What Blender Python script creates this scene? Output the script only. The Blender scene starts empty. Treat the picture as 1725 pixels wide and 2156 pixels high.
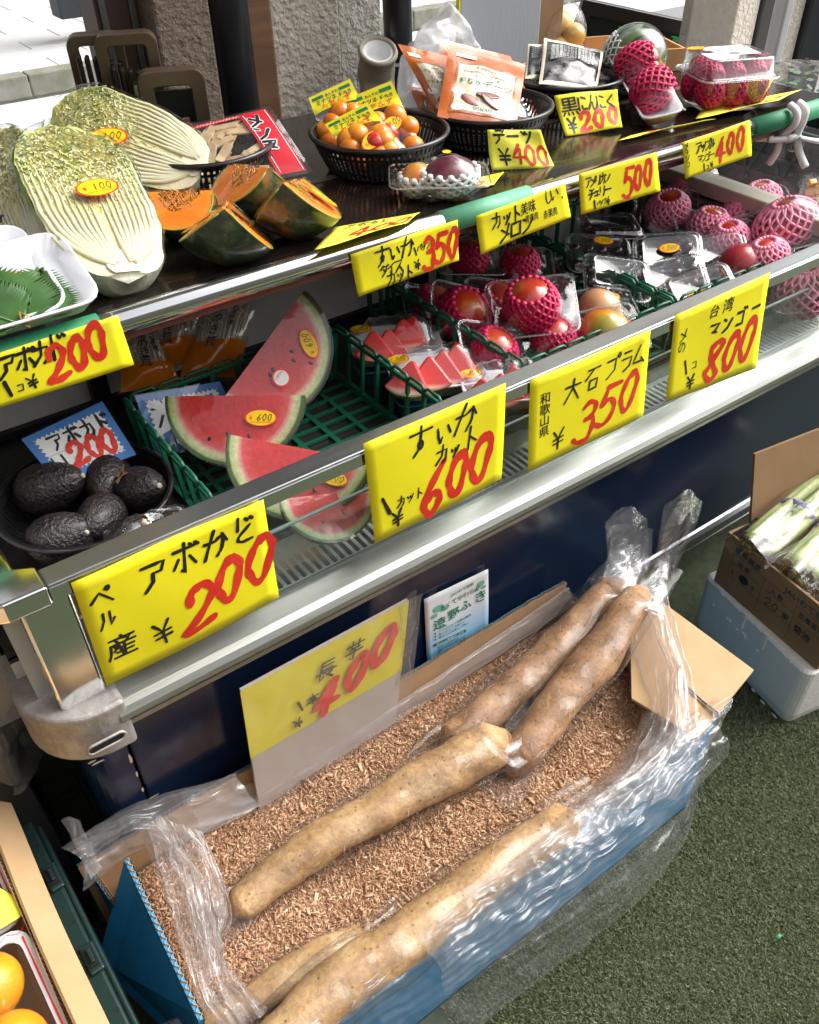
import bpy, math, random
import numpy as np
from mathutils import Matrix, Vector, noise
R = math.radians
random.seed(7)
rng = np.random.default_rng(7)
scene = bpy.context.scene
COL = scene.collection

# ------------------------------------------------------------------ camera
F_PX, CX, CY = 1824.3, 862.5, 1078.0            # focal length and centre for a 1725 px wide frame
CAM_H, PITCH, ROLL, HEAD = 1.52, R(40.128), R(-1.176), R(54.737)
_h = Vector((math.cos(HEAD), math.sin(HEAD), 0)); _r = Vector((math.sin(HEAD), -math.cos(HEAD), 0)); _up = Vector((0, 0, 1))
FW = _h*math.cos(PITCH) - _up*math.sin(PITCH)
_u = _h*math.sin(PITCH) + _up*math.cos(PITCH)
RT = _r*math.cos(ROLL) + _u*math.sin(ROLL)
UP = -_r*math.sin(ROLL) + _u*math.cos(ROLL)
EYE = Vector((0, 0, CAM_H))
cam = bpy.data.cameras.new('camera'); camo = bpy.data.objects.new('camera', cam); COL.objects.link(camo)
m = Matrix.Identity(4)
for i in range(3):
    m[i][0], m[i][1], m[i][2], m[i][3] = RT[i], UP[i], -FW[i], EYE[i]
camo.matrix_world = m
cam.sensor_fit = 'HORIZONTAL'; cam.sensor_width = 36; cam.lens = 36*F_PX/1725
cam.clip_start = 0.02; cam.clip_end = 200
scene.camera = camo

# ------------------------------------------------------------------ sky, sun, exposure
SUN_EL, SUN_AZ = R(46), R(-12)                   # azimuth measured from +x towards +y: from the open end of the stall
world = bpy.data.worlds.new('World'); scene.world = world; world.use_nodes = True
nt = world.node_tree
sky = nt.nodes.new('ShaderNodeTexSky'); sky.sky_type = 'NISHITA'; sky.sun_disc = False
sky.sun_elevation = SUN_EL; sky.sun_rotation = R(90) - SUN_AZ
sky.air_density = 1.0; sky.dust_density = 6.0; sky.ozone_density = 1.0
hs = nt.nodes.new('ShaderNodeHueSaturation'); hs.inputs['Saturation'].default_value = 0.14
bg = nt.nodes['Background']; bg.inputs[1].default_value = 0.15
nt.links.new(sky.outputs[0], hs.inputs['Color']); nt.links.new(hs.outputs[0], bg.inputs[0])
sun = bpy.data.lights.new('sun', 'SUN'); sun.energy = 0.95; sun.angle = R(60); sun.color = (1, 0.95, 0.88)
suno = bpy.data.objects.new('sun', sun); COL.objects.link(suno)
sd = Vector((math.cos(SUN_AZ)*math.cos(SUN_EL), math.sin(SUN_AZ)*math.cos(SUN_EL), math.sin(SUN_EL)))
suno.rotation_euler = sd.to_track_quat('Z', 'Y').to_euler(); suno.location = sd*20
scene.view_settings.view_transform = 'Standard'; scene.view_settings.look = 'None'
scene.view_settings.gamma = 1; scene.view_settings.exposure = 1.2
scene.render.engine = 'CYCLES'
scene.cycles.max_bounces = 12; scene.cycles.transparent_max_bounces = 32
scene.cycles.diffuse_bounces = 4; scene.cycles.glossy_bounces = 5; scene.cycles.transmission_bounces = 6
scene.cycles.caustics_reflective = False; scene.cycles.caustics_refractive = False
scene.cycles.use_denoising = True
scene.cycles.sample_clamp_indirect = 6

# ------------------------------------------------------------------ where things stand: a pixel of the survey grid on a real plane
def ray(x, y): return FW*F_PX + RT*(x-CX) - UP*(y-CY)
def PZ(x, y, z): d = ray(x, y); return EYE + d*((z-CAM_H)/d.z)
def PY(x, y, Y): d = ray(x, y); return EYE + d*(Y/d.y)
def PX(x, y, X): d = ray(x, y); return EYE + d*(X/d.x)

# ------------------------------------------------------------------ mesh helpers
class MB:
    def __init__(s): s.v = []; s.f = []
    def add(s, vs, fs):
        o = len(s.v); s.v += [tuple(p) for p in vs]; s.f += [tuple(i+o for i in q) for q in fs]; return s
    def mark(s): return len(s.v)
    def tf(s, M, start=0):
        s.v[start:] = [tuple(M @ Vector(p)) for p in s.v[start:]]; return s
    def box(s, x0, x1, y0, y1, z0, z1):
        return s.add([(x0,y0,z0),(x1,y0,z0),(x1,y1,z0),(x0,y1,z0),(x0,y0,z1),(x1,y0,z1),(x1,y1,z1),(x0,y1,z1)],
                     [(0,3,2,1),(4,5,6,7),(0,1,5,4),(1,2,6,5),(2,3,7,6),(3,0,4,7)])
    def patch(s, fn, nu, nv, wrap=False):
        vs = [fn(i/nu, j/nv) for j in range(nv+1) for i in range(nu+(0 if wrap else 1))]
        w = nu if wrap else nu+1; fs = []
        for j in range(nv):
            for i in range(nu):
                a = j*w+i; b = j*w+(i+1) % w if wrap else j*w+i+1
                fs.append((a, b, b+w, a+w))
        return s.add(vs, fs)
    def loft(s, loops, cap0=False, cap1=False, closed=True):
        n = len(loops[0]); vs = [p for l in loops for p in l]; fs = []
        for j in range(len(loops)-1):
            for i in range(n if closed else n-1):
                a = j*n+i; b = j*n+(i+1) % n
                fs.append((a, b, b+n, a+n))
        if cap0: fs.append(tuple(range(n-1, -1, -1)))
        if cap1: fs.append(tuple((len(loops)-1)*n+i for i in range(n)))
        return s.add(vs, fs)
    def lathe(s, prof, n=24, cap0=False, cap1=False):
        return s.loft([[(r*math.cos(2*math.pi*i/n), r*math.sin(2*math.pi*i/n), z) for i in range(n)] for r, z in prof], cap0, cap1)
    def tube(s, path, r, n=8, closed=False, caps=True, flat=1.0, up=None):
        P = [Vector(p) for p in path]; k = len(P); loops = []; prev = None
        for i, p in enumerate(P):
            if closed: t = P[(i+1) % k]-P[i-1]
            else: t = P[min(i+1, k-1)]-P[max(i-1, 0)]
            if t.length < 1e-9: t = Vector((0, 0, 1))
            t.normalize()
            if prev is None:
                a = Vector(up) if up else (Vector((0, 0, 1)) if abs(t.z) < 0.9 else Vector((1, 0, 0)))
            else: a = prev
            a = a - t*a.dot(t)
            if a.length < 1e-6: a = t.orthogonal()
            a.normalize(); b = t.cross(a); prev = a
            rr = r[i] if hasattr(r, '__len__') else r
            loops.append([p + a*(rr*math.cos(2*math.pi*j/n)*flat) + b*(rr*math.sin(2*math.pi*j/n)) for j in range(n)])
        if closed: loops.append(loops[0])
        return s.loft(loops, caps and not closed, caps and not closed)
    def ell(s, c, r, nu=16, nv=10):
        def fn(u, v):
            a = 2*math.pi*u; b = math.pi*(v-0.5)
            return (c[0]+r[0]*math.cos(b)*math.cos(a), c[1]+r[1]*math.cos(b)*math.sin(a), c[2]+r[2]*math.sin(b))
        return s.patch(fn, nu, nv, True)
    def prism(s, poly, z0, z1):
        n = len(poly)
        return s.add([(x, y, z0) for x, y in poly]+[(x, y, z1) for x, y in poly],
                     [tuple(range(n-1, -1, -1)), tuple(range(n, 2*n))]+[(i, (i+1) % n, n+(i+1) % n, n+i) for i in range(n)])
    def mesh(s, name):
        me = bpy.data.meshes.new(name); me.from_pydata(s.v, [], s.f); me.update(); return me

def put(name, me, mat, parent=None, smooth=False, M=None, bevel=0, seg=2, solid=0, sub=0):
    if isinstance(me, MB): me = me.mesh(name)
    if mat is not None and len(me.materials) == 0: me.materials.append(mat)
    if smooth: me.shade_smooth() if hasattr(me, 'shade_smooth') else None
    o = bpy.data.objects.new(name, me); COL.objects.link(o)
    if parent is not None: o.parent = parent
    if M is not None: o.matrix_local = M
    if solid:
        q = o.modifiers.new('thickness', 'SOLIDIFY'); q.thickness = solid; q.offset = 0
    if bevel:
        q = o.modifiers.new('edge', 'BEVEL'); q.width = bevel; q.segments = seg; q.limit_method = 'ANGLE'; q.angle_limit = R(40)
    if sub:
        q = o.modifiers.new('sub', 'SUBSURF'); q.levels = sub; q.render_levels = sub
    return o
def thing(name, label, cat, M=None, group=None):
    o = bpy.data.objects.new(name, None); COL.objects.link(o); o.empty_display_size = 0.05
    if M is not None: o.matrix_world = M
    o['label'] = label; o['category'] = cat
    if group: o['group'] = group
    return o
def tag(o, label, cat, group=None):
    o['label'] = label; o['category'] = cat
    if group: o['group'] = group
    return o
def struct(name, mb, mat, **k):
    o = put(name, mb, mat, **k); o['kind'] = 'structure'; return o
def T(x, y, z): return Matrix.Translation((x, y, z))
def RX(a): return Matrix.Rotation(R(a), 4, 'X')
def RY(a): return Matrix.Rotation(R(a), 4, 'Y')
def RZ(a): return Matrix.Rotation(R(a), 4, 'Z')
def frame(o, X, Y):
    X = Vector(X).normalized(); Z = X.cross(Vector(Y)).normalized(); Y = Z.cross(X)
    M = Matrix.Identity(4)
    for i in range(3): M[i][0], M[i][1], M[i][2], M[i][3] = X[i], Y[i], Z[i], o[i]
    return M
def rr(w, d, r, z, n=4, cx=0, cy=0):
    r = min(r, w/2-1e-4, d/2-1e-4); o = []
    for k, (sx, sy) in enumerate(((1, 1), (-1, 1), (-1, -1), (1, -1))):
        for i in range(n+1):
            a = math.pi/2*(k+i/n)
            o.append((cx+sx*(w/2-r)+r*math.cos(a), cy+sy*(d/2-r)+r*math.sin(a), z))
    return o
def nz(p, s=1.0, seed=0.0): return noise.noise(Vector((p[0]*s+seed, p[1]*s+seed*1.7, p[2]*s-seed)))
def catmull(P, k=6, closed=False):
    P = [Vector(p) for p in P]; n = len(P)
    if n < 3: return P
    out = []
    for i in range(n if closed else n-1):
        if closed: a, b, c, d = P[i-1], P[i], P[(i+1) % n], P[(i+2) % n]
        else: a, b, c, d = P[max(i-1, 0)], P[i], P[i+1], P[min(i+2, n-1)]
        for j in range(k):
            t = j/k
            out.append(0.5*((2*b)+(c-a)*t+(2*a-5*b+4*c-d)*t*t+(3*b-a-3*c+d)*t**3))
    if not closed: out.append(P[-1])
    return out

# ------------------------------------------------------------------ materials
MATS = {}
def newmat(name):
    mt = bpy.data.materials.new(name); mt.use_nodes = True; MATS[name] = mt
    t = mt.node_tree; b = t.nodes['Principled BSDF']; return mt, t, b
def coords(t, kind='Object'):
    tc = t.nodes.new('ShaderNodeTexCoord'); oi = t.nodes.new('ShaderNodeObjectInfo')
    mul = t.nodes.new('ShaderNodeMath'); mul.operation = 'MULTIPLY'; mul.inputs[1].default_value = 37.0
    ad = t.nodes.new('ShaderNodeVectorMath'); ad.operation = 'ADD'
    t.links.new(oi.outputs['Random'], mul.inputs[0]); t.links.new(tc.outputs[kind], ad.inputs[0]); t.links.new(mul.outputs[0], ad.inputs[1])
    return ad.outputs[0]
def noise_n(t, vec, scale, detail=4, rough=0.55, dist=0):
    n = t.nodes.new('ShaderNodeTexNoise'); n.inputs['Scale'].default_value = scale; n.inputs['Detail'].default_value = detail
    n.inputs['Roughness'].default_value = rough; n.inputs['Distortion'].default_value = dist; t.links.new(vec, n.inputs['Vector']); return n
def ramp_n(t, fac, stops, interp='LINEAR'):
    r = t.nodes.new('ShaderNodeValToRGB'); r.color_ramp.interpolation = interp; e = r.color_ramp.elements
    while len(e) < len(stops): e.new(0.5)
    for q, (p, c) in zip(e, stops): q.position = p; q.color = (*c, 1)
    t.links.new(fac, r.inputs[0]); return r
def bump_n(t, fac, strength, dist, target=None, prev=None):
    b = t.nodes.new('ShaderNodeBump'); b.inputs['Strength'].default_value = strength; b.inputs['Distance'].default_value = dist
    t.links.new(fac, b.inputs['Height'])
    if prev is not None: t.links.new(prev, b.inputs['Normal'])
    if target is not None: t.links.new(b.outputs[0], target)
    return b.outputs[0]
def pm(name, col, rough=0.5, metal=0, col2=None, nscale=20, detail=4, lo=0.35, hi=0.65, bump=None, coat=0, coatr=0.05, spec=0.5, stretch=None, sss=0, trans=0, rvar=0):
    mt, t, b = newmat(name)
    b.inputs['Base Color'].default_value = (*col, 1); b.inputs['Roughness'].default_value = rough; b.inputs['Metallic'].default_value = metal
    b.inputs['Specular IOR Level'].default_value = spec; b.inputs['Coat Weight'].default_value = coat; b.inputs['Coat Roughness'].default_value = coatr
    if sss: b.inputs['Subsurface Weight'].default_value = sss; b.inputs['Subsurface Scale'].default_value = 0.01
    if trans: b.inputs['Transmission Weight'].default_value = trans
    vec = coords(t)
    if stretch:
        mp = t.nodes.new('ShaderNodeMapping'); mp.inputs['Scale'].default_value = stretch; t.links.new(vec, mp.inputs['Vector']); vec = mp.outputs[0]
    if col2 is not None:
        n = noise_n(t, vec, nscale, detail); r = ramp_n(t, n.outputs['Fac'], [(lo, col), (hi, col2)])
        t.links.new(r.outputs[0], b.inputs['Base Color'])
    if rvar:
        n2 = noise_n(t, vec, 9, 5); mr = t.nodes.new('ShaderNodeMapRange'); mr.inputs['To Min'].default_value = max(0.02, rough-rvar); mr.inputs['To Max'].default_value = rough+rvar
        t.links.new(n2.outputs['Fac'], mr.inputs['Value']); t.links.new(mr.outputs[0], b.inputs['Roughness'])
    if bump:
        n = noise_n(t, vec, bump[0], bump[3] if len(bump) > 3 else 3); bump_n(t, n.outputs['Fac'], bump[1], bump[2], b.inputs['Normal'])
    return mt
def film(name, tint=(1, 1, 1), milky=0.03, base=0.04, gain=1.0, rough=0.06, bump=(40, 0.5, 0.004), milkcol=(0.9, 0.9, 0.92), crease=0, cs=0.22):
    """thin clear plastic: see-through, mirrors the sky at a slant, a little haze of its own"""
    mt, t, b = newmat(name); t.nodes.remove(b); out = t.nodes['Material Output']
    vec = coords(t)
    n = noise_n(t, vec, bump[0], 3, 0.5, 0.6)
    nrm = bump_n(t, n.outputs['Fac'], bump[1], bump[2])
    if crease:
        vo = t.nodes.new('ShaderNodeTexVoronoi'); vo.feature = 'DISTANCE_TO_EDGE'; vo.inputs['Scale'].default_value = crease
        t.links.new(vec, vo.inputs['Vector']); nrm = bump_n(t, vo.outputs['Distance'], cs, 0.012, None, nrm)
    lw = t.nodes.new('ShaderNodeLayerWeight'); lw.inputs['Blend'].default_value = 0.5; t.links.new(nrm, lw.inputs['Normal'])
    pw = t.nodes.new('ShaderNodeMath'); pw.operation = 'POWER'; pw.inputs[1].default_value = 5.0; t.links.new(lw.outputs['Facing'], pw.inputs[0])
    fr = t.nodes.new('ShaderNodeMath'); fr.operation = 'MULTIPLY_ADD'; fr.inputs[1].default_value = 0.96; fr.inputs[2].default_value = 0.04; t.links.new(pw.outputs[0], fr.inputs[0])
    ma = t.nodes.new('ShaderNodeMath'); ma.operation = 'MULTIPLY_ADD'; ma.use_clamp = True; ma.inputs[1].default_value = gain; ma.inputs[2].default_value = base
    t.links.new(fr.outputs[0], ma.inputs[0])
    tr = t.nodes.new('ShaderNodeBsdfTransparent'); tr.inputs[0].default_value = (*tint, 1)
    gl = t.nodes.new('ShaderNodeBsdfGlossy'); gl.inputs['Roughness'].default_value = rough; t.links.new(nrm, gl.inputs['Normal'])
    di = t.nodes.new('ShaderNodeBsdfDiffuse'); di.inputs[0].default_value = (*milkcol, 1)
    tl = t.nodes.new('ShaderNodeBsdfTranslucent'); tl.inputs[0].default_value = (*milkcol, 1)
    m0 = t.nodes.new('ShaderNodeMixShader'); m0.inputs[0].default_value = 0.5; t.links.new(di.outputs[0], m0.inputs[1]); t.links.new(tl.outputs[0], m0.inputs[2])
    m1 = t.nodes.new('ShaderNodeMixShader'); m1.inputs[0].default_value = milky; t.links.new(tr.outputs[0], m1.inputs[1]); t.links.new(m0.outputs[0], m1.inputs[2])
    m2 = t.nodes.new('ShaderNodeMixShader'); t.links.new(ma.outputs[0], m2.inputs[0]); t.links.new(m1.outputs[0], m2.inputs[1]); t.links.new(gl.outputs[0], m2.inputs[2])
    t.links.new(m2.outputs[0], out.inputs[0]); return mt

# paper, ink, tape
M_YEL = pm('yellow_paper', (0.84, 0.74, 0.006), 0.6, col2=(0.89, 0.80, 0.012), nscale=7, bump=(14, 0.25, 0.004))
M_LEMON = pm('lemon_paper', (0.86, 0.84, 0.06), 0.6, col2=(0.9, 0.88, 0.09), nscale=7, bump=(14, 0.25, 0.004))
M_INK = pm('black_marker', (0.012, 0.012, 0.013), 0.45)
M_RED = pm('red_marker', (0.62, 0.018, 0.012), 0.45, col2=(0.72, 0.045, 0.02), nscale=30, stretch=(1, 6, 1))
M_WHITE = pm('white_paper', (0.8, 0.8, 0.79), 0.6)
M_BLUEP = pm('blue_print', (0.05, 0.19, 0.5), 0.5)
M_TAPE = film('clear_tape', milky=0.04, base=0.0, gain=0.5, rough=0.15, bump=(90, 0.2, 0.003))
M_STK_Y = pm('sticker_yellow', (0.9, 0.58, 0.006), 0.35)
M_STK_R = pm('sticker_red', (0.75, 0.05, 0.02), 0.35)
# showcase
M_CHROME = pm('chrome', (0.78, 0.78, 0.78), 0.12, 1, bump=(6, 0.02, 0.01), rvar=0.05)
M_STEEL = pm('brushed_steel', (0.27, 0.28, 0.285), 0.34, 1, rvar=0.12, stretch=(0.3, 6, 6), bump=(60, 0.05, 0.002))
M_ALU = pm('worn_aluminium', (0.46, 0.44, 0.42), 0.58, 0.55, col2=(0.28, 0.25, 0.225), nscale=22, detail=6, lo=0.38, hi=0.68, bump=(70, 0.5, 0.004, 5), rvar=0.12)
M_BUMP = pm('bumper_aluminium', (0.36, 0.37, 0.34), 0.34, 0.8, col2=(0.24, 0.25, 0.225), nscale=9, stretch=(0.25, 3, 3), bump=(80, 0.12, 0.002), rvar=0.1)
M_NAVY = pm('navy_enamel', (0.006, 0.014, 0.040), 0.16, col2=(0.010, 0.020, 0.048), nscale=4, bump=(3, 0.03, 0.02), spec=0.6, rvar=0.06)
M_BLACK = pm('black_void', (0.006, 0.006, 0.007), 0.5)
M_PRIMER = pm('bare_primer', (0.42, 0.37, 0.28), 0.7, col2=(0.55, 0.5, 0.4), nscale=60)
M_INW = pm('inner_white', (0.62, 0.60, 0.57), 0.45, col2=(0.56, 0.55, 0.52), nscale=6, bump=(30, 0.05, 0.002))
M_BEIGE = pm('beige_trim', (0.42, 0.37, 0.31), 0.45)
M_GLASS = film('clear_glass', tint=(0.95, 0.98, 0.97), milky=0.02, base=0.0, gain=1.0, rough=0.02, bump=(2, 0.02, 0.01))
M_GEDGE = pm('glass_edge', (0.34, 0.42, 0.41), 0.3)
M_GRILLE = pm('grille_alu', (0.62, 0.63, 0.62), 0.4, 0.7)
def wood_sheet(name, c1, c2, rough, coat):
    mt, t, b = newmat(name); vec = coords(t)
    mp = t.nodes.new('ShaderNodeMapping'); mp.inputs['Scale'].default_value = (3, 90, 30); t.links.new(vec, mp.inputs['Vector'])
    n = noise_n(t, mp.outputs[0], 1.0, 5, 0.6, 0.8); r = ramp_n(t, n.outputs['Fac'], [(0.3, c1), (0.7, c2)])
    t.links.new(r.outputs[0], b.inputs['Base Color']); b.inputs['Roughness'].default_value = rough; b.inputs['Coat Weight'].default_value = coat; b.inputs['Coat Roughness'].default_value = 0.06
    bump_n(t, n.outputs['Fac'], 0.15, 0.002, b.inputs['Normal']); return mt
M_SHELF = wood_sheet('dark_shelf_sheet', (0.007, 0.005, 0.0045), (0.020, 0.015, 0.012), 0.10, 0.0)
M_DECK = wood_sheet('black_deck_sheet', (0.006, 0.006, 0.006), (0.022, 0.020, 0.019), 0.5, 0.2)
M_GTAPE = pm('green_tape', (0.02, 0.20, 0.09), 0.5, bump=(300, 0.4, 0.001))
M_MINT = pm('mint_tape', (0.10, 0.36, 0.20), 0.5, bump=(300, 0.4, 0.001))
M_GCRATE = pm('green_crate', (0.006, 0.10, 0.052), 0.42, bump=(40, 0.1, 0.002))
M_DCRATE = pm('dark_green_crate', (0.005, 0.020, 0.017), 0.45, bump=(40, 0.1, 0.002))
M_BPLAS = pm('black_plastic', (0.010, 0.010, 0.011), 0.3, bump=(80, 0.05, 0.001))
# clear things
M_CLEAR = film('clear_pack', milky=0.02, base=0.0, gain=1.7, rough=0.04, bump=(22, 0.12, 0.004))
M_LID = film('clear_lid', milky=0.03, base=0.03, gain=2.6, rough=0.05, bump=(16, 0.12, 0.004))
M_WRAP = film('stretch_wrap', milky=0.006, base=0.0, gain=1.3, rough=0.05, bump=(24, 0.25, 0.004), crease=12)
M_BAG = film('poly_bag', milky=0.025, base=0.0, gain=1.8, rough=0.06, bump=(30, 0.25, 0.005), crease=18)
M_LINER = film('poly_liner', tint=(0.98, 0.98, 0.985), milky=0.11, base=0.0, gain=1.25, rough=0.10, bump=(18, 0.18, 0.006), milkcol=(0.93, 0.92, 0.93), crease=8, cs=0.25)
M_LINER2 = film('milky_liner', tint=(0.97, 0.96, 0.965), milky=0.27, base=0.01, gain=1.8, rough=0.12, bump=(14, 0.2, 0.006), milkcol=(0.90, 0.88, 0.89), crease=7, cs=0.3)
M_FOAM = pm('foam_tray', (0.70, 0.71, 0.74), 0.5, bump=(250, 0.15, 0.001), sss=0.1)
# cardboard
M_CARD = pm('cardboard', (0.36, 0.22, 0.115), 0.75, col2=(0.42, 0.265, 0.14), nscale=14, bump=(120, 0.15, 0.001))
M_CARDL = pm('pale_cardboard', (0.42, 0.265, 0.13), 0.75, col2=(0.47, 0.305, 0.16), nscale=14, bump=(120, 0.15, 0.001))
M_CARDW = pm('white_liner_card', (0.44, 0.38, 0.33), 0.7, col2=(0.48, 0.42, 0.37), nscale=6, stretch=(1, 40, 1), bump=(60, 0.1, 0.001))
M_CBLUE = pm('blue_printed_card', (0.012, 0.17, 0.36), 0.6, col2=(0.016, 0.20, 0.41), nscale=20, bump=(150, 0.15, 0.001))
M_FLUTE = pm('corrugated_core', (0.30, 0.19, 0.10), 0.8)
# ------------------------------------------------------------------ handwriting: strokes on a 10 x 10 grid ("xy xy xy|xy xy", a = 10)
GL = {
 '0': '~59 37 24 32 50 71 85 87 69 58', '1': '59 50', '2': '~26 28 49 69 87 75 42 10 50 91', '3': '~28 49 78 76 55 45|~45 75 83 70 30 11',
 '4': '69 13 93|67 50', '5': '38 25|~25 56 84 71 40 11|39 99', '6': '~79 46 23 31 50 72 73 54 33 22', '8': '~69 38 36 63 81 50 22 33 66 88 69',
 '¥': '29 55 89|55 50|25 85|23 83', '1b': '59 50',
 'ア': '19 99 86 66|56 53 20', 'ボ': '18 98|5a 50 41|35 12|75 92|79 88|99 a8', 'カ': '17 87 82 71 60|5a 54 10', 'ド': '3a 30|36 73|69 78|89 98',
 'ッ': '26 34|56 63|87 74 40', 'ト': '4a 40|46 83', 'プ': '18 78 73 20|~89 98 a9 9a 89', 'ラ': '29 79|16 86 72 30', 'ム': '5a 11 91|73 a0',
 'マ': '18 98 54|34 73', 'ン': '18 37|10 52 97', 'ゴ': '17 77 70|10 70|79 88|99 a8', 'コ': '17 77 70|10 70', 'ー': '05 a5', 'デ': '29 79|06 a6|56 53 20|89 98|a9 98',
 'ツ': '18 36|48 56|98 74 30', 'メ': '89 63 10|27 83', 'ロ': '18 11|18 88 81|11 81', 'リ': '29 24|89 84 60', 'チ': '89 68 29|05 a5|58 54 20',
 'ェ': '26 76|56 51|12 92', 'キ': '27 87|14 94|49 60', 'シ': '18 37|06 24|10 52 98', 'ペ': '03 47 a1|~78 89 98 87 78', 'ル': '38 34 10|68 61 84',
 'パ': '37 11|67 91|~88 99 a8 97 88', 'ク': '49 16|38 88 74 30', 'ダ': '49 16|38 88 74 30|46 64|99 a8', 'イ': '89 15|56 50', 'ス': '19 89 55 10|55 90',
 'す': '08 a8|~5a 56 44 52 64 55 42 20', 'い': '~18 23 31 43|78 94', 'か': '~16 56 87 83 60|5a 10|88 a5', 'に': '~19 14 10|49 88|~43 51 91', 'ん': '~5a 34 10 34 55 61 80 a4',
 'く': '79 25 80', 'し': '~49 42 60 92', 'め': '~28 24 50|~79 52 11 04 37 77 94 70', 'が': '~16 56 87 83 60|5a 10|79 98|a9 97', 'ど': '3a 35|~86 43 31 50 90|69 78|89 98',
 '大': '07 a7|5a 56 10|56 a0', '石': '19 99|59 05|34 30 80 84 34', '芋': '08 a8|3a 37|7a 77|26 86|04 a4|56 50 31', '長': '29 20 42|29 89|27 87|25 85|04 a4|53 90|83 62',
 '日': '29 20 80 89 29|25 85', 'ま': '18 88|15 85|~5a 52 30 11 32 80', 'ち': '17 87|~5a 34 65 83 60 30', 'の': '~57 31 13 37 67 84 60', '八': '47 10|58 72 a0', '百': '09 a9|59 47|27 20 80 87 27|24 84', '屋': '19 89 86 16|19 14 00|25 85|55 50|23 83|00 a0',
 '-': '05 a5', '.': '50 51', '円': '29 20|29 89 80 60|55 59|25 85', '|': '5a 50',
}
def glyph(ch):
    out = []
    for st in GL[ch].split('|'):
        sm = st.startswith('~'); st = st.lstrip('~')
        pts = [Vector((int(p[0], 16)/10, int(p[1], 16)/10, 0)) for p in st.split()]
        out.append(catmull(pts, 5) if sm else catmull(pts, 3) if False else pts)
    return out
_sk = [0]
def stroke(mb, pts, w, S, lift):
    """one flat marker stroke along 2-D points, laid on sheet S"""
    P = []
    for i in range(len(pts)-1):
        a, b = pts[i], pts[i+1]; k = max(1, int((b-a).length/0.008))
        P += [a+(b-a)*(j/k) for j in range(k)]
    P.append(pts[-1]); n = len(P); L = []; Rr = []
    _sk[0] += 1; zz = lift + 0.00004*(_sk[0] % 9)
    for i, p in enumerate(P):
        t = P[min(i+1, n-1)]-P[max(i-1, 0)]
        if t.length < 1e-9: t = Vector((1, 0, 0))
        t.normalize(); nn = Vector((-t.y, t.x, 0)); ww = w*0.5*(0.92+0.16*math.sin(i*0.9+_sk[0]))
        L.append(p+nn*ww); Rr.append(p-nn*ww)
    t0 = (P[0]-P[1]).normalized()*w*0.4 if n > 1 else Vector((w*.3, 0, 0)); t1 = (P[-1]-P[-2]).normalized()*w*0.4 if n > 1 else -t0
    L = [(L[0]+Rr[0])*0.5+t0+(L[0]-Rr[0])*0.22]+L+[(L[-1]+Rr[-1])*0.5+t1+(L[-1]-Rr[-1])*0.22]
    Rr = [(L[1]+Rr[0])*0.5+t0-(L[1]-Rr[0])*0.22]+Rr+[(L[-2]+Rr[-1])*0.5+t1-(L[-2]-Rr[-1])*0.22]
    k = len(L); vs = [S(q.x, q.y, zz) for q in L]+[S(q.x, q.y, zz) for q in Rr]
    mb.add(vs, [(i, k+i, k+i+1, i+1) for i in range(k-1)])
def write(mb, S, text, x, y, size, w, adv=1.0, asp=0.85, slant=0.0, rot=0, vert=False, lift=0.0006, jit=0.03):
    """handwrite text from (x, y) = lower left of the first character, metres on the sheet"""
    c, s_ = math.cos(R(rot)), math.sin(R(rot)); px = py = 0
    for ch in text:
        if ch != ' ':
            if ch in GL:
                for st in glyph(ch):
                    o = []
                    for p in st:
                        gx = p.x*size*asp + p.y*size*slant + random.uniform(-jit, jit)*size*0.4 + px; gy = p.y*size + random.uniform(-jit, jit)*size*0.4 + py
                        o.append(Vector((x+gx*c-gy*s_, y+gx*s_+gy*c, 0)))
                    stroke(mb, o, w, S, lift)
            else:
                v, f = font_mesh(ch)
                _sk[0] += 1
                mb.add([S(x+(px+p[0]*size*asp+p[1]*size*slant)*c-(py+p[1]*size)*s_, y+(px+p[0]*size*asp)*s_+(py+p[1]*size)*c, lift+0.00004*(_sk[0] % 9)) for p in v], f)
        if vert: py -= size*adv
        else: px += size*asp*adv
_fc = {}
def font_mesh(txt):
    """outline of printed characters, 1 unit high, as flat faces"""
    if txt not in _fc:
        cu = bpy.data.curves.new('lettering', 'FONT'); cu.body = txt; cu.resolution_u = 2; cu.offset = 0.012; cu.size = 1.05
        ob = bpy.data.objects.new('lettering', cu); COL.objects.link(ob)
        dg = bpy.context.evaluated_depsgraph_get(); me = bpy.data.meshes.new_from_object(ob.evaluated_get(dg))
        _fc[txt] = ([tuple(v.co) for v in me.vertices], [tuple(p.vertices) for p in me.polygons])
        bpy.data.objects.remove(ob); bpy.data.meshes.remove(me); bpy.data.curves.remove(cu)
    return _fc[txt]
def printed(mb, S, txt, x, y, size, rot=0, lift=0.0006, asp=1.0, slant=0):
    v, f = font_mesh(txt); c, s_ = math.cos(R(rot)), math.sin(R(rot))
    mb.add([S(x+(p[0]*asp+p[1]*slant)*size*c-p[1]*size*s_, y+p[0]*asp*size*s_+p[1]*size*c, lift) for p in v], f)
def flat(x, y, z=0): return (x, y, z)
def poly(mb, S, pts, lift):
    mb.add([S(p[0], p[1], lift) for p in pts], [tuple(range(len(pts)))])
def ellipse_pts(cx, cy, a, b, n=28, rot=0):
    c, s_ = math.cos(R(rot)), math.sin(R(rot)); o = []
    for i in range(n):
        x, y = a*math.cos(2*math.pi*i/n), b*math.sin(2*math.pi*i/n); o.append((cx+x*c-y*s_, cy+x*s_+y*c))
    return o
def rrect_pts(x0, x1, y0, y1, r, n=4):
    return [(p[0], p[1]) for p in rr(x1-x0, y1-y0, r, 0, n, (x0+x1)/2, (y0+y1)/2)]

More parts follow.
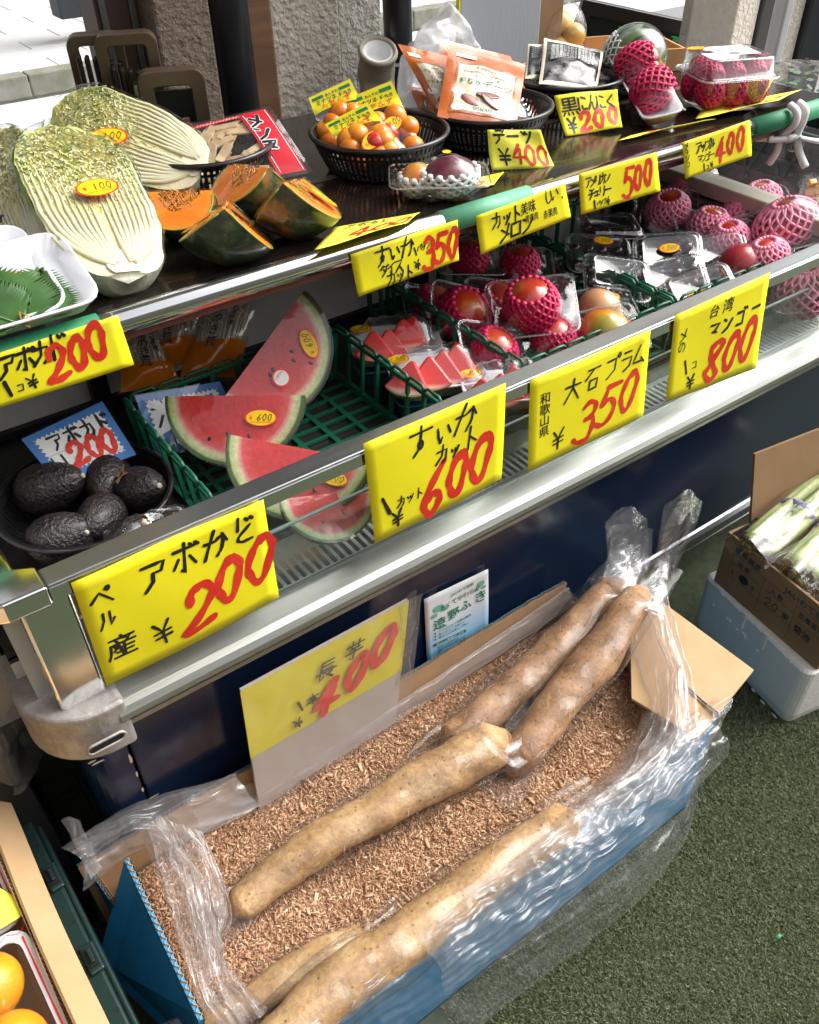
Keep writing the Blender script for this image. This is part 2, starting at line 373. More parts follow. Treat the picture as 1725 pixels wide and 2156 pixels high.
_stk = {}
def sticker(parent, M, w=0.055, txt='100', asp=0.52, curve=0.0):
    """oval price sticker, a part of the thing it is stuck on"""
    key = (txt, w, asp, curve)
    if key not in _stk:
        S = lambda x, y, z: (x, y, z - curve*(x*x)*1.0/ w)
        a, b = w/2, w*asp/2
        def disc(k, z):
            mb = MB(); n = 30; vs = [S(0, 0, z)]
            for q in (0.5, 1.0): vs += [S(a*k*q*math.cos(2*math.pi*i/n), b*k*q*math.sin(2*math.pi*i/n), z) for i in range(n)]
            mb.add(vs, [(0, 1+i, 1+(i+1) % n) for i in range(n)]+[(1+i, 1+n+i, 1+n+(i+1) % n, 1+(i+1) % n) for i in range(n)]); return mb
        red = disc(1.0, 0.0006).mesh('border'); yel = disc(0.9, 0.0010).mesh('sticker_face')
        ink = MB(); write(ink, S, txt, -w*0.14, -b*0.32, b*0.85, w*0.022, adv=1.0, asp=0.72, slant=0.2, lift=0.0014)
        rd = MB(); write(rd, S, '¥', -w*0.36, -b*0.25, b*0.62, w*0.018, lift=0.0014)
        stroke(rd, [Vector((-w*.3, -b*.5, 0)), Vector((w*.34, -b*.5, 0))], w*0.014, S, 0.0014)
        _stk[key] = (red, yel, ink.mesh('lettering'), rd.mesh('yen_mark'))
    red, yel, ink, rd = _stk[key]
    o = put('price_sticker', red, M_STK_R, parent, M=M)
    put('sticker_face', yel, M_STK_Y, o); put('lettering', ink, M_INK, o); put('yen_mark', rd, M_STK_R, o)
    return o

def sheet_surf(corners, bulge=0.0, curl=0.0, wave=0.0, out=None, ph=0.0):
    """paper through four corners (top left, top right, bottom right, bottom left); returns (surface fn, width, height)"""
    a, b, c, d = [Vector(q) for q in corners]
    w = ((b-a).length+(c-d).length)/2; h = ((d-a).length+(c-b).length)/2
    n = (b-a).cross(d-a).normalized()*-1
    if out is not None and n.dot(Vector(out)) < 0: n = -n
    def S(x, y, z=0.0):
        u = x/w; v = 1-y/h
        p = (a*(1-u)+b*u)*(1-v)+(d*(1-u)+c*u)*v
        z += bulge*math.sin(math.pi*max(0, min(1, u)))*v + curl*v**3 + wave*math.sin(u*7+ph)*math.sin(v*4+ph*2)
        return tuple(p+n*z)
    return S, w, h
def paper_sign(label, corners, draw, mat=None, bulge=0.0, curl=0.0, wave=0.0008, out=(0, -1, 0.2), tapes=True, name='price_sign', group=None, ph=0.0, backing=None):
    S, w, h = sheet_surf(corners, bulge*0.8, curl*1.2, wave*1.3, out, ph)
    o0 = Vector(corners[3]); L = lambda x, y, z=0.0: tuple(Vector(S(x, y, z))-o0)
    t = thing(name, label, 'sign', T(*o0), group)
    me = MB().patch(lambda u, v: L(u*w, v*h), 14, 10)
    put('paper', me, mat or M_YEL, t, smooth=True, solid=0.0003)
    blk, red = MB(), MB(); draw(blk, red, L, w, h)
    if blk.v: put('lettering', blk, M_INK, t)
    if red.v: put('price_figures', red, M_RED, t)
    if tapes:
        for u in ((0.07, 0.9) if tapes is True else tapes):
            tp = MB().patch(lambda a, b: L(u*w+a*0.022, h-0.018+b*0.034, 0.0012), 2, 3); put('tape', tp, M_TAPE, t)
    return t
# ------------------------------------------------------------------ the place: turf, street, pavement, building
M_TURF = pm('turf_backing', (0.025, 0.036, 0.014), 0.9, col2=(0.045, 0.06, 0.026), nscale=60)
M_ASPH = pm('asphalt', (0.15, 0.153, 0.16), 0.85, col2=(0.26, 0.26, 0.265), nscale=160, bump=(200, 0.5, 0.004))
M_GUT = pm('gutter_concrete', (0.50, 0.52, 0.53), 0.8, col2=(0.56, 0.58, 0.59), nscale=12, bump=(80, 0.2, 0.003))
M_KERB = pm('kerb_stone', (0.24, 0.23, 0.20), 0.8, col2=(0.15, 0.16, 0.11), nscale=10, bump=(60, 0.3, 0.004))
M_PAVE = pm('paving_slab', (0.46, 0.465, 0.47), 0.75, col2=(0.52, 0.51, 0.49), nscale=3, bump=(60, 0.15, 0.003))
M_STUCCO = pm('stucco', (0.40, 0.36, 0.30), 0.9, col2=(0.46, 0.42, 0.36), nscale=40, bump=(75, 1.0, 0.012, 5))
M_STUCCOD = pm('brown_stucco', (0.15, 0.115, 0.085), 0.9, col2=(0.18, 0.14, 0.10), nscale=30, bump=(75, 1.0, 0.012, 5))
M_CREAM = pm('cream_stucco', (0.62, 0.56, 0.48), 0.9, col2=(0.68, 0.62, 0.54), nscale=30, bump=(75, 1.0, 0.012, 5))
M_WOOD = wood_sheet('brown_post_wood', (0.09, 0.04, 0.018), (0.17, 0.08, 0.035), 0.6, 0.0)
M_PIPE = pm('black_pipe', (0.012, 0.013, 0.016), 0.32, bump=(20, 0.05, 0.002))
M_DARKF = pm('dark_frame', (0.045, 0.042, 0.040), 0.45)
M_WALLW = pm('white_tiles', (0.72, 0.725, 0.73), 0.5, col2=(0.76, 0.765, 0.77), nscale=6)

struct('turf_ground', MB().box(-3, 6, -4, 1.9, -0.05, 0.0), M_TURF)
struct('street', MB().box(-30, 40, 1.9, 5.55, -0.06, -0.004), M_ASPH)
g = struct('gutter', MB().box(-30, 40, 5.55, 6.25, -0.05, 0.0), M_GUT)
kb = MB().box(-0.5, 0.5, 0, 0.14, 0, 0.13).mesh('kerb_stone')
kroot = struct('kerb', MB().box(-30, 40, 6.26, 6.38, -0.06, 0.10), M_KERB)
for i in range(16): put('kerb_stone', kb, M_KERB, kroot, M=T(-3.0+i*1.008, 6.252, 0.012), bevel=0.008)
pv = struct('pavement', MB().box(-30, 40, 6.4, 16, -0.06, 0.118), pm('paving_joint', (0.26, 0.25, 0.24), 0.9))
sl = MB().box(0, 0.594, 0, 0.294, 0, 0.014).mesh('paving_slab')
for j in range(12):
    for i in range(18):
        put('paving_slab', sl, M_PAVE, pv, M=T(-1.2+i*0.6-(0.3 if j % 2 else 0), 6.41+j*0.3, 0.116), bevel=0.003, seg=1)
# far wall of white tiles; unseen storeys above it added to dim reflections
fw = thing('tiled_wall', 'white tiled wall beyond the pavement with added unseen grey storeys above', 'building', T(0.5, 10.05, 0.12))
put('wall_core', MB().box(-14, 22, 0.03, 0.3, -0.1, 8.5), pm('joint_grey', (0.22, 0.22, 0.23), 0.8), fw)
tl = MB().box(0, 0.385, 0, 0.03, 0, 0.59).mesh('tile')
for i in range(14):
    for j in range(2): put('tile', tl, M_WALLW, fw, M=T(-1.2+i*0.4, 0.005, 0.008+j*0.6))
put('wall_face', MB().box(4.42, 22, 0.0, 0.03, 0.0, 1.21), M_WALLW, fw)
put('unseen_upper_wall', MB().box(-14, 22, -0.02, 0.03, 1.24, 8.5), pm('grey_render_wall', (0.20, 0.20, 0.20), .8, col2=(0.24, 0.24, 0.235), nscale=3), fw)  # unseen storeys, added to block the low sky from reflections
for i in range(9):
    for j in range(2): put('window', MB().box(-12+i*3.6, -10.4+i*3.6, -0.05, -0.021, 2.2+j*3.0, 3.9+j*3.0), M_PIPE, fw)  # windows invented along with the unseen storeys

# building edge behind the stall
def wall_thing(name, label, mat, x0, x1, y0, y1, z0=0, z1=2.75, cat='pillar', bev=0.006):
    o = put(name, MB().box(x0-(x0+x1)/2, x1-(x0+x1)/2, y0-y0, y1-y0, 0, z1-z0), mat, bevel=bev); o.location = ((x0+x1)/2, y0, z0); return tag(o, label, cat)
wall_thing('stucco_pillar', 'dark brown rough stucco pillar beside the thick black pipe', M_STUCCOD, 0.685, 0.80, 1.76, 2.05)
wall_thing('stucco_pillar', 'grey beige rough stucco pillar behind the pouches, next to the wooden post', M_STUCCO, 0.945, 1.115, 1.80, 2.2)
wall_thing('stucco_pillar', 'lighter grey stucco pillar face with the duct stub on it', pm('grey_stucco', (0.36, 0.345, 0.31), 0.9, col2=(0.42, 0.40, 0.36), nscale=30, bump=(75, 1.0, 0.012, 5)), 1.118, 1.235, 1.815, 2.2)
wall_thing('wooden_post', 'brown wooden post strip between black pipe and grey pillar', M_WOOD, 0.885, 0.943, 1.78, 1.9, cat='post')
wall_thing('stucco_pillar', 'cream rough stucco pillar behind the red netted fruit box', M_CREAM, 2.50, 2.61, 1.80, 1.965)
wall_thing('steel_post', 'dark grey steel post beside the cream pillar', M_DARKF, 2.613, 2.75, 1.79, 1.95, cat='post')
wall_thing('stucco_pillar', 'shaded grey stucco wall end right of the steel post', M_STUCCO, 2.753, 2.85, 1.80, 2.2)
wall_thing('steel_post', 'black steel post behind the green wrapped shelf end', M_PIPE, 2.853, 3.0, 1.78, 1.9, cat='post')
wall_thing('door_post', 'pale grey metal post at the picture edge above the clip', pm('pale_metal', (0.5, 0.5, 0.5), 0.4, 0.3), 2.29, 2.325, 1.50, 1.54, cat='post')
# door jamb with bright aluminium lines, far left
dj = thing('door_frame', 'brown door frame with two bright aluminium edges behind the folding gate', 'door frame', T(0.62, 1.83, 0))
put('jamb', MB().box(-0.02, 0.10, 0, 0.08, 0, 2.6), pm('jamb_brown', (0.055, 0.032, 0.022), 0.5), dj)
for x in (-0.012, 0.045): put('edge_strip', MB().box(x, x+0.012, -0.006, 0.004, 0, 2.6), M_STEEL, dj)
o = put('downpipe', MB().lathe([(0.05, 0), (0.05, 2.75)], 24, True, True), M_PIPE, smooth=True); o.location = (0.845, 1.80, 0); tag(o, 'thick black vertical drainpipe between brown pillar and wooden post', 'pipe')
dp = thing('downpipe', 'slim black drainpipe with a worn white ring beside the duct stub', 'pipe', T(1.235, 1.72, 0) @ RY(-1.2))
put('pipe', MB().lathe([(0.031, 0), (0.031, 2.75)], 20, True, True), M_PIPE, dp, smooth=True)
put('ring', MB().lathe([(0.0322, 1.045), (0.0322, 1.052)], 20), M_WALLW, dp, smooth=True)
# planter box and dark post across the street, top left
pl = thing('bollard_post', 'dark slate square post standing on the pavement across the street', 'post', T(2.36, 6.9, 0.12))
put('post', MB().box(0, 0.17, 0, 0.2, 0, 1.6), pm('slate', (0.05, 0.06, 0.075), 0.5), pl, bevel=0.01)
put('side_plate', MB().box(-0.31, -0.01, 0.1, 0.3, 0.16, 1.6), pm('slate2', (0.03, 0.035, 0.042), 0.6), pl, bevel=0.01)
# unseen canopy over the stall, its depth set by the shade it gives
cn = thing('canopy', 'flat pale unseen canopy roof, sized for the light in the stall', 'canopy', T(0, 0, 2.75))
put('deck', MB().box(-4, 1.9, 1.0, 2.0, 0, 0.08), pm('canopy_white', (0.6, 0.6, 0.58), 0.7), cn)
put('fascia', MB().box(-4, 1.9, 2.003, 2.04, -0.12, 0.2), M_DARKF, cn)
# unseen wall on the far left, added to keep light off that side
wl = put('side_wall', MB().box(-0.1, 0.1, -2.2, 2.0, 0, 2.7), M_STUCCOD); wl.location = (-1.5, 0, 0); tag(wl, 'unseen brown stucco side wall added to darken the left of the stall', 'wall')

bw = put('unseen_shop_wall', MB().box(-3, 6, -0.1, 0.1, 0, 2.9), pm('shop_wall_grey', (0.26, 0.25, 0.235), .8)); bw.location = (0, -3.4, 0); tag(bw, 'unseen rear wall of the shop, added for reflections and fill', 'wall')  # unseen wall added to darken front reflections, its grey raised for bounce
# ------------------------------------------------------------------ artificial turf blades
def turf():
    n = 340000
    x = rng.uniform(0.35, 1.85, n); y = rng.uniform(-0.02, 0.84, n)
    k = (y < 0.62-0.0*x); x, y = x[k], y[k]; n = len(x)
    a = rng.uniform(0, 2*np.pi, n); ln = rng.uniform(0.005, 0.011, n); lean = rng.uniform(0.35, 1.15, n); w = rng.uniform(0.0005, 0.0010, n)
    b = a + np.pi/2
    hx, hy, hz = np.cos(a)*np.sin(lean)*ln, np.sin(a)*np.sin(lean)*ln, np.cos(lean)*ln
    v = np.zeros((n, 5, 3), np.float32)
    wx, wy = np.cos(b)*w, np.sin(b)*w
    v[:, 0] = np.stack([x-wx, y-wy, np.zeros(n)], 1); v[:, 1] = np.stack([x+wx, y+wy, np.zeros(n)], 1)
    v[:, 2] = np.stack([x+wx*.8+hx*.45, y+wy*.8+hy*.45, hz*.62], 1); v[:, 3] = np.stack([x-wx*.8+hx*.45, y-wy*.8+hy*.45, hz*.62], 1)
    v[:, 4] = np.stack([x+hx, y+hy, hz], 1)
    base = (np.arange(n)*5)[:, None]
    idx = np.concatenate([base+np.array([[0, 1, 2, 3]]), base+np.array([[3, 2, 4]])], 1).astype(np.int32)
    me = bpy.data.meshes.new('turf_blades'); me.vertices.add(n*5); me.vertices.foreach_set('co', v.ravel())
    me.loops.add(n*7); me.loops.foreach_set('vertex_index', idx.ravel()); me.polygons.add(n*2)
    ls = np.stack([np.arange(n)*7, np.arange(n)*7+4], 1).ravel().astype(np.int32)
    me.polygons.foreach_set('loop_start', ls)
    me.update(calc_edges=True); me.validate()
    mt, t, bs = newmat('turf_blade'); vec = coords(t); nn = noise_n(t, vec, 160, 2); n2 = noise_n(t, vec, 5, 3)
    r = ramp_n(t, nn.outputs['Fac'], [(0.3, (0.055, 0.070, 0.028)), (0.5, (0.105, 0.128, 0.058)), (0.7, (0.19, 0.20, 0.11))])
    t.links.new(r.outputs[0], bs.inputs['Base Color']); bs.inputs['Roughness'].default_value = 0.5
    o = put('turf_blades', me, mt); o['kind'] = 'stuff'; o['label'] = 'short green artificial turf blades covering the floor'; o['category'] = 'turf'
turf()
# ------------------------------------------------------------------ refrigerated showcase
RAIL_Y, RAIL_Z = 0.80, 0.838
DECK = 0.67; SHELF = 1.0
case = thing('refrigerated_showcase', 'navy refrigerated showcase with glass front, chrome rails and dark upper shelf', 'showcase', T(0.8, 1.1, 0))
def cp(name, mb, mat, **k):
    mb.tf(T(-0.8, -1.1, 0)); return put(name, mb, mat, case, **k)
XL, XR = -0.03, 2.5
cp('front_panel', MB().box(0.094, XR, 0.842, 0.87, 0.13, 0.575), M_NAVY, bevel=0.003)
# rounded corner panel left of the seam
cpts = [(0.09, 0.842)]+[(0.06-0.035*math.sin(a), 0.877-0.035*math.cos(a)) for a in np.linspace(0, math.pi/2, 8)]+[(0.025, 1.42), (0.032, 1.42), (0.032, 0.95), (0.05, 0.9), (0.09, 0.87)]
cp('corner_panel', MB().prism(cpts, 0.13, 0.575), M_NAVY)
# chipped paint along the seam and corner
ch = MB()
for (x, z, w, h) in [(0.083, 0.565, 0.014, 0.012), (0.087, 0.548, 0.004, 0.02), (0.088, 0.52, 0.003, 0.03), (0.088, 0.44, 0.003, 0.014), (0.089, 0.40, 0.002, 0.008), (0.089, 0.36, 0.003, 0.006), (0.042, 0.49, 0.011, 0.003), (0.040, 0.475, 0.008, 0.003), (0.047, 0.468, 0.012, 0.003), (0.10, 0.33, 0.012, 0.002), (0.06, 0.30, 0.010, 0.003), (0.07, 0.295, 0.005, 0.004), (0.07, 0.56, 0.01, 0.003)]:
    pts = [(x+w*math.cos(a)*random.uniform(.5, 1.1), z+h*math.sin(a)*random.uniform(.5, 1.1)) for a in np.linspace(0, 2*math.pi, 9)[:-1]]
    ch.add([(p[0], 0.8405, p[1]) for p in pts], [tuple(range(len(pts)))])
cp('chipped_paint', ch, M_PRIMER)
cp('plinth', MB().box(0.02, XR, 0.93, 1.4, 0, 0.13), M_BLACK)
cp('rear_panel', MB().box(XL, 1.72, 1.412, 1.45, 0.0, 0.98), M_BLACK)
# kick rail
def sweep_x(prof, x0, x1): return MB().loft([[(x0, y, z) for y, z in prof], [(x1, y, z) for y, z in prof]], True, True)
cp('kick_rail', sweep_x([(0.87, 0.185), (0.845, 0.185), (0.836, 0.182), (0.829, 0.174), (0.827, 0.163), (0.829, 0.152), (0.836, 0.145), (0.845, 0.141), (0.845, 0.134), (0.838, 0.131), (0.87, 0.128)][::-1], 0.06, XR), M_STEEL, bevel=0.001)
# bumper
cp('bumper', sweep_x([(0.832, 0.63), (0.829, 0.6335), (0.826, 0.6335), (0.824, 0.630), (0.790, 0.622), (0.780, 0.618), (0.774, 0.610), (0.773, 0.602), (0.777, 0.595), (0.786, 0.5915), (0.790, 0.5905), (0.790, 0.587), (0.783, 0.586), (0.783, 0.578), (0.786, 0.574), (0.842, 0.568), (0.86, 0.60)][::-1], 0.088, XR), M_BUMP, smooth=False)
# cast corner cap: a thick rounded section led round the corner
def corner_cap():
    path = [(0.100, 0.806)]+[(0.075-0.06*math.sin(a), 0.866-0.06*math.cos(a)) for a in np.linspace(0, math.pi/2, 12)]+[(0.015, 0.95)]
    sec = [(0.030, 0.634), (-0.012, 0.634), (-0.030, 0.626), (-0.038, 0.606), (-0.038, 0.572), (-0.030, 0.556), (-0.014, 0.548), (0.030, 0.548)]
    loops = []
    for i, p in enumerate(path):
        a = Vector(path[max(i-1, 0)]); b = Vector(path[min(i+1, len(path)-1)]); t = (b-a).normalized(); nrm = Vector((-t.y, t.x))   # to the inside
        nrm = Vector((t.y, -t.x)); 
        loops.append([(p[0]-nrm.x*s_*-1*-1, p[1]-nrm.y*s_*-1*-1, z) for s_, z in sec])
    return MB().loft(loops, True, True)
cp('corner_cap', corner_cap(), M_ALU, bevel=0.006, seg=3)
sx = rrect_pts(0.036, 0.086, 0.5785, 0.5935, 0.0074, 6)
cp('cap_slot', MB().add([(p[0], 0.7672, p[1]) for p in sx], [tuple(range(len(sx)))]), M_BLACK)
sr = MB().tube([(p[0], 0.7675, p[1]) for p in sx], 0.0022, 6, closed=True); cp('slot_rim', sr, M_ALU, smooth=True)
# posts, rail, glass
cp('corner_post', MB().box(0.030, 0.088, 0.806, 0.83, 0.632, 0.815), M_CHROME, bevel=0.004, seg=3)
cp('top_rail', MB().box(0.067, 2.3, 0.80, 0.835, 0.814, RAIL_Z), M_STEEL, bevel=0.0025, seg=2)
cp('rail_face', MB().box(0.068, 2.3, 0.7985, 0.8005, 0.8155, 0.8345), M_CHROME)
cp('corner_bracket', MB().prism([(0.067, 0.797), (0.067, 0.84), (0.045, 0.852), (0.035, 1.3), (-0.0, 1.3), (-0.0, 0.815), (0.006, 0.803), (0.018, 0.797)], 0.811, 0.8405), M_CHROME, bevel=0.004, seg=3)
cp('front_glass', MB().box(0.09, 2.3, 0.818, 0.822, 0.630, 0.8135), M_GLASS)
cp('inner_glass', MB().box(0.066, 2.3, 0.836, 0.840, 0.632, 0.735), M_GLASS)
cp('glass_edge', MB().box(0.066, 2.3, 0.8355, 0.8405, 0.7352, 0.738), M_GEDGE)
# vent grille along the glass foot
gr = MB().box(0.07, 2.28, 0.826, 0.834, 0.628, 0.6315).box(0.07, 2.28, 0.882, 0.892, 0.628, 0.6315)
for i in range(165): x = 0.072+i*0.0133; gr.box(x, x+0.0058, 0.8338, 0.8822, 0.6285, 0.6318)
g_ = cp('vent_grille', gr, M_GRILLE); g_['kind'] = 'stuff'
cp('vent_well', MB().box(0.065, 2.3, 0.824, 0.895, 0.58, 0.60), M_BLACK)
cp('deck_riser', MB().box(0.0, 1.67, 0.893, 0.897, 0.60, DECK), M_INW)
cp('deck_sheet', MB().box(0.0, 1.67, 0.892, 1.40, DECK-0.006, DECK), M_DECK)
cp('back_wall', MB().box(0.0, 1.70, 1.40, 1.41, DECK-0.02, 0.975), M_INW)
for x in (0.62, 0.645, 0.78, 0.92, 1.08): cp('wall_hole', MB().add([(x+0.0095*math.cos(a), 1.3993, 0.86+0.0095*math.sin(a)) for a in np.linspace(0, 2*math.pi, 20)[:-1]], [tuple(range(19))]), M_BLACK)
cp('wall_rail', MB().box(0.0, 1.0, 1.385, 1.3995, DECK+0.004, DECK+0.016), M_BLACK)
cp('left_wall', MB().box(0.012, 0.03, 0.845, 1.41, 0.58, 0.81), M_INW)
cp('right_wall', MB().box(1.668, 1.70, 0.842, 1.41, 0.60, 0.80), M_INW)
cp('wall_cap', MB().box(1.655, 1.715, 0.842, 1.41, 0.803, 0.835), M_BEIGE, bevel=0.004)
cp('cap_line', MB().box(1.652, 1.7145, 0.842, 1.41, 0.797, 0.8015), M_STEEL)
cp('end_glass', MB().box(1.69, 1.694, 0.86, 1.40, 0.836, 0.985), M_GLASS)
# upper shelf
cp('shelf_board', MB().box(-0.55, 1.86, 1.062, 1.66, SHELF-0.016, SHELF), M_SHELF)
cp('shelf_sheet_strip', MB().box(-0.55, 1.70, 1.30, 1.318, SHELF+0.0004, SHELF+0.0012), pm('sheet_strip', (0.09, 0.075, 0.062), 0.3))
tube = MB().tube([(-0.55, 1.05, 0.991), (1.80, 1.05, 0.991)], 0.0175, 20); cp('shelf_tube', tube, M_CHROME, smooth=True)
cp('shelf_lip', MB().box(-0.55, 1.74, 1.0505, 1.09, 0.962, 0.9745), pm('red_brown_lip', (0.14, 0.045, 0.035), 0.35), bevel=0.001)
for x0, x1, mt in ((-0.4, 0.262, M_GTAPE), (0.812, 0.995, M_MINT), (1.575, 1.803, M_GTAPE)):
    cp('tape_wrap', MB().tube([(x0, 1.05, 0.991), (x1, 1.05, 0.991)], 0.0185, 20), mt, smooth=True)
for x in (0.3, 1.0, 1.6): cp('shelf_support', MB().box(x, x+0.03, 1.37, 1.395, DECK, 0.984), M_BLACK)
# ------------------------------------------------------------------ yellow price signs on the glass front
def q4(pts, Y): return [PY(x, y, Y) for x, y in pts]
def d_avo(b, r, S, w, h):
    for ch, y in zip('ペルー', (0.80, 0.60, 0.44)): write(b, S, ch, 0.012, h*y-0.016, 0.031, 0.0042, rot=-80 if ch == 'ー' else 0, slant=0.1)
    printed(b, S, '産', 0.010, h*0.22, 0.040, slant=0.1)
    for ch, x, y, s in (('ア', .28, .66, .042), ('ボ', .45, .69, .043), ('か', .62, .70, .040), ('ど', .78, .72, .040)): write(b, S, ch, w*x, h*y, s, 0.0052, slant=0.12, rot=-2)
    write(b, S, '¥', w*0.27, h*0.14, 0.042, 0.005, slant=0.1, rot=8)
    for ch, x, y, s in (('2', .42, .14, .078), ('0', .60, .26, .076), ('0', .775, .27, .085)): write(r, S, ch, w*x, h*y, s, 0.0125, asp=0.66, slant=0.22, jit=0.01)
paper_sign('largest yellow sign, red 200, on the glass corner nearest the metal corner cap', q4([(148, 1226), (553, 1050), (592, 1262), (228, 1450)], 0.792), d_avo, bulge=0.004, curl=-0.004, wave=0.0016, ph=1.0)
def d_600(b, r, S, w, h):
    for ch, x, y, s in (('す', .28, .68, .046), ('い', .47, .68, .036), ('か', .60, .70, .048)): write(b, S, ch, w*x, h*y, s, 0.0046, slant=0.12)
    for ch, x, y, s in (('カ', .46, .50, .030), ('ッ', .57, .50, .024), ('ト', .66, .50, .040)): write(b, S, ch, w*x, h*y, s, 0.0044, slant=0.16)
    write(b, S, '1', w*0.06, h*0.24, 0.036, 0.0066, slant=-0.3)
    write(b, S, 'カット', w*0.17, h*0.26, 0.019, 0.0028, slant=0.1)
    write(b, S, '¥', w*0.12, h*0.06, 0.032, 0.0048, slant=0.15, rot=10)
    for ch, x, y, s in (('6', .30, .02, .098), ('0', .50, .10, .082), ('0', .67, .12, .092)): write(r, S, ch, w*x, h*y, s, 0.0135, asp=0.58, slant=0.2, jit=0.01)
paper_sign('yellow sign with red 600 on the glass in front of the melon wedges', q4([(765, 934), (1065, 806), (1057, 1008), (790, 1145)], 0.7945), d_600, bulge=0.002, wave=0.001)
def d_350(b, r, S, w, h):
    printed(b, S, '和', w*.08, h*.70, .021); printed(b, S, '歌', w*.08, h*.58, .021); printed(b, S, '山', w*.08, h*.46, .021); printed(b, S, '県', w*.08, h*.34, .021)
    for ch, x, y, s in (('大', .26, .60, .040), ('石', .43, .64, .040), ('プ', .60, .66, .040), ('ラ', .74, .66, .038), ('ム', .85, .68, .034)): write(b, S, ch, w*x, h*y, s, 0.0042, slant=0.14)
    write(b, S, '¥', w*.17, h*.10, .042, .0042, slant=.14, rot=6)
    for ch, x, y, s in (('3', .34, .07, .082), ('5', .52, .15, .080), ('0', .70, .20, .080)): write(r, S, ch, w*x, h*y, s, 0.0105, asp=0.66, slant=0.26, jit=0.01)
paper_sign('yellow sign with red 350 on the front glass between the 600 and 800 signs', q4([(1118, 800), (1371, 694), (1354, 876), (1110, 993)], 0.7945), d_350, bulge=0.003, wave=0.0012, ph=2)
def d_800(b, r, S, w, h):
    printed(b, S, '台', w*.36, h*.80, .026, slant=.15); printed(b, S, '湾', w*.50, h*.80, .028, slant=.15)
    for ch, x, y, s in (('マ', .38, .56, .034), ('ン', .52, .58, .032), ('ゴ', .66, .60, .034), ('ー', .84, .64, .026)): write(b, S, ch, w*x, h*y, s, 0.006, slant=0.1)
    for i, y in enumerate((.66, .54)): write(b, S, 'メの'[i], w*.07, h*y, .028, .0026)
    write(b, S, '1', w*.13, h*.26, .034, .006, slant=-.2); write(b, S, 'コ', w*.24, h*.30, .018, .003); write(b, S, '¥', w*.18, h*.05, .034, .0048, slant=.15, rot=8)
    for ch, x, y, s in (('8', .33, .08, .092), ('0', .52, .12, .088), ('0', .69, .16, .096)): write(r, S, ch, w*x, h*y, s, 0.0135, asp=0.58, slant=0.2, jit=0.01)
paper_sign('yellow sign with red 800 on the front glass', q4([(1421, 664), (1622, 573), (1592, 775), (1402, 846)], 0.7945), d_800, bulge=0.002, wave=0.001, ph=3)
# yellow tags hanging from the shelf tube
TY = 1.030
def d_t1(b, r, S, w, h):
    for ch, x, y, s in (('ア', .30, .52, .030), ('ボ', .40, .53, .031), ('カ', .49, .56, .030), ('ド', .57, .56, .034)): write(b, S, ch, w*x, h*y, s, 0.0048, slant=0.05)
    write(b, S, '1', w*.32, h*.16, .024, .005, slant=-.3); write(b, S, 'コ', w*.395, h*.20, .012, .0024); write(b, S, '¥', w*.45, h*.14, .020, .0032, rot=14)
    for ch, x, y, s in (('2', .55, .18, .050), ('0', .665, .26, .048), ('0', .765, .33, .054)): write(r, S, ch, w*x, h*y, s, 0.0095, asp=0.6, slant=0.05, jit=0.01)
paper_sign('yellow shelf tag with red 200 below the shiso tray', [PY(0, 745, TY)+Vector((-0.075, 0, 0)), PY(247, 663, TY), PY(283, 768, TY), PY(0, 857, TY)+Vector((-0.075, 0, 0))], d_t1, tapes=(0.9,), wave=0.0008)
def d_t2(b, r, S, w, h):
    for ch, x, y, s in (('す', .20, .52, .030), ('い', .33, .55, .024), ('か', .43, .55, .030)): write(b, S, ch, w*x, h*y, s, 0.0034, slant=0.1)
    write(b, S, 'ダイス', w*.22, h*.26, .019, .0028, slant=.15, adv=.85); write(b, S, 'カット', w*.27, h*.02, .022, .0028, slant=.1, adv=.9)
    write(b, S, '1', w*.55, h*.50, .014, .003, slant=-.2); write(b, S, 'パック', w*.59, h*.56, .012, .0018, adv=.8); write(b, S, '¥', w*.55, h*.14, .017, .0028, rot=10)
    for ch, x, y, s in (('3', .62, .08, .056), ('5', .74, .12, .052), ('0', .86, .14, .054)): write(r, S, ch, w*x, h*y, s, 0.0085, asp=0.5, slant=0.12, jit=0.01)
paper_sign('yellow shelf tag with red 350 hanging from the chrome shelf tube', q4([(737, 535), (963, 462), (967, 548), (755, 625)], TY), d_t2, wave=0.0008, ph=1)
def d_t3(b, r, S, w, h):
    write(b, S, 'カット', w*.14, h*.52, .026, .0038, slant=.1, adv=.95); write(b, S, 'メロン', w*.20, h*.08, .032, .0046, slant=.12, adv=.9)
    printed(b, S, '美味', w*.46, h*.60, .023, slant=.1, asp=.72); write(b, S, 'しい.', w*.72, h*.62, .026, .0026, slant=.1, adv=.75)
    printed(b, S, '青果肉', w*.50, h*.34, .015, asp=.62, slant=.1); printed(b, S, '赤果肉', w*.70, h*.26, .016, asp=.62, slant=.1)
paper_sign('yellow shelf tag with black writing only, no red price', q4([(1003, 455), (1190, 385), (1202, 456), (1012, 536)], TY), d_t3, wave=0.0012, ph=2)
def d_t4(b, r, S, w, h):
    write(b, S, 'アメリカン', w*.07, h*.62, .019, .0030, slant=.08, adv=.72); write(b, S, 'チェリー', w*.10, h*.32, .019, .0032, slant=.08, adv=.8)
    write(b, S, '1', w*.13, h*.06, .017, .004); write(b, S, 'パック', w*.19, h*.10, .011, .0017, adv=.75); write(b, S, '¥', w*.30, h*.05, .016, .0028, rot=10)
    for ch, x, y, s in (('5', .50, .10, .062), ('0', .64, .22, .050), ('0', .77, .26, .054)): write(r, S, ch, w*x, h*y, s, 0.0085, asp=0.5, slant=0.15, jit=0.01)
paper_sign('yellow shelf tag with red 500 above the cherry packs', q4([(1218, 366), (1383, 320), (1391, 402), (1224, 452)], TY), d_t4, wave=0.0006, ph=3)
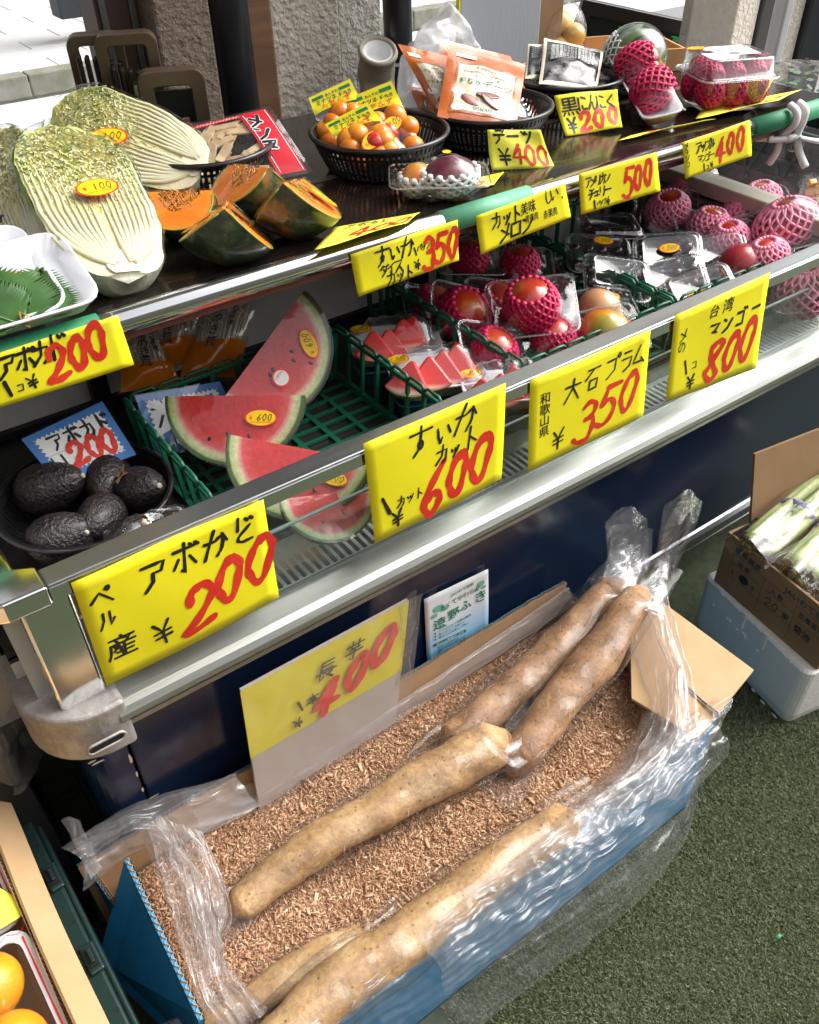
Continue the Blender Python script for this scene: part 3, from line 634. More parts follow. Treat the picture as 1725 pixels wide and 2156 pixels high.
def d_t5(b, r, S, w, h):
    write(b, S, 'メキシコ', w*.03, h*.80, .013, .002, vert=True, adv=.95); write(b, S, 'アップル', w*.17, h*.60, .021, .0036, slant=.12, adv=.72); write(b, S, 'マンゴー', w*.19, h*.32, .017, .0028, slant=.1, adv=.75)
    write(b, S, '1', w*.24, h*.05, .017, .004); write(b, S, 'コ', w*.31, h*.08, .010, .002); write(b, S, '¥', w*.37, h*.06, .013, .0026, rot=10)
    for ch, x, y, s in (('4', .44, .14, .056), ('0', .60, .28, .048), ('0', .74, .28, .054)): write(r, S, ch, w*x, h*y, s, 0.0082, asp=0.55, slant=0.15, jit=0.01)
paper_sign('yellow shelf tag with red 400 nearest the peg', q4([(1437, 300), (1580, 252), (1583, 328), (1443, 377)], TY), d_t5, wave=0.0006, ph=4)
# ------------------------------------------------------------------ kit of goods
def frameYZ(o, Y, Z):
    Y = Vector(Y).normalized(); Z = Vector(Z); Z = (Z-Y*Z.dot(Y)).normalized(); X = Y.cross(Z)
    M = Matrix.Identity(4)
    for i in range(3): M[i][0], M[i][1], M[i][2], M[i][3] = X[i], Y[i], Z[i], o[i]
    return M
def to_cam(p): return (EYE-Vector(p)).normalized()
def obj_axis(t, axis, lo, hi):
    tc = t.nodes.new('ShaderNodeTexCoord'); sp = t.nodes.new('ShaderNodeSeparateXYZ'); t.links.new(tc.outputs['Object'], sp.inputs[0])
    mr = t.nodes.new('ShaderNodeMapRange'); mr.inputs['From Min'].default_value = lo; mr.inputs['From Max'].default_value = hi
    t.links.new(sp.outputs['XYZ'.index(axis)], mr.inputs['Value']); return mr.outputs[0]
def obj_len(t, lo, hi, scale=(1, 1, 1)):
    tc = t.nodes.new('ShaderNodeTexCoord'); mp = t.nodes.new('ShaderNodeMapping'); mp.inputs['Scale'].default_value = scale; t.links.new(tc.outputs['Object'], mp.inputs['Vector'])
    ln = t.nodes.new('ShaderNodeVectorMath'); ln.operation = 'LENGTH'; t.links.new(mp.outputs[0], ln.inputs[0])
    mr = t.nodes.new('ShaderNodeMapRange'); mr.inputs['From Min'].default_value = lo; mr.inputs['From Max'].default_value = hi
    t.links.new(ln.outputs['Value'], mr.inputs['Value']); return mr.outputs[0]
def mixfac(t, a, b, k):
    m_ = t.nodes.new('ShaderNodeMath'); m_.operation = 'MULTIPLY_ADD'; m_.inputs[1].default_value = k; t.links.new(b, m_.inputs[0]); t.links.new(a, m_.inputs[2]); return m_.outputs[0]

# --- black slotted basket
_bk = {}
def basket(label, x, y, z, r=0.116, rb=0.088, h=0.062, mat=None, group='black slotted baskets'):
    mat = mat or M_BPLAS; t = thing('basket', label, 'basket', T(x, y, z), group)
    key = (r, rb, h)
    if key not in _bk:
        rim = MB().tube([(r*math.cos(a), r*math.sin(a), h) for a in np.linspace(0, 2*math.pi, 41)[:-1]], 0.0045, 8, closed=True)
        base = MB().lathe([(rb*0.55, 0.003), (rb, 0.003), (rb+0.002, 0.006)], 40)
        for i in range(22):
            x_ = -rb+(i+.5)*2*rb/22; l = math.sqrt(max(0, rb*rb-x_*x_)); base.box(x_-0.0012, x_+0.0012, -l, l, 0.002, 0.0045)
        n = 72; wall = MB()
        for i in range(n):
            a = 2*math.pi*i/n; da = 0.30*2*math.pi/n; vs = []
            for (rr_, zz) in ((rb, 0.004), (rb+(r-rb)*0.25, h*0.18), (rb+(r-rb)*0.62, h*0.55), (r-0.001, h)):
                for s_ in (-1, 1): vs.append((rr_*math.cos(a+s_*da), rr_*math.sin(a+s_*da), zz))
            wall.add(vs, [(k*2, k*2+1, k*2+3, k*2+2) for k in range(3)])
        hoops = MB()
        for q in (0.30, 0.78): hoops.lathe([(rb+(r-rb)*q-0.0008, h*(q*0.92)-0.002), (rb+(r-rb)*q+0.0008, h*(q*0.92)+0.0025)], 48)
        hoops.lathe([(r-0.007, h-0.011), (r-0.001, h-0.001)], 48)
        _bk[key] = (rim.mesh('rim'), base.mesh('base_grid'), wall.mesh('wall_ribs'), hoops.mesh('hoop'))
        for q in _bk[key]: q.materials.append(mat)
    a, b, c, d = _bk[key]
    put('rim', a, mat, t, smooth=True); put('base_grid', b, mat, t); w_ = put('wall_ribs', c, mat, t, solid=0.0014); w_['kind'] = 'stuff'; put('hoop', d, mat, t, solid=0.0012)
    return t

# --- pillow pouch on four corners
def pouch(name, label, corners, thick, mat, draw=None, cat='pouch', group=None, seal=0.1, out=None, back=0.5, wav=0.0015, ph=0.0, parts=None, nu=18, nv=20):
    a, b, c, d = [Vector(q) for q in corners]
    o0 = d; w = ((b-a).length+(c-d).length)/2; h = ((d-a).length+(c-b).length)/2
    n = (b-a).cross(d-a).normalized(); out_ = Vector(out) if out is not None else to_cam((a+c)/2)
    if n.dot(out_) < 0: n = -n
    def bul(u, v):
        vv = max(0.0, min(1.0, (v-seal)/(1-seal))); uu = max(0.0, min(1.0, u))
        return (math.sin(math.pi*uu)**0.65)*(math.sin(math.pi*vv)**0.55 if vv > 0 else 0)
    def S(x, y, z=0.0):
        u = x/w; v = 1-y/h; p = (a*(1-u)+b*u)*(1-v)+(d*(1-u)+c*u)*v
        k = bul(u, v); q = wav*(0.4+k)*nz((u*5, v*5, ph), 1.0, ph*3+1)
        return tuple(p+n*(z+thick*k+q)-o0)
    def B(x, y):
        u = x/w; v = 1-y/h; p = (a*(1-u)+b*u)*(1-v)+(d*(1-u)+c*u)*v
        return tuple(p-n*(thick*back*bul(u, v)+0.0004)-o0)
    t = thing(name, label, cat, T(*o0), group)
    body = MB().patch(lambda u, v: S(u*w, v*h), nu, nv); put('front_film', body, mat, t, smooth=True)
    bk = MB().patch(lambda u, v: B(u*w, v*h), nu, nv); put('back_film', bk, mat, t, smooth=True)
    if draw: draw(t, S, w, h)
    return t
def panel(t, S, name, mat, x0, x1, y0, y1, lift=0.0005, nu=10, nv=10):
    return put(name, MB().patch(lambda u, v: S(x0+(x1-x0)*u, y0+(y1-y0)*v, lift), nu, nv), mat, t, smooth=True)

# --- netted fruit
_nf = {}
def net_mesh(r, rows=9, cols=15, top=0.98, bot=-0.98, tr=0.0032, off=1.035):
    mb = MB(); a, b, c = r
    def P(i, j):
        s_ = bot+(top-bot)*j/rows; bb = math.asin(max(-1, min(1, s_)))
        ph = 2*math.pi*(i+0.5*(j % 2))/cols
        return Vector((a*off*math.cos(bb)*math.cos(ph), b*off*math.cos(bb)*math.sin(ph), c*off*math.sin(bb)))
    for j in range(rows):
        for i in range(cols):
            p = P(i, j)
            for q in ((P(i, j+1), P(i-1, j+1)) if j % 2 == 0 else (P(i, j+1), P(i+1, j+1))):
                m_ = (p+q)/2*1.03; mb.tube([p, m_, q], tr, 5, caps=False)
    for i in range(cols):
        for j in (rows,): mb.ell(P(i, j), (tr*2.0, tr*2.0, tr*1.6), 6, 4)
    return mb
def net_fruit(parent, M, r, fmat, nmat, key, rows=9, cols=15, top=0.98, stem=None):
    if key not in _nf:
        f = MB().ell((0, 0, 0), r, 28, 18)
        f.v = [tuple(Vector(p)*(1+0.025*nz(p, 14, 3))) for p in f.v]
        _nf[key] = (f.mesh('fruit'), net_mesh(r, rows, cols, top).mesh('foam_net'))
    f, n = _nf[key]
    o = put('fruit', f.copy() if len(f.materials) and f.materials[0] != fmat else f, fmat, parent, smooth=True, M=M); put('foam_net', n, nmat, o, smooth=True)
    return o

# --- clear or foam trays by lofting rounded rectangles
def tray_loops(w, d, h, r=0.02, draft=0.012, flange=0.006, lip=0.002):
    return [rr(w-2*draft-0.006, d-2*draft-0.006, r*0.7, 0.0), rr(w-2*draft, d-2*draft, r*0.8, 0.004), rr(w, d, r, h), rr(w+flange, d+flange, r+flange/2, h+0.001), rr(w+flange*2, d+flange*2, r+flange, h), rr(w+flange*2, d+flange*2, r+flange, h-lip)]
_tr = {}
def clear_tray(parent, w, d, h, r=0.018, draft=0.014, name='clear_tray', mat=None, M=None, ribs=True, flange=0.005):
    key = (w, d, h, r, draft)
    if key not in _tr:
        mb = MB(); L = tray_loops(w, d, h, r, draft, flange); L2 = []
        mb.loft(L, True, False)
        _tr[key] = mb.mesh(name)
    return put(name, _tr[key], mat or M_CLEAR, parent, smooth=True, M=M)
def lid(parent, w, d, h, r=0.018, z=0.0, name='lid', mat=None, M=None, flange=0.005, step=0.012):
    key = ('lid', w, d, h, r, z)
    if key not in _tr:
        mb = MB(); mb.loft([rr(w+flange*2.2, d+flange*2.2, r+flange, z+0.0015), rr(w, d, r, z+0.003), rr(w-0.006, d-0.006, r, z+h-0.004), rr(w-0.012, d-0.012, r*0.9, z+h), rr(w-0.012-step, d-0.012-step, r*0.7, z+h), rr(w-0.016-step, d-0.016-step, r*0.7, z+h-0.003)], False, True)
        _tr[key] = mb.mesh(name)
    return put(name, _tr[key], mat or M_LID, parent, smooth=True, M=M)
def rim_bead(parent, w, d, r, z, rad=0.0014, mat=None, name='rim'):
    return put(name, MB().tube(rr(w, d, r, z, 5), rad, 6, closed=True), mat or M_CLEARR, parent, smooth=True)
def wrap_top(parent, w, d, h, bul, r=0.02, name='wrap', mat=None, fn=None, n=22):
    """cling film drawn over a tray: flat at the rim, lifted by what lies under it"""
    def P(u, v):
        x, y = (u-.5)*w, (v-.5)*d
        e = min(1.0, 4*min(u, 1-u, v, 1-v)); k = math.sin(e*math.pi/2)
        z = h + (bul*k if fn is None else fn(x, y)*k)
        z += 0.0012*nz((x, y, 0), 60, w*9)*k
        return (x, y, z)
    return put(name, MB().patch(P, n, n), mat or M_WRAP, parent, smooth=True)
M_CLEARR = film('clear_rim', milky=0.16, base=0.10, gain=1.4, rough=0.05, bump=(30, 0.1, 0.002))
M_REDNET = pm('crimson_foam_net', (0.52, 0.006, 0.085), 0.5, sss=0.1)
M_PINKNET = pm('pink_foam_net', (0.84, 0.26, 0.40), 0.5, sss=0.15)
M_WHITENET = pm('white_foam_net', (0.75, 0.75, 0.72), 0.5, sss=0.1)
def fruit_mat(name, c1, c2, c3, scale=9, rough=0.3, coat=0.3):
    mt, t, b = newmat(name); n = noise_n(t, coords(t), scale, 3); r = ramp_n(t, n.outputs['Fac'], [(0.35, c1), (0.52, c2), (0.68, c3)])
    t.links.new(r.outputs[0], b.inputs['Base Color']); b.inputs['Roughness'].default_value = rough; b.inputs['Coat Weight'].default_value = coat; b.inputs['Coat Roughness'].default_value = 0.1; return mt
M_MANGO = fruit_mat('red_mango', (0.42, 0.018, 0.016), (0.50, 0.05, 0.018), (0.58, 0.20, 0.03), 16)
M_MANGOY = fruit_mat('orange_mango', (0.55, 0.08, 0.02), (0.62, 0.25, 0.03), (0.35, 0.30, 0.04), 14)
M_MANGOD = fruit_mat('dark_mango', (0.09, 0.012, 0.02), (0.13, 0.02, 0.03), (0.2, 0.05, 0.03), 14)
M_MANGOG = fruit_mat('green_red_mango', (0.06, 0.05, 0.012), (0.28, 0.04, 0.02), (0.34, 0.10, 0.04), 14)
# ------------------------------------------------------------------ napa cabbage halves
def napa_mat(name, face):
    mt, t, b = newmat(name); y = obj_axis(t, 'Y', 0.0, 0.30); n = noise_n(t, coords(t), 45, 4, 0.6); n2 = noise_n(t, coords(t), 160, 2)
    f = mixfac(t, mixfac(t, y, n.outputs['Fac'], 0.55), n2.outputs['Fac'], 0.12)
    if face: st = [(0.38, (0.70, 0.65, 0.44)), (0.60, (0.72, 0.67, 0.36)), (0.80, (0.74, 0.67, 0.24)), (0.94, (0.66, 0.62, 0.20)), (1.0, (0.54, 0.56, 0.16))]
    else: st = [(0.30, (0.76, 0.75, 0.60)), (0.58, (0.64, 0.68, 0.42)), (0.82, (0.38, 0.50, 0.16)), (1.0, (0.20, 0.34, 0.07))]
    r = ramp_n(t, f, st); t.links.new(r.outputs[0], b.inputs['Base Color']); b.inputs['Roughness'].default_value = 0.4
    b.inputs['Subsurface Weight'].default_value = 0.08; b.inputs['Subsurface Scale'].default_value = 0.01
    bump_n(t, n2.outputs['Fac'], 0.35, 0.004, b.inputs['Normal']); return mt
M_NAPAF, M_NAPAB = napa_mat('napa_cut', True), napa_mat('napa_outside', False)
M_RIB = pm('napa_rib', (0.68, 0.64, 0.48), 0.4, col2=(0.66, 0.63, 0.38), nscale=30, sss=0.08)
M_FRILLY = pm('napa_frill', (0.78, 0.72, 0.32), 0.45, col2=(0.82, 0.79, 0.52), nscale=60, sss=0.1); M_FRILLG = pm('napa_green_frill', (0.56, 0.62, 0.22), 0.45, col2=(0.70, 0.72, 0.38), nscale=60, sss=0.1)
def napa_hw(t, W):
    if t < 0.10: return W*(0.34+0.40*math.sqrt(t/0.10))
    if t < 0.45: return W*(0.74+0.26*math.sin((t-0.10)/0.35*math.pi/2))
    return W*(1.0 if t < 0.72 else math.sqrt(max(0.0, 1-((t-0.72)/0.285)**2))*0.97+0.03)
def napa(label, base, top, W=0.074, sticker_at=None, seed=1, roll=(0, 0, 0), D=0.075):
    base, top = Vector(base), Vector(top); L = (top-base).length
    t = thing('napa_cabbage', label, 'cabbage', frameYZ(base, top-base, to_cam(base)+Vector((0, 0, 0.25))+Vector(roll)), 'halved napa cabbages in cling film')
    rnd = random.Random(seed); s0 = L/0.30
    def hw(q): return napa_hw(max(0, min(1, q)), W)*(1+0.05*noise.noise(Vector((q*9, seed, 0))))
    # cut face: crinkled towards the top
    def F(u, v):
        x = (2*u-1)*hw(v)*0.985; y = v*L; k = max(0, v-0.32)
        z = 0.006*k*nz((x, y, 0), 110, seed)+0.010*k*nz((x, y, 0), 55, seed+4) + 0.004*(1-(2*u-1)**2)
        return (x, y, z)
    put('cut_face', MB().patch(F, 60, 70), M_NAPAF, t, smooth=True)
    def Bk(u, v):
        a = math.pi*u; x = math.cos(a)*hw(v); z = -math.sin(a)*D*(hw(v)/W)**0.7
        k = 1+0.06*v*nz((x, v*L, z), 70, seed)+0.045*nz((x*1.2, v*L*.4, z), 32, seed+2)
        return (x*k, v*L, z*k)
    put('outer_leaves', MB().patch(Bk, 40, 50), M_NAPAB, t, smooth=True)
    # butt end
    pts = [Bk(i/24, 0) for i in range(25)]; mb = MB(); mb.add([(0, -0.004, -0.012)]+pts+[F(i/20, 0) for i in range(21)], [(0, 1+i, 2+i) for i in range(24)]+[(0, 27+i, 26+i) for i in range(20)])
    put('butt', mb, M_NAPAB, t, smooth=True)
    # leaf edges fanning from the core
    K = 9
    for k in range(-K, K+1):
        if k == 0: continue
        q = k/K; sgn = 1 if q > 0 else -1; aq = abs(q)
        tend = 0.46+0.44*aq*rnd.uniform(0.7, 1.0); P = []; rad = []
        for i in range(26):
            s_ = i/25; v = 0.055+(tend-0.055)*s_**1.15
            x = sgn*(0.011+(aq*hw(v)*0.93-0.011)*min(1, (1-math.exp(-s_*(4.2+3.5*aq)))*1.02))
            y = v*L; zz = F((x/hw(v)/0.985+1)/2, v)[2]
            P.append((x, y, zz+0.0015)); rad.append((0.0052*(1-s_)**1.2+0.0008)*(1+0.25*noise.noise(Vector((s_*6, k, seed)))))
        put('leaf_edge', MB().tube(P, rad, 6, flat=0.55), M_RIB, t, smooth=True)
    core = MB().patch(lambda u, v: ((2*u-1)*0.024*math.sin(math.pi*(0.25+0.5*v)), 0.0+v*0.042*s0*math.sqrt(max(0, 1-(2*u-1)**2*0.6)), 0.006), 10, 8)
    put('core', core, pm('napa_core%d' % seed, (0.76, 0.67, 0.50), 0.5, col2=(0.80, 0.72, 0.56), nscale=40), t, smooth=True)
    # frilly leaf edges: long wavy ribbons running up to the tips
    fy, fg = MB(), MB()
    for k in range(-15, 16):
        for rep in range(2):
            q = (k+rnd.uniform(-.4, .4))/15.5; t0 = 0.28+0.20*abs(q)*rnd.random()+0.24*rnd.random(); t1 = 0.94+0.05*rnd.random()-0.03*abs(q); n = 64; rows = []
            ph = rnd.uniform(0, 6); am = rnd.uniform(.0014, .0034)
            for i in range(n+1):
                s_ = i/n; v = t0+(t1-t0)*s_; g = min(1, s_*2.2)
                x = q*hw(v)*0.94+am*g*math.sin(s_*(36+8*rnd.random())+ph)+am*.6*g*math.sin(s_*71+ph*2)
                x = max(-hw(v)*.97, min(hw(v)*.97, x)); z0 = F((x/hw(v)/0.985+1)/2, v)[2]; hgt = (.0008+.0018*g)*(1+.4*math.sin(s_*57+ph))
                rows.append([(x, v*L, z0-.001), (x+.0016*math.sin(s_*49+ph), v*L+.0012*math.cos(s_*63), z0+hgt*.6), (x+.0030*math.sin(s_*49+ph+1), v*L, z0+hgt)])
            (fg if (abs(q) > .80 or rnd.random() < .16) else fy).loft(rows, closed=False)
    f_ = put('leaf_frill', fy, M_FRILLY, t, smooth=True); f_['kind'] = 'stuff'; f_ = put('green_leaf_frill', fg, M_FRILLG, t, smooth=True); f_['kind'] = 'stuff'
    # cling film
    def W1(u, v):
        q = -0.02+1.05*v; h_ = hw(min(1, max(0, q)))*1.03+0.002
        x = (2*u-1)*h_; z = 0.0085+0.006*(1-(2*u-1)**4)+0.0012*nz((x, q*L, 0), 60, seed)
        if abs(2*u-1) > 0.93: z -= 0.012*(abs(2*u-1)-0.93)/0.07
        return (x, q*L, z)
    put('cling_film', MB().patch(W1, 30, 36), M_WRAP, t, smooth=True)
    if sticker_at:
        sticker(t, T(sticker_at[0]*W, sticker_at[1]*L, 0.0165) @ RZ(sticker_at[2]), 0.062, '100')
    return t
napa('halved napa cabbage with price sticker leaning out over the shelf edge', (0.322, 1.078, 1.035), (0.352, 1.345, 1.152), 0.080, (0.08, 0.50, 12), 1, roll=(0.35, 0, 0))
napa('halved napa cabbage lying behind the other, butt towards the pumpkins', (0.555, 1.335, 1.055), (0.395, 1.50, 1.135), 0.074, (-0.28, 0.60, -58), 2, roll=(-0.1, 0, 0.9))
napa('napa cabbage half seen as a narrow crinkled strip behind the white trays', (0.242, 1.20, 1.03), (0.275, 1.42, 1.135), 0.062, None, 3, roll=(-0.9, 0, 0.2))

# ------------------------------------------------------------------ foam trays and shiso leaves
def foam_tray(label, M, w, d, h=0.024, group='white foam trays'):
    t = thing('foam_tray', label, 'tray', M, group)
    L = [rr(w-0.05, d-0.05, 0.012, 0.0), rr(w-0.03, d-0.03, 0.016, 0.001), rr(w-0.004, d-0.004, 0.026, h), rr(w, d, 0.028, h), rr(w, d, 0.028, h+0.003), rr(w-0.006, d-0.006, 0.026, h+0.0035), rr(w-0.034, d-0.034, 0.017, 0.007), rr(w-0.054, d-0.054, 0.012, 0.0045)]
    put('tray_shell', MB().loft(L, True, True), M_FOAM, t, smooth=True); return t
p1 = PY(197, 645, 1.035); p2 = PY(150, 496, 1.165)
TM = frameYZ(p1+(p2-p1)*0.5+Vector((-0.118, 0, -0.012)), Vector((0.0, (p2-p1).y, (p2-p1).z)), (0, -0.4, 1))
ft = foam_tray('white foam tray of green shiso leaves with price sticker, at the shelf edge', TM, 0.235, (p2-p1).length+0.006)
foam_tray('empty looking white foam tray peeking out behind the shiso tray', TM @ T(-0.035, 0.035, -0.013), 0.235, 0.175)
sticker(ft, T(0.028, 0.022, 0.0075) @ RX(6), 0.062, '100')
put('water_sheen', MB().patch(lambda u, v: (-0.02+0.10*u, -0.062+0.012*v, 0.0062), 4, 2), M_CLEAR, ft)
M_SHISO = fruit_mat('shiso_leaf', (0.022, 0.075, 0.012), (0.035, 0.105, 0.018), (0.055, 0.14, 0.03), 22, 0.6, 0.0)
def shiso(label, M, L=0.10, W=0.088, seed=0):
    t = thing('shiso_leaf', label, 'leaf', M, 'shiso leaves on the tray'); rnd = random.Random(seed)
    N = 26
    def hwid(s_): return W/2*(math.sin(math.pi*min(1, s_**0.62)))**0.8*(1 if s_ < .98 else 0.4)
    for sgn in (-1, 1):
        mb = MB(); rows = []
        for i in range(N*2+1):
            s_ = i/(2*N); tooth = (0.012 if i % 2 else 0.0)*(1 if 2 < i < 2*N-1 else 0.2)*rnd.uniform(.7, 1.2)
            row = []
            for j in range(7):
                q = j/6; x = sgn*(hwid(s_)*q+tooth*(q == 1)); y = s_*L+0.10*L*q*(1-s_)*(-0.6)+(0.006 if (q == 1 and i % 2) else 0)
                z = 0.005*math.sin(q*1.5)+0.0010*nz((x, y, seed), 40, seed)
                row.append((x, y, z))
            rows.append(row)
        mb.loft(rows, closed=False); put('blade', mb, M_SHISO, t, smooth=True)
    put('midrib', MB().tube([(0, -0.015, 0.002), (0, L*0.5, 0.0012), (0, L, 0.002)], [0.0012, 0.0008, 0.0003], 6), pm('leaf_rib%d' % seed, (0.12, 0.22, 0.06), 0.5), t, smooth=True)
    return t
shiso('broad green shiso leaf lying nearest on the white tray', TM @ T(0.012, -0.062, 0.016) @ RZ(38), 0.105, 0.10, 1)
shiso('green shiso leaf below the others, its toothed edge towards the sticker', TM @ T(0.020, -0.055, 0.011) @ RZ(2), 0.098, 0.10, 2)
shiso('green shiso leaf turned to the cabbage side of the tray', TM @ T(0.028, -0.052, 0.008) @ RZ(-30), 0.088, 0.09, 3)
tie = put('rubber_tie', MB().tube([(0.016, -0.066, 0.016), (0.020, -0.052, 0.024), (0.026, -0.060, 0.022), (0.022, -0.072, 0.014)], 0.0014, 6), pm('tie_orange', (0.5, 0.26, 0.06), 0.5), M=TM, smooth=True); tag(tie, 'small orange rubber tie round the shiso stems', 'rubber band')

# ------------------------------------------------------------------ pumpkin quarters
M_PFLESH = fruit_mat('pumpkin_flesh', (0.78, 0.165, 0.002), (0.82, 0.21, 0.003), (0.84, 0.26, 0.006), 30, 0.5, 0.1)
M_PFIB = pm('pumpkin_fibre', (0.62, 0.19, 0.015), 0.45, col2=(0.76, 0.36, 0.06), nscale=90)
def rind_mat():
    mt, t, b = newmat('pumpkin_rind'); n = noise_n(t, coords(t), 26, 5, 0.65); n2 = noise_n(t, coords(t), 70, 3)
    r = ramp_n(t, n.outputs['Fac'], [(0.40, (0.008, 0.018, 0.008)), (0.50, (0.024, 0.046, 0.016)), (0.57, (0.075, 0.09, 0.03)), (0.66, (0.22, 0.09, 0.02))])
    t.links.new(r.outputs[0], b.inputs['Base Color']); b.inputs['Roughness'].default_value = 0.35; b.inputs['Coat Weight'].default_value = 0.8; b.inputs['Coat Roughness'].default_value = 0.08
    bump_n(t, n2.outputs['Fac'], 0.4, 0.003, b.inputs['Normal']); return mt
M_PRIND = rind_mat()
def prof_p(th, Rr, Hh):   # pumpkin outline: polar angle th from the stem end
    d = 1-0.18*math.exp(-(th/0.35)**2)-0.14*math.exp(-((math.pi-th)/0.4)**2)
    return (Rr*math.sin(th)*d, Hh*math.cos(th)*d)      # (radius, along axis)
def pumpkin(label, M, half=46, Rr=0.088, Hh=0.062, seed=0, stick=None):
    t = thing('pumpkin_quarter', label, 'pumpkin', M, 'pumpkin quarters in cling film'); rnd = random.Random(seed)
    def P(r_, a, y): return (r_*math.sin(a), y, -r_*math.cos(a))
    def rind(u, v):
        a = R(-half+2*half*u); r_, y = prof_p(math.pi*v, Rr, Hh); lob = 1-0.03*abs(math.sin(a*4.0)); return P(r_*lob, a, y)
    put('rind', MB().patch(rind, 26, 22), M_PRIND, t, smooth=True)
    for s_ in (-1, 1):
        a = R(half*s_)
        def face(u, v):
            r_, y = prof_p(math.pi*v, Rr*0.985, Hh); ci = 0.44+0.10*math.sin(v*9+seed)
            ri = r_*ci*math.sin(math.pi*v)**0.5; yi = y*0.62
            k = u; return P(ri+(r_-ri)*k, a, yi+(y-yi)*k)
        put('cut_face', MB().patch(face, 8, 22), M_PFLESH, t, smooth=True)
        rl = MB().tube([P(*(lambda q: (q[0], a, q[1]))(prof_p(math.pi*i/24, Rr*0.99, Hh))) for i in range(1, 24)], 0.0014, 5); put('rind_edge', rl, pm('rind_edge%d%d' % (seed, s_+1), (0.22, 0.26, 0.05), 0.4), t, smooth=True)
    def cav(u, v):
        a = R(-half+2*half*u); r_, y = prof_p(math.pi*v, Rr, Hh); ci = 0.44+0.10*math.sin(v*9+seed); return P(r_*ci*math.sin(math.pi*v)**0.5*0.98*(1+0.35*math.sin(math.pi*u)), a, y*0.62)
    put('seed_cavity', MB().patch(cav, 10, 14), M_PFIB, t, smooth=True)
    fb = MB()
    for s_ in (-1, 1):
        for i in range(46):
            a = R((half-rnd.uniform(0.5, 9))*s_); y0 = rnd.uniform(-0.7, 0.7)*Hh*0.62; r0 = rnd.uniform(0.06, 0.5)*Rr; pts = []
            for j in range(6):
                pts.append(P(r0+0.006*math.sin(j*1.3+i)+rnd.uniform(-.003, .003), a+R(rnd.uniform(-2, 2))-R(0.6*s_), y0+(j-2.5)*0.0045+rnd.uniform(-.002, .002)))
            fb.tube(catmull(pts, 3), 0.0009, 4)
    f_ = put('fibres', fb, M_PFIB, t, smooth=True); f_['kind'] = 'stuff'
    for s_ in (-1, 1):
        a = R((half+2)*s_)
        def fl(u, v):
            r_, y = prof_p(math.pi*v, Rr, Hh); off = 0.0018*s_
            p = P(r_*u*1.01, a, y*(0.9+0.1*u)); return (p[0]+0.002*s_+0.001*nz(p, 50, seed), p[1], p[2]+0.0025+0.001*nz(p, 60, seed+1))
        put('cling_film', MB().patch(fl, 10, 16), M_WRAP, t, smooth=True)
    if stick:
        s_, rr_, y, rot = stick; a = R((half+3.5)*s_); c = P(Rr*rr_, a, y*Hh)
        nx = Vector((math.cos(a)*s_, 0, math.sin(a)*s_)); Mst = frameYZ(Vector(c)+nx*0.003, (0, math.sin(R(rot)), 0) if False else (Vector(P(1, a, 0))*-math.cos(R(rot))+Vector((0, 1, 0))*math.sin(R(rot))), nx)
        sticker(t, Mst, 0.048, '200', 0.5)
    return t
def pk(x, y, yaw, roll, zc=0.083, pitch=0): return T(x, y, SHELF+zc) @ RZ(yaw) @ RY(roll) @ RX(pitch)
pumpkin('front pumpkin quarter resting on its dark rind, sticker on the slanting face by the cabbage', pk(0.488, 1.112, -30, 8, 0.078, -15), 50, 0.084, 0.062, 1, (-1, 0.55, -0.45, 90))
pumpkin('pumpkin quarter beside the yellow lying sign, its narrow orange face turned out', pk(0.606, 1.130, -44, -6, 0.080, -16), 48, 0.084, 0.062, 2, (1, 0.55, 0.2, 80))
pumpkin('pumpkin quarter wedged behind the two front ones below the menma packet', pk(0.590, 1.245, 10, 8, 0.074, -10), 50, 0.078, 0.060, 3, (1, 0.52, -0.4, 75))
pumpkin('pumpkin quarter between the cabbage butt and the front quarter, fibrous face forward', pk(0.470, 1.235, 56, 14, 0.066), 50, 0.074, 0.058, 4)

# ------------------------------------------------------------------ baskets on the shelf
basket('black slotted basket under the menma packet', 0.60, 1.425, SHELF, 0.115)
basket('black slotted basket full of bagged apricots', 0.872, 1.300, SHELF, 0.118)
basket('black slotted basket holding the date pouches', 1.115, 1.300, SHELF, 0.118)
basket('black slotted basket with the silver black pouches', 1.375, 1.365, SHELF, 0.115)
basket('black slotted basket half hidden behind the white trays and cabbages', 0.17, 1.40, SHELF, 0.115)
wr = put('candy_wrapper', MB().patch(lambda u, v: (0.03*u*(1+.3*v), 0.05*v, 0.012*math.sin(u*6)+.01*v), 8, 8), pm('gold_foil', (0.42, 0.30, 0.06), 0.3, 0.8)); wr.location = (0.195, 1.315, 1.05); tag(wr, 'gold foil packet corner in the basket behind the white trays', 'packet')
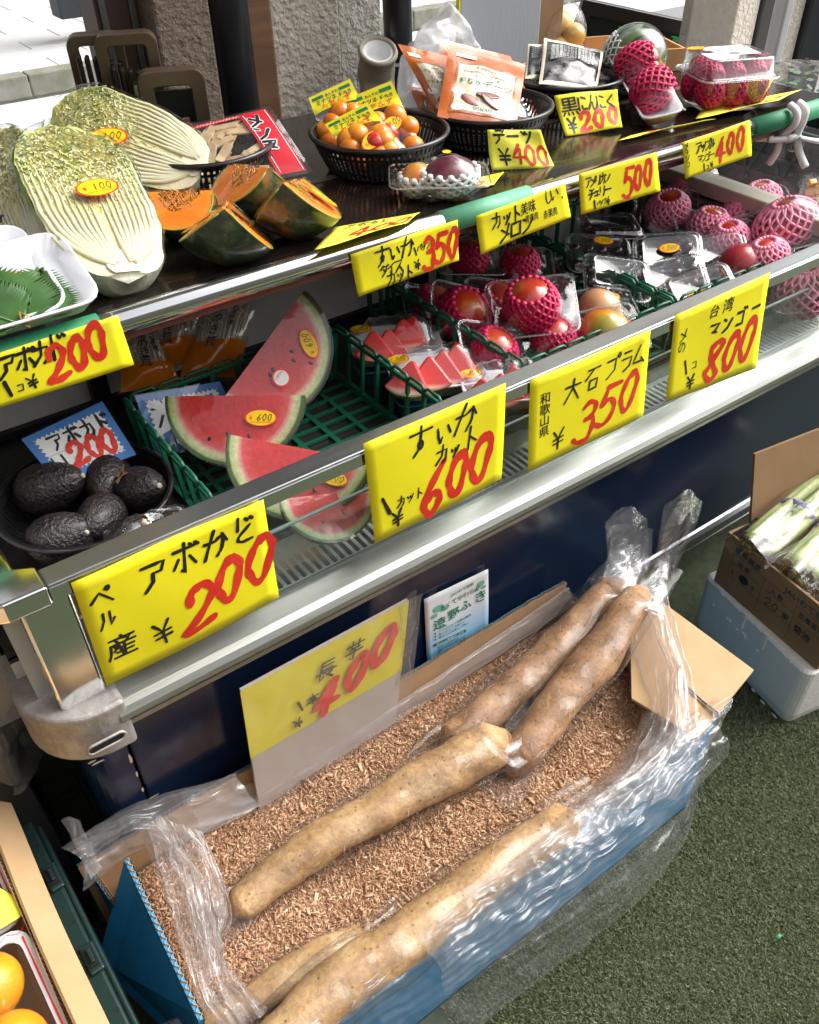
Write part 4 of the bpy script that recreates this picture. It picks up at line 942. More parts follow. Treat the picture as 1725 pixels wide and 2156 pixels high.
# pink packets, far left of the shelf
M_PINKP = pm('magenta_print', (0.50, 0.035, 0.17), 0.3, coat=0.5)
for i, (pts, lb) in enumerate((([(-20, 360), (105, 296), (118, 335), (-10, 415)], 'magenta and clear packet lying at the very left behind the cabbages, upper one'), ([(22, 380), (150, 318), (160, 350), (45, 422)], 'magenta packet with a green leaf emblem overlapping the other magenta packet'))):
    c4 = [PY(*pts[0], 1.50-0.04*i), PY(*pts[1], 1.50-0.04*i), PY(*pts[2], 1.44-0.04*i), PY(*pts[3], 1.44-0.04*i)]
    def dr(t, S, w, h):
        panel(t, S, 'print_band', M_PINKP, w*.05, w*.72, h*.12, h*.9, 0.0008)
        lb_ = MB(); poly(lb_, S, rrect_pts(w*.12, w*.36, h*.2, h*.75, 0.004), 0.0014); put('emblem_field', lb_, M_WHITE, t)
        e1 = MB(); poly(e1, S, ellipse_pts(w*.24, h*.42, w*.06, h*.12), 0.0018); put('emblem_leaf', e1, pm('emblem_green%d' % i, (0.03, 0.22, 0.12), 0.4), t)
        e2 = MB(); poly(e2, S, ellipse_pts(w*.24, h*.6, w*.045, h*.06), 0.0019); put('emblem_top', e2, pm('emblem_red%d' % i, (0.6, 0.06, 0.1), 0.4), t)
    pouch('packet', lb, c4, 0.012, M_CLEAR, dr, cat='packet')

# ------------------------------------------------------------------ menma packet
M_BAMBOO = fruit_mat('bamboo_shoot', (0.50, 0.34, 0.19), (0.60, 0.43, 0.26), (0.68, 0.52, 0.34), 40, 0.45, 0.2)
M_PRED = pm('packet_red', (0.55, 0.015, 0.03), 0.35, coat=0.6)
def d_menma(t, S, w, h):
    rnd = random.Random(5)
    for i in range(26):
        x, y = rnd.uniform(.08, .60)*w, rnd.uniform(.10, .84)*h; a = rnd.uniform(-30, 60); l = rnd.uniform(.035, .065); b_ = rnd.uniform(.009, .016)
        bb = MB().box(-l/2, l/2, -b_/2, b_/2, -.002, .002); bb.v = [(p[0], p[1], p[2]+0.004*math.cos(p[0]*40)) for p in bb.v]
        c = Vector(S(x, y, -0.006-0.004*rnd.random())); e = Vector(S(x+.01, y, -0.006))-Vector(S(x, y, -0.006)); f = Vector(S(x, y+.01, -0.006))-Vector(S(x, y, -0.006))
        put('bamboo_strip', bb, M_BAMBOO, t, M=frameYZ(c, f, e.cross(f)) @ RZ(a), bevel=0.0012)
    panel(t, S, 'red_band', M_PRED, w*.63, w*.94, h*.03, h*.97, 0.0004, 6, 14); panel(t, S, 'red_edge', M_PRED, w*.02, w*.63, h*.90, h*.97, 0.0004, 10, 2); panel(t, S, 'red_foot', M_PRED, w*.02, w*.63, h*.02, h*.07, 0.0004, 10, 2)
    wl_ = MB(); bl = MB()
    for x0 in (.665, .915): stroke(wl_, [Vector((w*x0, h*.05, 0)), Vector((w*x0, h*.95, 0))], 0.0012, S, 0.0009)
    for k in range(16): x = w*(.05+.036*k); stroke(wl_, [Vector((x, h*.915, 0)), Vector((x+w*.018, h*.955, 0)), Vector((x+w*.034, h*.915, 0))], 0.001, S, 0.0009)
    for i, ch in enumerate('メンマ'):
        write(wl_, S, ch, w*.66, h*(.70-.20*i), .030, .0088, asp=.9, lift=.0012, jit=.0); write(bl, S, ch, w*.66, h*(.70-.20*i), .030, .0052, asp=.9, lift=.0017, jit=.0)
    printed(bl, S, '水煮', w*.48, h*.26, .016, lift=.0017)
    put('white_outline', wl_, M_WHITE, t); put('lettering', bl, M_INK, t)
pouch('menma_packet', 'clear and red packet of sliced bamboo shoots tilted in the basket behind the pumpkins', [PY(378, 268, 1.47), PY(568, 222, 1.42), PY(660, 362, 1.285), PY(470, 402, 1.34)], 0.014, M_BAG, d_menma, cat='packet', seal=0.06)

# ------------------------------------------------------------------ bagged apricots
M_APR = fruit_mat('apricot', (0.62, 0.13, 0.006), (0.74, 0.23, 0.010), (0.78, 0.32, 0.02), 14, 0.3, 0.2)
M_TOMR = fruit_mat('red_cherry', (0.5, 0.02, 0.012), (0.55, 0.03, 0.015), (0.6, 0.06, 0.02), 14, 0.25, 0.6)
M_PYEL = pm('packet_yellow', (0.80, 0.72, 0.02), 0.4, coat=0.4)
M_PGRN = pm('packet_green', (0.01, 0.20, 0.05), 0.4)
def apricots(label, corners, seed, st=None):
    def dr(t, S, w, h):
        rnd = random.Random(seed)
        for i in range(9):
            x, y = (0.2+0.3*(i % 3))*w+rnd.uniform(-.01, .01), (0.12+0.19*(i//3))*h+rnd.uniform(-.008, .008)
            rr_ = rnd.uniform(.0185, .0215)
            o = MB().ell((0, 0, 0), (rr_, rr_, rr_*.9), 16, 10); put('cherry' if i == 4 else 'apricot', o, M_TOMR if i == 4 else M_APR, t, smooth=True, M=T(*S(x, y, -0.011)))
        panel(t, S, 'yellow_header', M_PYEL, 0, w, h*.66, h, 0.0006, 12, 6)
        g = MB()
        for x0 in (.05, .68): poly(g, S, [(w*x0, h*.90), (w*(x0+.26), h*.90), (w*(x0+.26), h*.95), (w*x0, h*.95)], 0.0012)
        put('green_bar', g, M_PGRN, t)
        b = MB(); printed(b, S, 'あんずの', w*.35, h*.895, w*.072, lift=.0014); printed(b, S, 'ミナツネ', w*.10, h*.805, w*.115, lift=.0014, slant=.1); printed(b, S, '種ぬき', w*.64, h*.81, w*.09, lift=.0014)
        put('lettering', b, M_INK, t)
        r = MB(); printed(r, S, 'あんず', w*.36, h*.70, w*.16, lift=.0014); printed(r, S, '丸', w*.20, h*.70, w*.13, lift=.0014); printed(r, S, 'APRICOTS', w*.52, h*.665, w*.07, lift=.0015); put('red_lettering', r, M_STK_R, t)
        if st:
            x, y = st; c = Vector(S(w*x, h*y, .002)); e = Vector(S(w*x+.01, h*y, .002))-c; f = Vector(S(w*x, h*y+.01, .002))-c
            sticker(t, frameYZ(c, f, e.cross(f)) @ RZ(18), 0.044, '400', 0.62)
    return pouch('apricot_bag', label, corners, 0.017, M_BAG, dr, cat='bag', group='bags of apricots', seal=0.24, ph=seed)
apricots('apricot bag leaning furthest back in its basket, nearest the pillar', [PY(650, 206, 1.43), PY(737, 166, 1.40), PY(800, 290, 1.33), PY(690, 318, 1.36)], 1)
apricots('apricot bag on the date pouch side of the basket', [PY(730, 208, 1.39), PY(824, 170, 1.35), PY(893, 318, 1.245), PY(785, 330, 1.30)], 2, (0.62, 0.36))
apricots('frontmost apricot bag with a price sticker, overlapping the other two', [PY(684, 262, 1.345), PY(772, 216, 1.315), PY(872, 330, 1.215), PY(745, 345, 1.26)], 3, (0.52, 0.28))

# ------------------------------------------------------------------ date pouches
M_DORG = pm('date_pouch_orange', (0.42, 0.10, 0.014), 0.3, coat=0.25, bump=(25, 0.4, 0.004))
M_DCREAM = pm('date_pouch_panel', (0.52, 0.48, 0.36), 0.3, coat=0.25, bump=(25, 0.4, 0.004))
M_DATE = fruit_mat('date_print', (0.14, 0.02, 0.012), (0.20, 0.04, 0.02), (0.32, 0.10, 0.06), 60, 0.3, 0.5)
M_DWIN = pm('pouch_silver', (0.62, 0.60, 0.58), 0.2, 0.6, bump=(20, 0.5, 0.006))
def dates(label, corners, full=True, seed=0, window=False):
    def dr(t, S, w, h):
        bt = MB(); poly(bt, S, [(w*.10, h*.845), (w*.36, h*.845), (w*.36, h*.905), (w*.10, h*.905)], 0.0009); put('brand_field', bt, pm('brand_cream%d' % seed, (0.7, 0.66, 0.6), 0.3), t)
        b = MB(); printed(b, S, 'DELTA', w*.12, h*.857, w*.066, lift=.0013); put('brand_lettering', b, M_INK, t)
        if full:
            panel(t, S, 'cream_panel', M_DCREAM, w*.13, w*.90, h*.08, h*.76, 0.0006)
            bd = MB()
            for k in range(26):
                u = k/26
                for (x, y) in ((w*(.13+.77*u), h*.085), (w*(.13+.77*u), h*.755), (w*.14, h*(.08+.68*u)), (w*.89, h*(.08+.68*u))): bd.add([S(x-.002, y-.002, .0011), S(x+.002, y-.002, .0011), S(x+.0026, y+.002, .0011), S(x-.0014, y+.002, .0011)], [(0, 1, 2, 3)])
            put('border_pattern', bd, M_DORG, t)
            b2 = MB(); printed(b2, S, 'Tunisian', w*.36, h*.67, w*.075, lift=.0012); printed(b2, S, 'Premium Dates', w*.22, h*.605, w*.08, lift=.0012); put('title_lettering', b2, pm('title_brown%d' % seed, (0.25, 0.17, 0.12), 0.4), t)
            b3 = MB(); printed(b3, S, 'チュニジア産', w*.35, h*.545, w*.055, lift=.0012); printed(b3, S, '種抜き', w*.18, h*.455, w*.09, lift=.0012); printed(b3, S, 'デーツ', w*.47, h*.45, w*.13, lift=.0012); put('green_lettering', b3, pm('title_green%d' % seed, (0.02, 0.12, 0.11), 0.4), t)
            for (x, y, a_, b_, ro) in ((.36, .24, .125, .075, -20), (.56, .33, .15, .06, 12), (.60, .24, .14, .055, -28)):
                c = Vector(S(w*x, h*y, .001)); e = Vector(S(w*x+.01, h*y, .001))-c; f = Vector(S(w*x, h*y+.01, .001))-c
                put('date_picture', MB().ell((0, 0, 0), (a_*w, b_*w, .0012), 20, 8), M_DATE, t, smooth=True, M=frameYZ(c, f, e.cross(f)) @ RZ(ro))
            for (x, y) in ((.20, .34), (.80, .24), (.22, .14)):
                e = MB(); poly(e, S, ellipse_pts(w*x, h*y, .012, .0085), .0012); put('note_disc', e, pm('note_blue%d%d' % (seed, int(x*100)), (0.62, 0.68, 0.68), .4), t)
            wb = MB(); poly(wb, S, [(w*.30, h*.105), (w*.70, h*.105), (w*.70, h*.155), (w*.30, h*.155)], .0012); put('maker_field', wb, M_WHITE, t)
            b4 = MB(); printed(b4, S, 'OSMAN', w*.40, h*.117, w*.068, lift=.0016); put('maker_lettering', b4, pm('maker_green%d' % seed, (0.02, 0.15, 0.07), .4), t)
        elif window: panel(t, S, 'silver_window', M_DWIN, w*.12, w*.9, h*.08, h*.76, .0006)
    return pouch('date_pouch', label, corners, 0.012, M_DORG, dr, group='date pouches', seal=0.14, wav=0.004, ph=seed*1.3)
dates('front date pouch with cream panel and pictured dates', [PY(947, 92, 1.40), PY(1108, 136, 1.335), PY(1086, 272, 1.205), PY(920, 246, 1.28)], True, 1)
dates('date pouch right behind the front one, only its top and side showing', [PY(922, 80, 1.46), PY(1075, 118, 1.42), PY(1145, 268, 1.27), PY(960, 240, 1.36)], False, 2, True)
dates('date pouch leaning to the pillar side with glossy reflections', [PY(838, 92, 1.47), PY(945, 118, 1.42), PY(985, 262, 1.26), PY(925, 250, 1.33)], True, 3)
dates('small visible corner of a date pouch low in the basket at the pillar side', [PY(862, 182, 1.45), PY(930, 190, 1.42), PY(960, 265, 1.30), PY(890, 250, 1.35)], False, 4)

# ------------------------------------------------------------------ black garlic pouches
M_GBLK = pm('garlic_pouch_black', (0.008, 0.008, 0.009), 0.22, coat=0.25, bump=(22, 0.5, 0.006))
M_GOLDB = pm('pouch_pale_edge', (0.62, 0.58, 0.42), 0.3, 0.3)
def garlic(label, corners, seed):
    def dr(t, S, w, h):
        for a in ((0, w, h*.94, h), (0, w, 0, h*.06), (0, w*.05, 0, h), (w*.95, w, 0, h)): panel(t, S, 'pale_edge', M_GOLDB, *a, 0.0006, 8, 8)
        b = MB()
        for i in range(7): printed(b, S, '国産黒にんにく熟成乾燥品', w*.12, h*(.78-.05*i), w*.058, lift=.0012)
        put('small_print', b, pm('print_grey%d' % seed, (0.5, 0.5, 0.48), .4), t)
    return pouch('garlic_pouch', label, corners, 0.016, M_GBLK, dr, group='black garlic pouches', seal=0.06, wav=0.006, ph=seed*2.1)
garlic('shiny black pouch with pale edges standing upright in front of the small watermelon', [PY(1146, 80, 1.42), PY(1272, 106, 1.36), PY(1256, 194, 1.27), PY(1135, 176, 1.32)], 1)
garlic('black pouch with pale edge lying behind the upright one beside the date pouches', [PY(1112, 92, 1.47), PY(1180, 98, 1.44), PY(1180, 175, 1.34), PY(1105, 165, 1.37)], 2)
garlic('black pouch lying flat under the upright one on the watermelon side', [PY(1215, 140, 1.45), PY(1298, 168, 1.36), PY(1290, 205, 1.28), PY(1200, 200, 1.31)], 3)

# ------------------------------------------------------------------ tags standing and lying on the shelf
def d_dates(b, r, S, w, h):
    write(b, S, 'デーツ', w*.10, h*.66, .024, .0042, adv=1.3, slant=.05); write(b, S, '¥', w*.12, h*.12, .030, .0044)
    for ch, x, y in (('4', .34, .14), ('0', .52, .10), ('0', .74, .08)): write(r, S, ch, w*x, h*y, .036, .0055, asp=.72, slant=.05, jit=.01)
paper_sign('lemon tag with black katakana and red 400 leaning on the date basket', [PY(1025, 273, 1.185), PY(1137, 273, 1.14), PY(1168, 352, 1.115), PY(1035, 358, 1.165)], d_dates, mat=M_LEMON, tapes=False, bulge=0.006, curl=0.004, wave=0.004, ph=1)
def d_garlic(b, r, S, w, h):
    printed(b, S, '黒', w*.05, h*.52, .034); write(b, S, 'にんにく', w*.32, h*.56, .026, .0036, asp=.78, adv=.95)
    write(b, S, '¥', w*.07, h*.06, .030, .0048)
    for ch, x, y in (('2', .28, .08), ('0', .50, .10), ('0', .74, .14)): write(r, S, ch, w*x, h*y, .036, .0085, asp=.76, slant=.1, jit=.01)
paper_sign('yellow tag with black characters and red 200 in front of the black pouches', [PY(1168, 200, 1.265), PY(1301, 187, 1.215), PY(1307, 270, 1.185), PY(1187, 290, 1.225)], d_garlic, tapes=False, bulge=0.004, curl=0.006, wave=0.003, ph=2)
def d_lie(txt, col):
    def f(b, r, S, w, h):
        for i, ch in enumerate(txt): write(r, S, ch, w*(.28+.22*i), h*.10, h*.55, .008, asp=.8, jit=.01)
        write(b, S, 'アボカド', w*.15, h*.70, h*.22, .003)
    return f
def lie(label, pts, txt, mat, name='price_sign', z=SHELF+0.003, lift=(0, 0, 0, 0)): return paper_sign(label, [PZ(x, y, z+l) for (x, y), l in zip(pts, lift)], d_lie(txt, 0), mat=mat, tapes=False, out=(0, 0, 1), wave=0.0012)
lie('yellow sign lying flat on the shelf beside the pumpkins, red 400', [(705, 478), (885, 447), (858, 468), (662, 526)], '400', M_LEMON, lift=(0.004, 0.006, 0.022, 0.022))
lie('yellow sign lying flat behind the clear tray of the purple mango', [(950, 385), (1062, 362), (1040, 388), (930, 410)], '00', M_YEL)
lie('pale yellow sign lying flat on the shelf before the white fruit tray', [(1330, 284), (1508, 250), (1455, 258), (1300, 296)], '300', M_LEMON, lift=(0.0, 0.004, 0.006, 0.004))
lie('pale yellow sign lying under the clear box of red netted fruit', [(1480, 228), (1690, 188), (1640, 210), (1465, 250)], '400', M_LEMON, lift=(0.0, 0.012, 0.016, 0.006))

# ------------------------------------------------------------------ clear tray with purple mango and white net
mt_ = thing('mango_tray', 'clear ribbed tray with purple mango in white foam net at the shelf edge', 'fruit tray', T(0.862, 1.118, SHELF+0.001) @ RZ(-34) @ RX(2))
clear_tray(mt_, 0.150, 0.095, 0.036, 0.012, 0.026)
rim_bead(mt_, 0.160, 0.105, 0.016, 0.036)
net_fruit(mt_, T(0.018, 0, 0.034) @ RZ(20), (0.046, 0.036, 0.030), fruit_mat('purple_mango', (0.07, 0.008, 0.022), (0.11, 0.012, 0.03), (0.15, 0.03, 0.03), 12), M_WHITENET, 'mg1', 7, 15, 0.32)
net_fruit(mt_, T(-0.035, 0.004, 0.028) @ RZ(50), (0.030, 0.026, 0.026), M_MANGOY, M_WHITENET, 'mg1b', 6, 12, 0.3)
wrap_top(mt_, 0.158, 0.103, 0.037, 0.0, fn=lambda x, y: 0.032*math.exp(-((x-0.018)/0.045)**2-(y/0.034)**2)+0.012*math.exp(-((x+0.04)/0.03)**2-(y/0.03)**2))
bs_ = MB(); bs_.add([(0.008*(1 if i % 2 else .75)*math.cos(i*math.pi/14), 0.008*(1 if i % 2 else .75)*math.sin(i*math.pi/14), 0) for i in range(28)], [tuple(range(28))]); put('burst_sticker', bs_, M_STK_Y, mt_, M=T(0.012, 0.004, 0.0715))

# ------------------------------------------------------------------ white tray with two crimson netted mangoes, tilted
fb_, fr_ = PZ(1400, 262, SHELF+0.01), PY(1345, 128, 1.40)
wt = thing('mango_tray', 'tilted white foam tray with two crimson netted mangoes in cling film', 'fruit tray', frameYZ(PZ(1398, 258, SHELF+0.012), PY(1318, 118, 1.355)-PZ(1398, 258, SHELF+0.012), (-0.45, -0.5, 0.75)))
Lw = (PY(1318, 118, 1.355)-PZ(1398, 258, SHELF+0.012)).length
L_ = [rr(0.052, Lw-0.03, 0.012, -0.010, cy=Lw/2), rr(0.078, Lw-0.006, 0.018, 0.012, cy=Lw/2), rr(0.082, Lw-0.002, 0.02, 0.012, cy=Lw/2), rr(0.082, Lw-0.002, 0.02, 0.015, cy=Lw/2), rr(0.076, Lw-0.008, 0.018, 0.015, cy=Lw/2), rr(0.050, Lw-0.032, 0.012, -0.006, cy=Lw/2)]
put('tray_shell', MB().loft(L_, True, True), M_FOAM, wt, smooth=True)
for i, (y, a) in enumerate(((Lw*0.30, 20), (Lw*0.70, -15))): net_fruit(wt, T(0, y, 0.024) @ RZ(a) @ RY(75), (0.036, 0.036, 0.044), M_MANGOG, M_REDNET, 'mgR', 9, 14, 0.72)
def wtop(u, v):
    x, y = (u-.5)*.084, v*Lw; k = math.sin(math.pi*u)**.5
    return (x, y, .015+k*(.046*max(math.exp(-((y-Lw*.30)/.045)**2), math.exp(-((y-Lw*.70)/.045)**2))))
put('cling_film', MB().patch(wtop, 20, 30), M_WRAP, wt, smooth=True)
sticker(wt, T(0.006, Lw*.93, 0.034) @ RX(10), 0.04, '400')

# ------------------------------------------------------------------ clear clamshell of crimson netted fruit
cl = thing('clamshell_box', 'clear lidded box packed with crimson netted fruit at the shelf end', 'fruit box', T(1.625, 1.165, SHELF+0.004) @ RZ(-24))
clear_tray(cl, 0.150, 0.130, 0.062, 0.016, 0.012); rim_bead(cl, 0.166, 0.146, 0.022, 0.062, 0.0022); lid(cl, 0.146, 0.126, 0.034, 0.018, 0.063)
for i in range(6):
    x, y = -0.046+0.046*(i % 3), -0.030+0.060*(i//3)
    net_fruit(cl, T(x, y, 0.036) @ RZ(i*40), (0.025, 0.030, 0.031), M_MANGOY if i in (1, 2) else M_MANGO, M_REDNET, 'mgC%d' % (i in (1, 2)), 8, 13, 0.9)
for i in range(3):
    net_fruit(cl, T(-0.045+0.045*i, 0.0, 0.066) @ RX(90), (0.022, 0.022, 0.052), M_MANGO, M_REDNET, 'mgCt', 12, 12, 0.9)
lb_ = MB(); poly(lb_, flat, rrect_pts(-0.035, 0.05, -0.03, 0.025, 0.003), 0.0985); put('paper_label', lb_, pm('pale_label', (0.7, 0.66, 0.68), .4), cl)
lg = MB(); printed(lg, flat, 'みやざき', -0.03, 0.004, 0.014, lift=0.0992); poly(lg, flat, ellipse_pts(0.0, -0.016, 0.012, 0.008), 0.0992); put('label_print', lg, pm('label_grey', (0.25, 0.27, 0.3), .4), cl)
sticker(cl, T(-0.052, 0.045, 0.0975) @ RZ(10), 0.045, '500')

# ------------------------------------------------------------------ small watermelon in white net
def melon_rind():
    mt, t, b = newmat('watermelon_rind'); tc = t.nodes.new('ShaderNodeTexCoord'); sp = t.nodes.new('ShaderNodeSeparateXYZ'); t.links.new(tc.outputs['Object'], sp.inputs[0])
    at = t.nodes.new('ShaderNodeMath'); at.operation = 'ARCTAN2'; t.links.new(sp.outputs[1], at.inputs[0]); t.links.new(sp.outputs[0], at.inputs[1])
    n = noise_n(t, tc.outputs['Object'], 30, 4); ad = mixfac(t, at.outputs[0], n.outputs['Fac'], 0.55)
    mu = t.nodes.new('ShaderNodeMath'); mu.operation = 'MULTIPLY'; mu.inputs[1].default_value = 9; t.links.new(ad, mu.inputs[0])
    si = t.nodes.new('ShaderNodeMath'); si.operation = 'SINE'; t.links.new(mu.outputs[0], si.inputs[0])
    r = ramp_n(t, si.outputs[0], [(0.0, (0.10, 0.17, 0.06)), (0.25, (0.05, 0.10, 0.035)), (0.5, (0.010, 0.030, 0.012))])
    t.links.new(r.outputs[0], b.inputs['Base Color']); b.inputs['Roughness'].default_value = 0.3; b.inputs['Coat Weight'].default_value = 0.7; b.inputs['Coat Roughness'].default_value = 0.08; return mt
M_WRIND = melon_rind()
wm = thing('watermelon', 'small whole striped watermelon with a white net at the back of the shelf', 'watermelon', T(1.555, 1.350, SHELF+0.067) @ RZ(-40) @ RY(58) @ Matrix.Scale(0.80, 4))
put('rind', MB().ell((0, 0, 0), (0.080, 0.080, 0.084), 40, 26), M_WRIND, wm, smooth=True)
put('foam_net', net_mesh((0.080, 0.080, 0.084), 6, 22, -0.15, -0.97, 0.0022, 1.02), M_WHITENET, wm, smooth=True)
put('cling_film', MB().ell((0, 0, 0), (0.0835, 0.0835, 0.0875), 32, 20), M_WRAP, wm, smooth=True)
sticker(wm, frameYZ(Vector((0.03, -0.066, 0.048)), (-0.2, 0.5, 0.8), (0.03, -0.066, 0.048)), 0.05, '800')
# ------------------------------------------------------------------ things behind the shelf
# folding gate, three bays
M_GATE = pm('gate_brown', (0.10, 0.068, 0.045), 0.35, 0.4); M_GATED = pm('gate_dark', (0.020, 0.013, 0.011), 0.35, 0.3)
gt = thing('folding_gate', 'folded brown aluminium gate with ribbed slats behind the cabbages', 'gate', T(0.60, 1.66, 0) @ RZ(-22))
def gp(name, mb, mat, **k): return put(name, mb, mat, gt, **k)
def hoop(name, x0, x1, y, top, wd=0.026, dp=0.034):
    o_ = rrect_pts(x0, x1, 0.04, top, 0.020, 5); i_ = rrect_pts(x0+wd, x1-wd, 0.06, top-wd, 0.008, 5); n = len(o_); vs = []
    for yy in (y-dp/2, y+dp/2): vs += [(p[0], yy, p[1]) for p in o_]+[(p[0], yy, p[1]) for p in i_]
    fs = []
    for i in range(n):
        j = (i+1) % n; fs += [(i, j, n+j, n+i), (2*n+i, 3*n+i, 3*n+j, 2*n+j), (i, 2*n+i, 2*n+j, j), (n+i, n+j, 3*n+j, 3*n+i)]
    return gp(name, MB().add(vs, fs), M_GATE, bevel=0.002)
hoop('end_frame', -0.005, 0.112, -0.035, 1.140); hoop('middle_frame', -0.068, 0.04, 0.03, 1.190, 0.020); hoop('rear_frame', -0.118, -0.02, 0.06, 1.186, 0.018)
for i in range(6): gp('slat', MB().box(-0.104+0.0135*i, -0.104+0.0135*i+0.008, 0.02, 0.045, 0.06, 1.158-0.003*i), M_GATED, bevel=0.003)
for i in range(5): gp('slat', MB().box(-0.046+0.0135*i, -0.046+0.0135*i+0.008, -0.012, 0.016, 0.06, 1.142-0.003*i), M_GATED, bevel=0.003)
gp('edge_rail', MB().box(-0.012, -0.006, -0.05, -0.02, 0.05, 1.12), M_STEEL)
gp('inner_panel', MB().box(0.02, 0.09, -0.02, -0.012, 0.06, 1.10), M_BLACK); gp('handle_bar', MB().tube([(0.018, -0.062, 1.035), (0.085, -0.062, 1.035)], 0.011, 12), M_DARKF, smooth=True)
gp('side_rail', MB().box(0.024, 0.036, -0.056, -0.045, 0.05, 1.045), pm('gate_tan', (0.17, 0.10, 0.055), .45)); gp('side_rail', MB().box(0.062, 0.074, -0.056, -0.045, 0.05, 1.06), MATS['gate_tan'])
# duct stub
du = thing('hose_stub', 'beige wrapped drain hose stub with open white mouth on the pillar', 'hose', T(1.150, 1.715, 0))
prof = [(0.040+0.0018*math.sin(i*1.9), 0.72+0.36*i/20) for i in range(21)]
dm = MB().lathe(prof+[(0.043, 1.085), (0.040, 1.092), (0.034, 1.09), (0.032, 1.07)], 24); M0 = T(0, 0, 1.05) @ RX(28) @ RY(-10) @ T(0, 0, -1.05)
dm.v = [tuple(M0 @ Vector(p)) if p[2] > 1.02 else p for p in dm.v]
put('hose', dm, pm('hose_beige', (0.36, 0.31, 0.25), 0.6, bump=(50, .4, .003)), du, smooth=True)
mth = MB().lathe([(0.034, 1.085), (0.028, 1.087), (0.026, 1.06), (0.0, 1.058)], 24).tf(M0); put('mouth', mth, M_WALLW, du, smooth=True)
# grey card panel, brown box, chalk board, bread-coloured fruit, plastic bag
gpn = thing('card_panel', 'grey flattened carton standing upright behind the date pouches', 'carton', T(1.415, 1.60, SHELF))
put('board', MB().box(-0.115, 0.09, 0, 0.012, 0, 0.26), pm('grey_board', (0.36, 0.38, 0.41), .7, bump=(40, .2, .002), stretch=(6, 1, 1)), gpn, M=RZ(-8), bevel=0.002)
put('yellow_edge', MB().box(-0.1195, -0.116, 0.0, 0.012, 0, 0.26), M_PYEL, gpn, M=RZ(-8))
bx_ = thing('cardboard_sheet', 'brown cardboard edge standing beside the grey panel', 'carton', T(1.56, 1.62, SHELF) @ RZ(-20)); put('board', MB().box(-0.03, 0.035, 0, 0.014, 0, 0.25), M_CARD, bx_, bevel=0.001)
def carton_open(t, w, d, h, mat, th=0.006, inside=None):
    put('wall', MB().box(-w/2, w/2, -d/2, -d/2+th, 0, h), mat, t); put('wall', MB().box(-w/2, w/2, d/2-th, d/2, 0, h), mat, t)
    put('wall', MB().box(-w/2, -w/2+th, -d/2+th+.0005, d/2-th-.0005, 0, h), mat, t); put('wall', MB().box(w/2-th, w/2, -d/2+th+.0005, d/2-th-.0005, 0, h), mat, t)
    put('base', MB().box(-w/2+th, w/2-th, -d/2+th, d/2-th, 0.001, 0.006), mat, t)
oc = thing('open_carton', 'open brown carton behind the small watermelon', 'carton', T(1.70, 1.535, SHELF+0.001) @ RZ(-24))
M_KRAFT = pm('kraft_orange', (0.47, 0.25, 0.10), .7, col2=(0.52, 0.29, 0.12), nscale=20)
carton_open(oc, 0.27, 0.17, 0.046, M_KRAFT)
l2 = MB(); printed(l2, lambda x, y, z: (0.1355+z, x, y), '712', -0.06, 0.012, 0.02); put('stamp', l2, M_TOMR, oc)
ft_ = thing('yellow_fruit', 'bag of round yellow fruit beside the grey panel', 'fruit bag', T(1.60, 1.615, SHELF))
for i, (x, y, z, r_) in enumerate(((0, 0, .035, .033), (0.01, 0.02, .085, .031), (.025, -.015, .065, .028))): put('fruit', MB().ell((0, 0, 0), (r_, r_, r_*.92), 20, 14), M_APR if False else fruit_mat('loquat%d' % i, (0.6, 0.33, 0.05), (0.68, 0.42, 0.09), (0.72, 0.48, 0.14), 14), ft_, smooth=True, M=T(x, y, z))
put('film', MB().ell((0.012, 0.005, 0.06), (0.055, 0.052, 0.075), 24, 16), M_BAG, ft_, smooth=True)
cb = thing('chalkboard', 'black framed chalkboard easel with green chalk writing beside the street', 'sign board', frame(PY(1228, -4, 2.5), PY(1412, 36, 2.35)-PY(1228, -4, 2.5), Vector((0.15, 1, 0.2))) @ T(0.40*0.92, 0, -0.80*0.92) @ Matrix.Scale(0.92, 4))
put('slate', MB().box(-0.36, 0.30, 0.0, 0.012, 0.15, 0.78), pm('slate_black', (0.012, 0.012, 0.013), .6), cb)
for (a, b_, c, d) in ((-0.40, 0.34, 0.75, 0.80), (-0.40, 0.34, 0.12, 0.17), (-0.40, -0.355, 0.17, 0.75), (0.295, 0.34, 0.17, 0.75)): put('frame_bar', MB().box(a, b_, -0.012, 0.02, c, d), pm('frame_brown', (0.028, 0.020, 0.016), .4) if 'frame_brown' not in MATS else MATS['frame_brown'], cb, bevel=0.003)
ck = MB(); write(ck, lambda x, y, z: (x, -0.001-z, y), 'まちの八百屋', -0.22, 0.688, 0.052, 0.008, asp=1.0, adv=1.15); put('chalk_writing', ck, pm('green_chalk', (0.05, 0.62, 0.22), .8), cb)
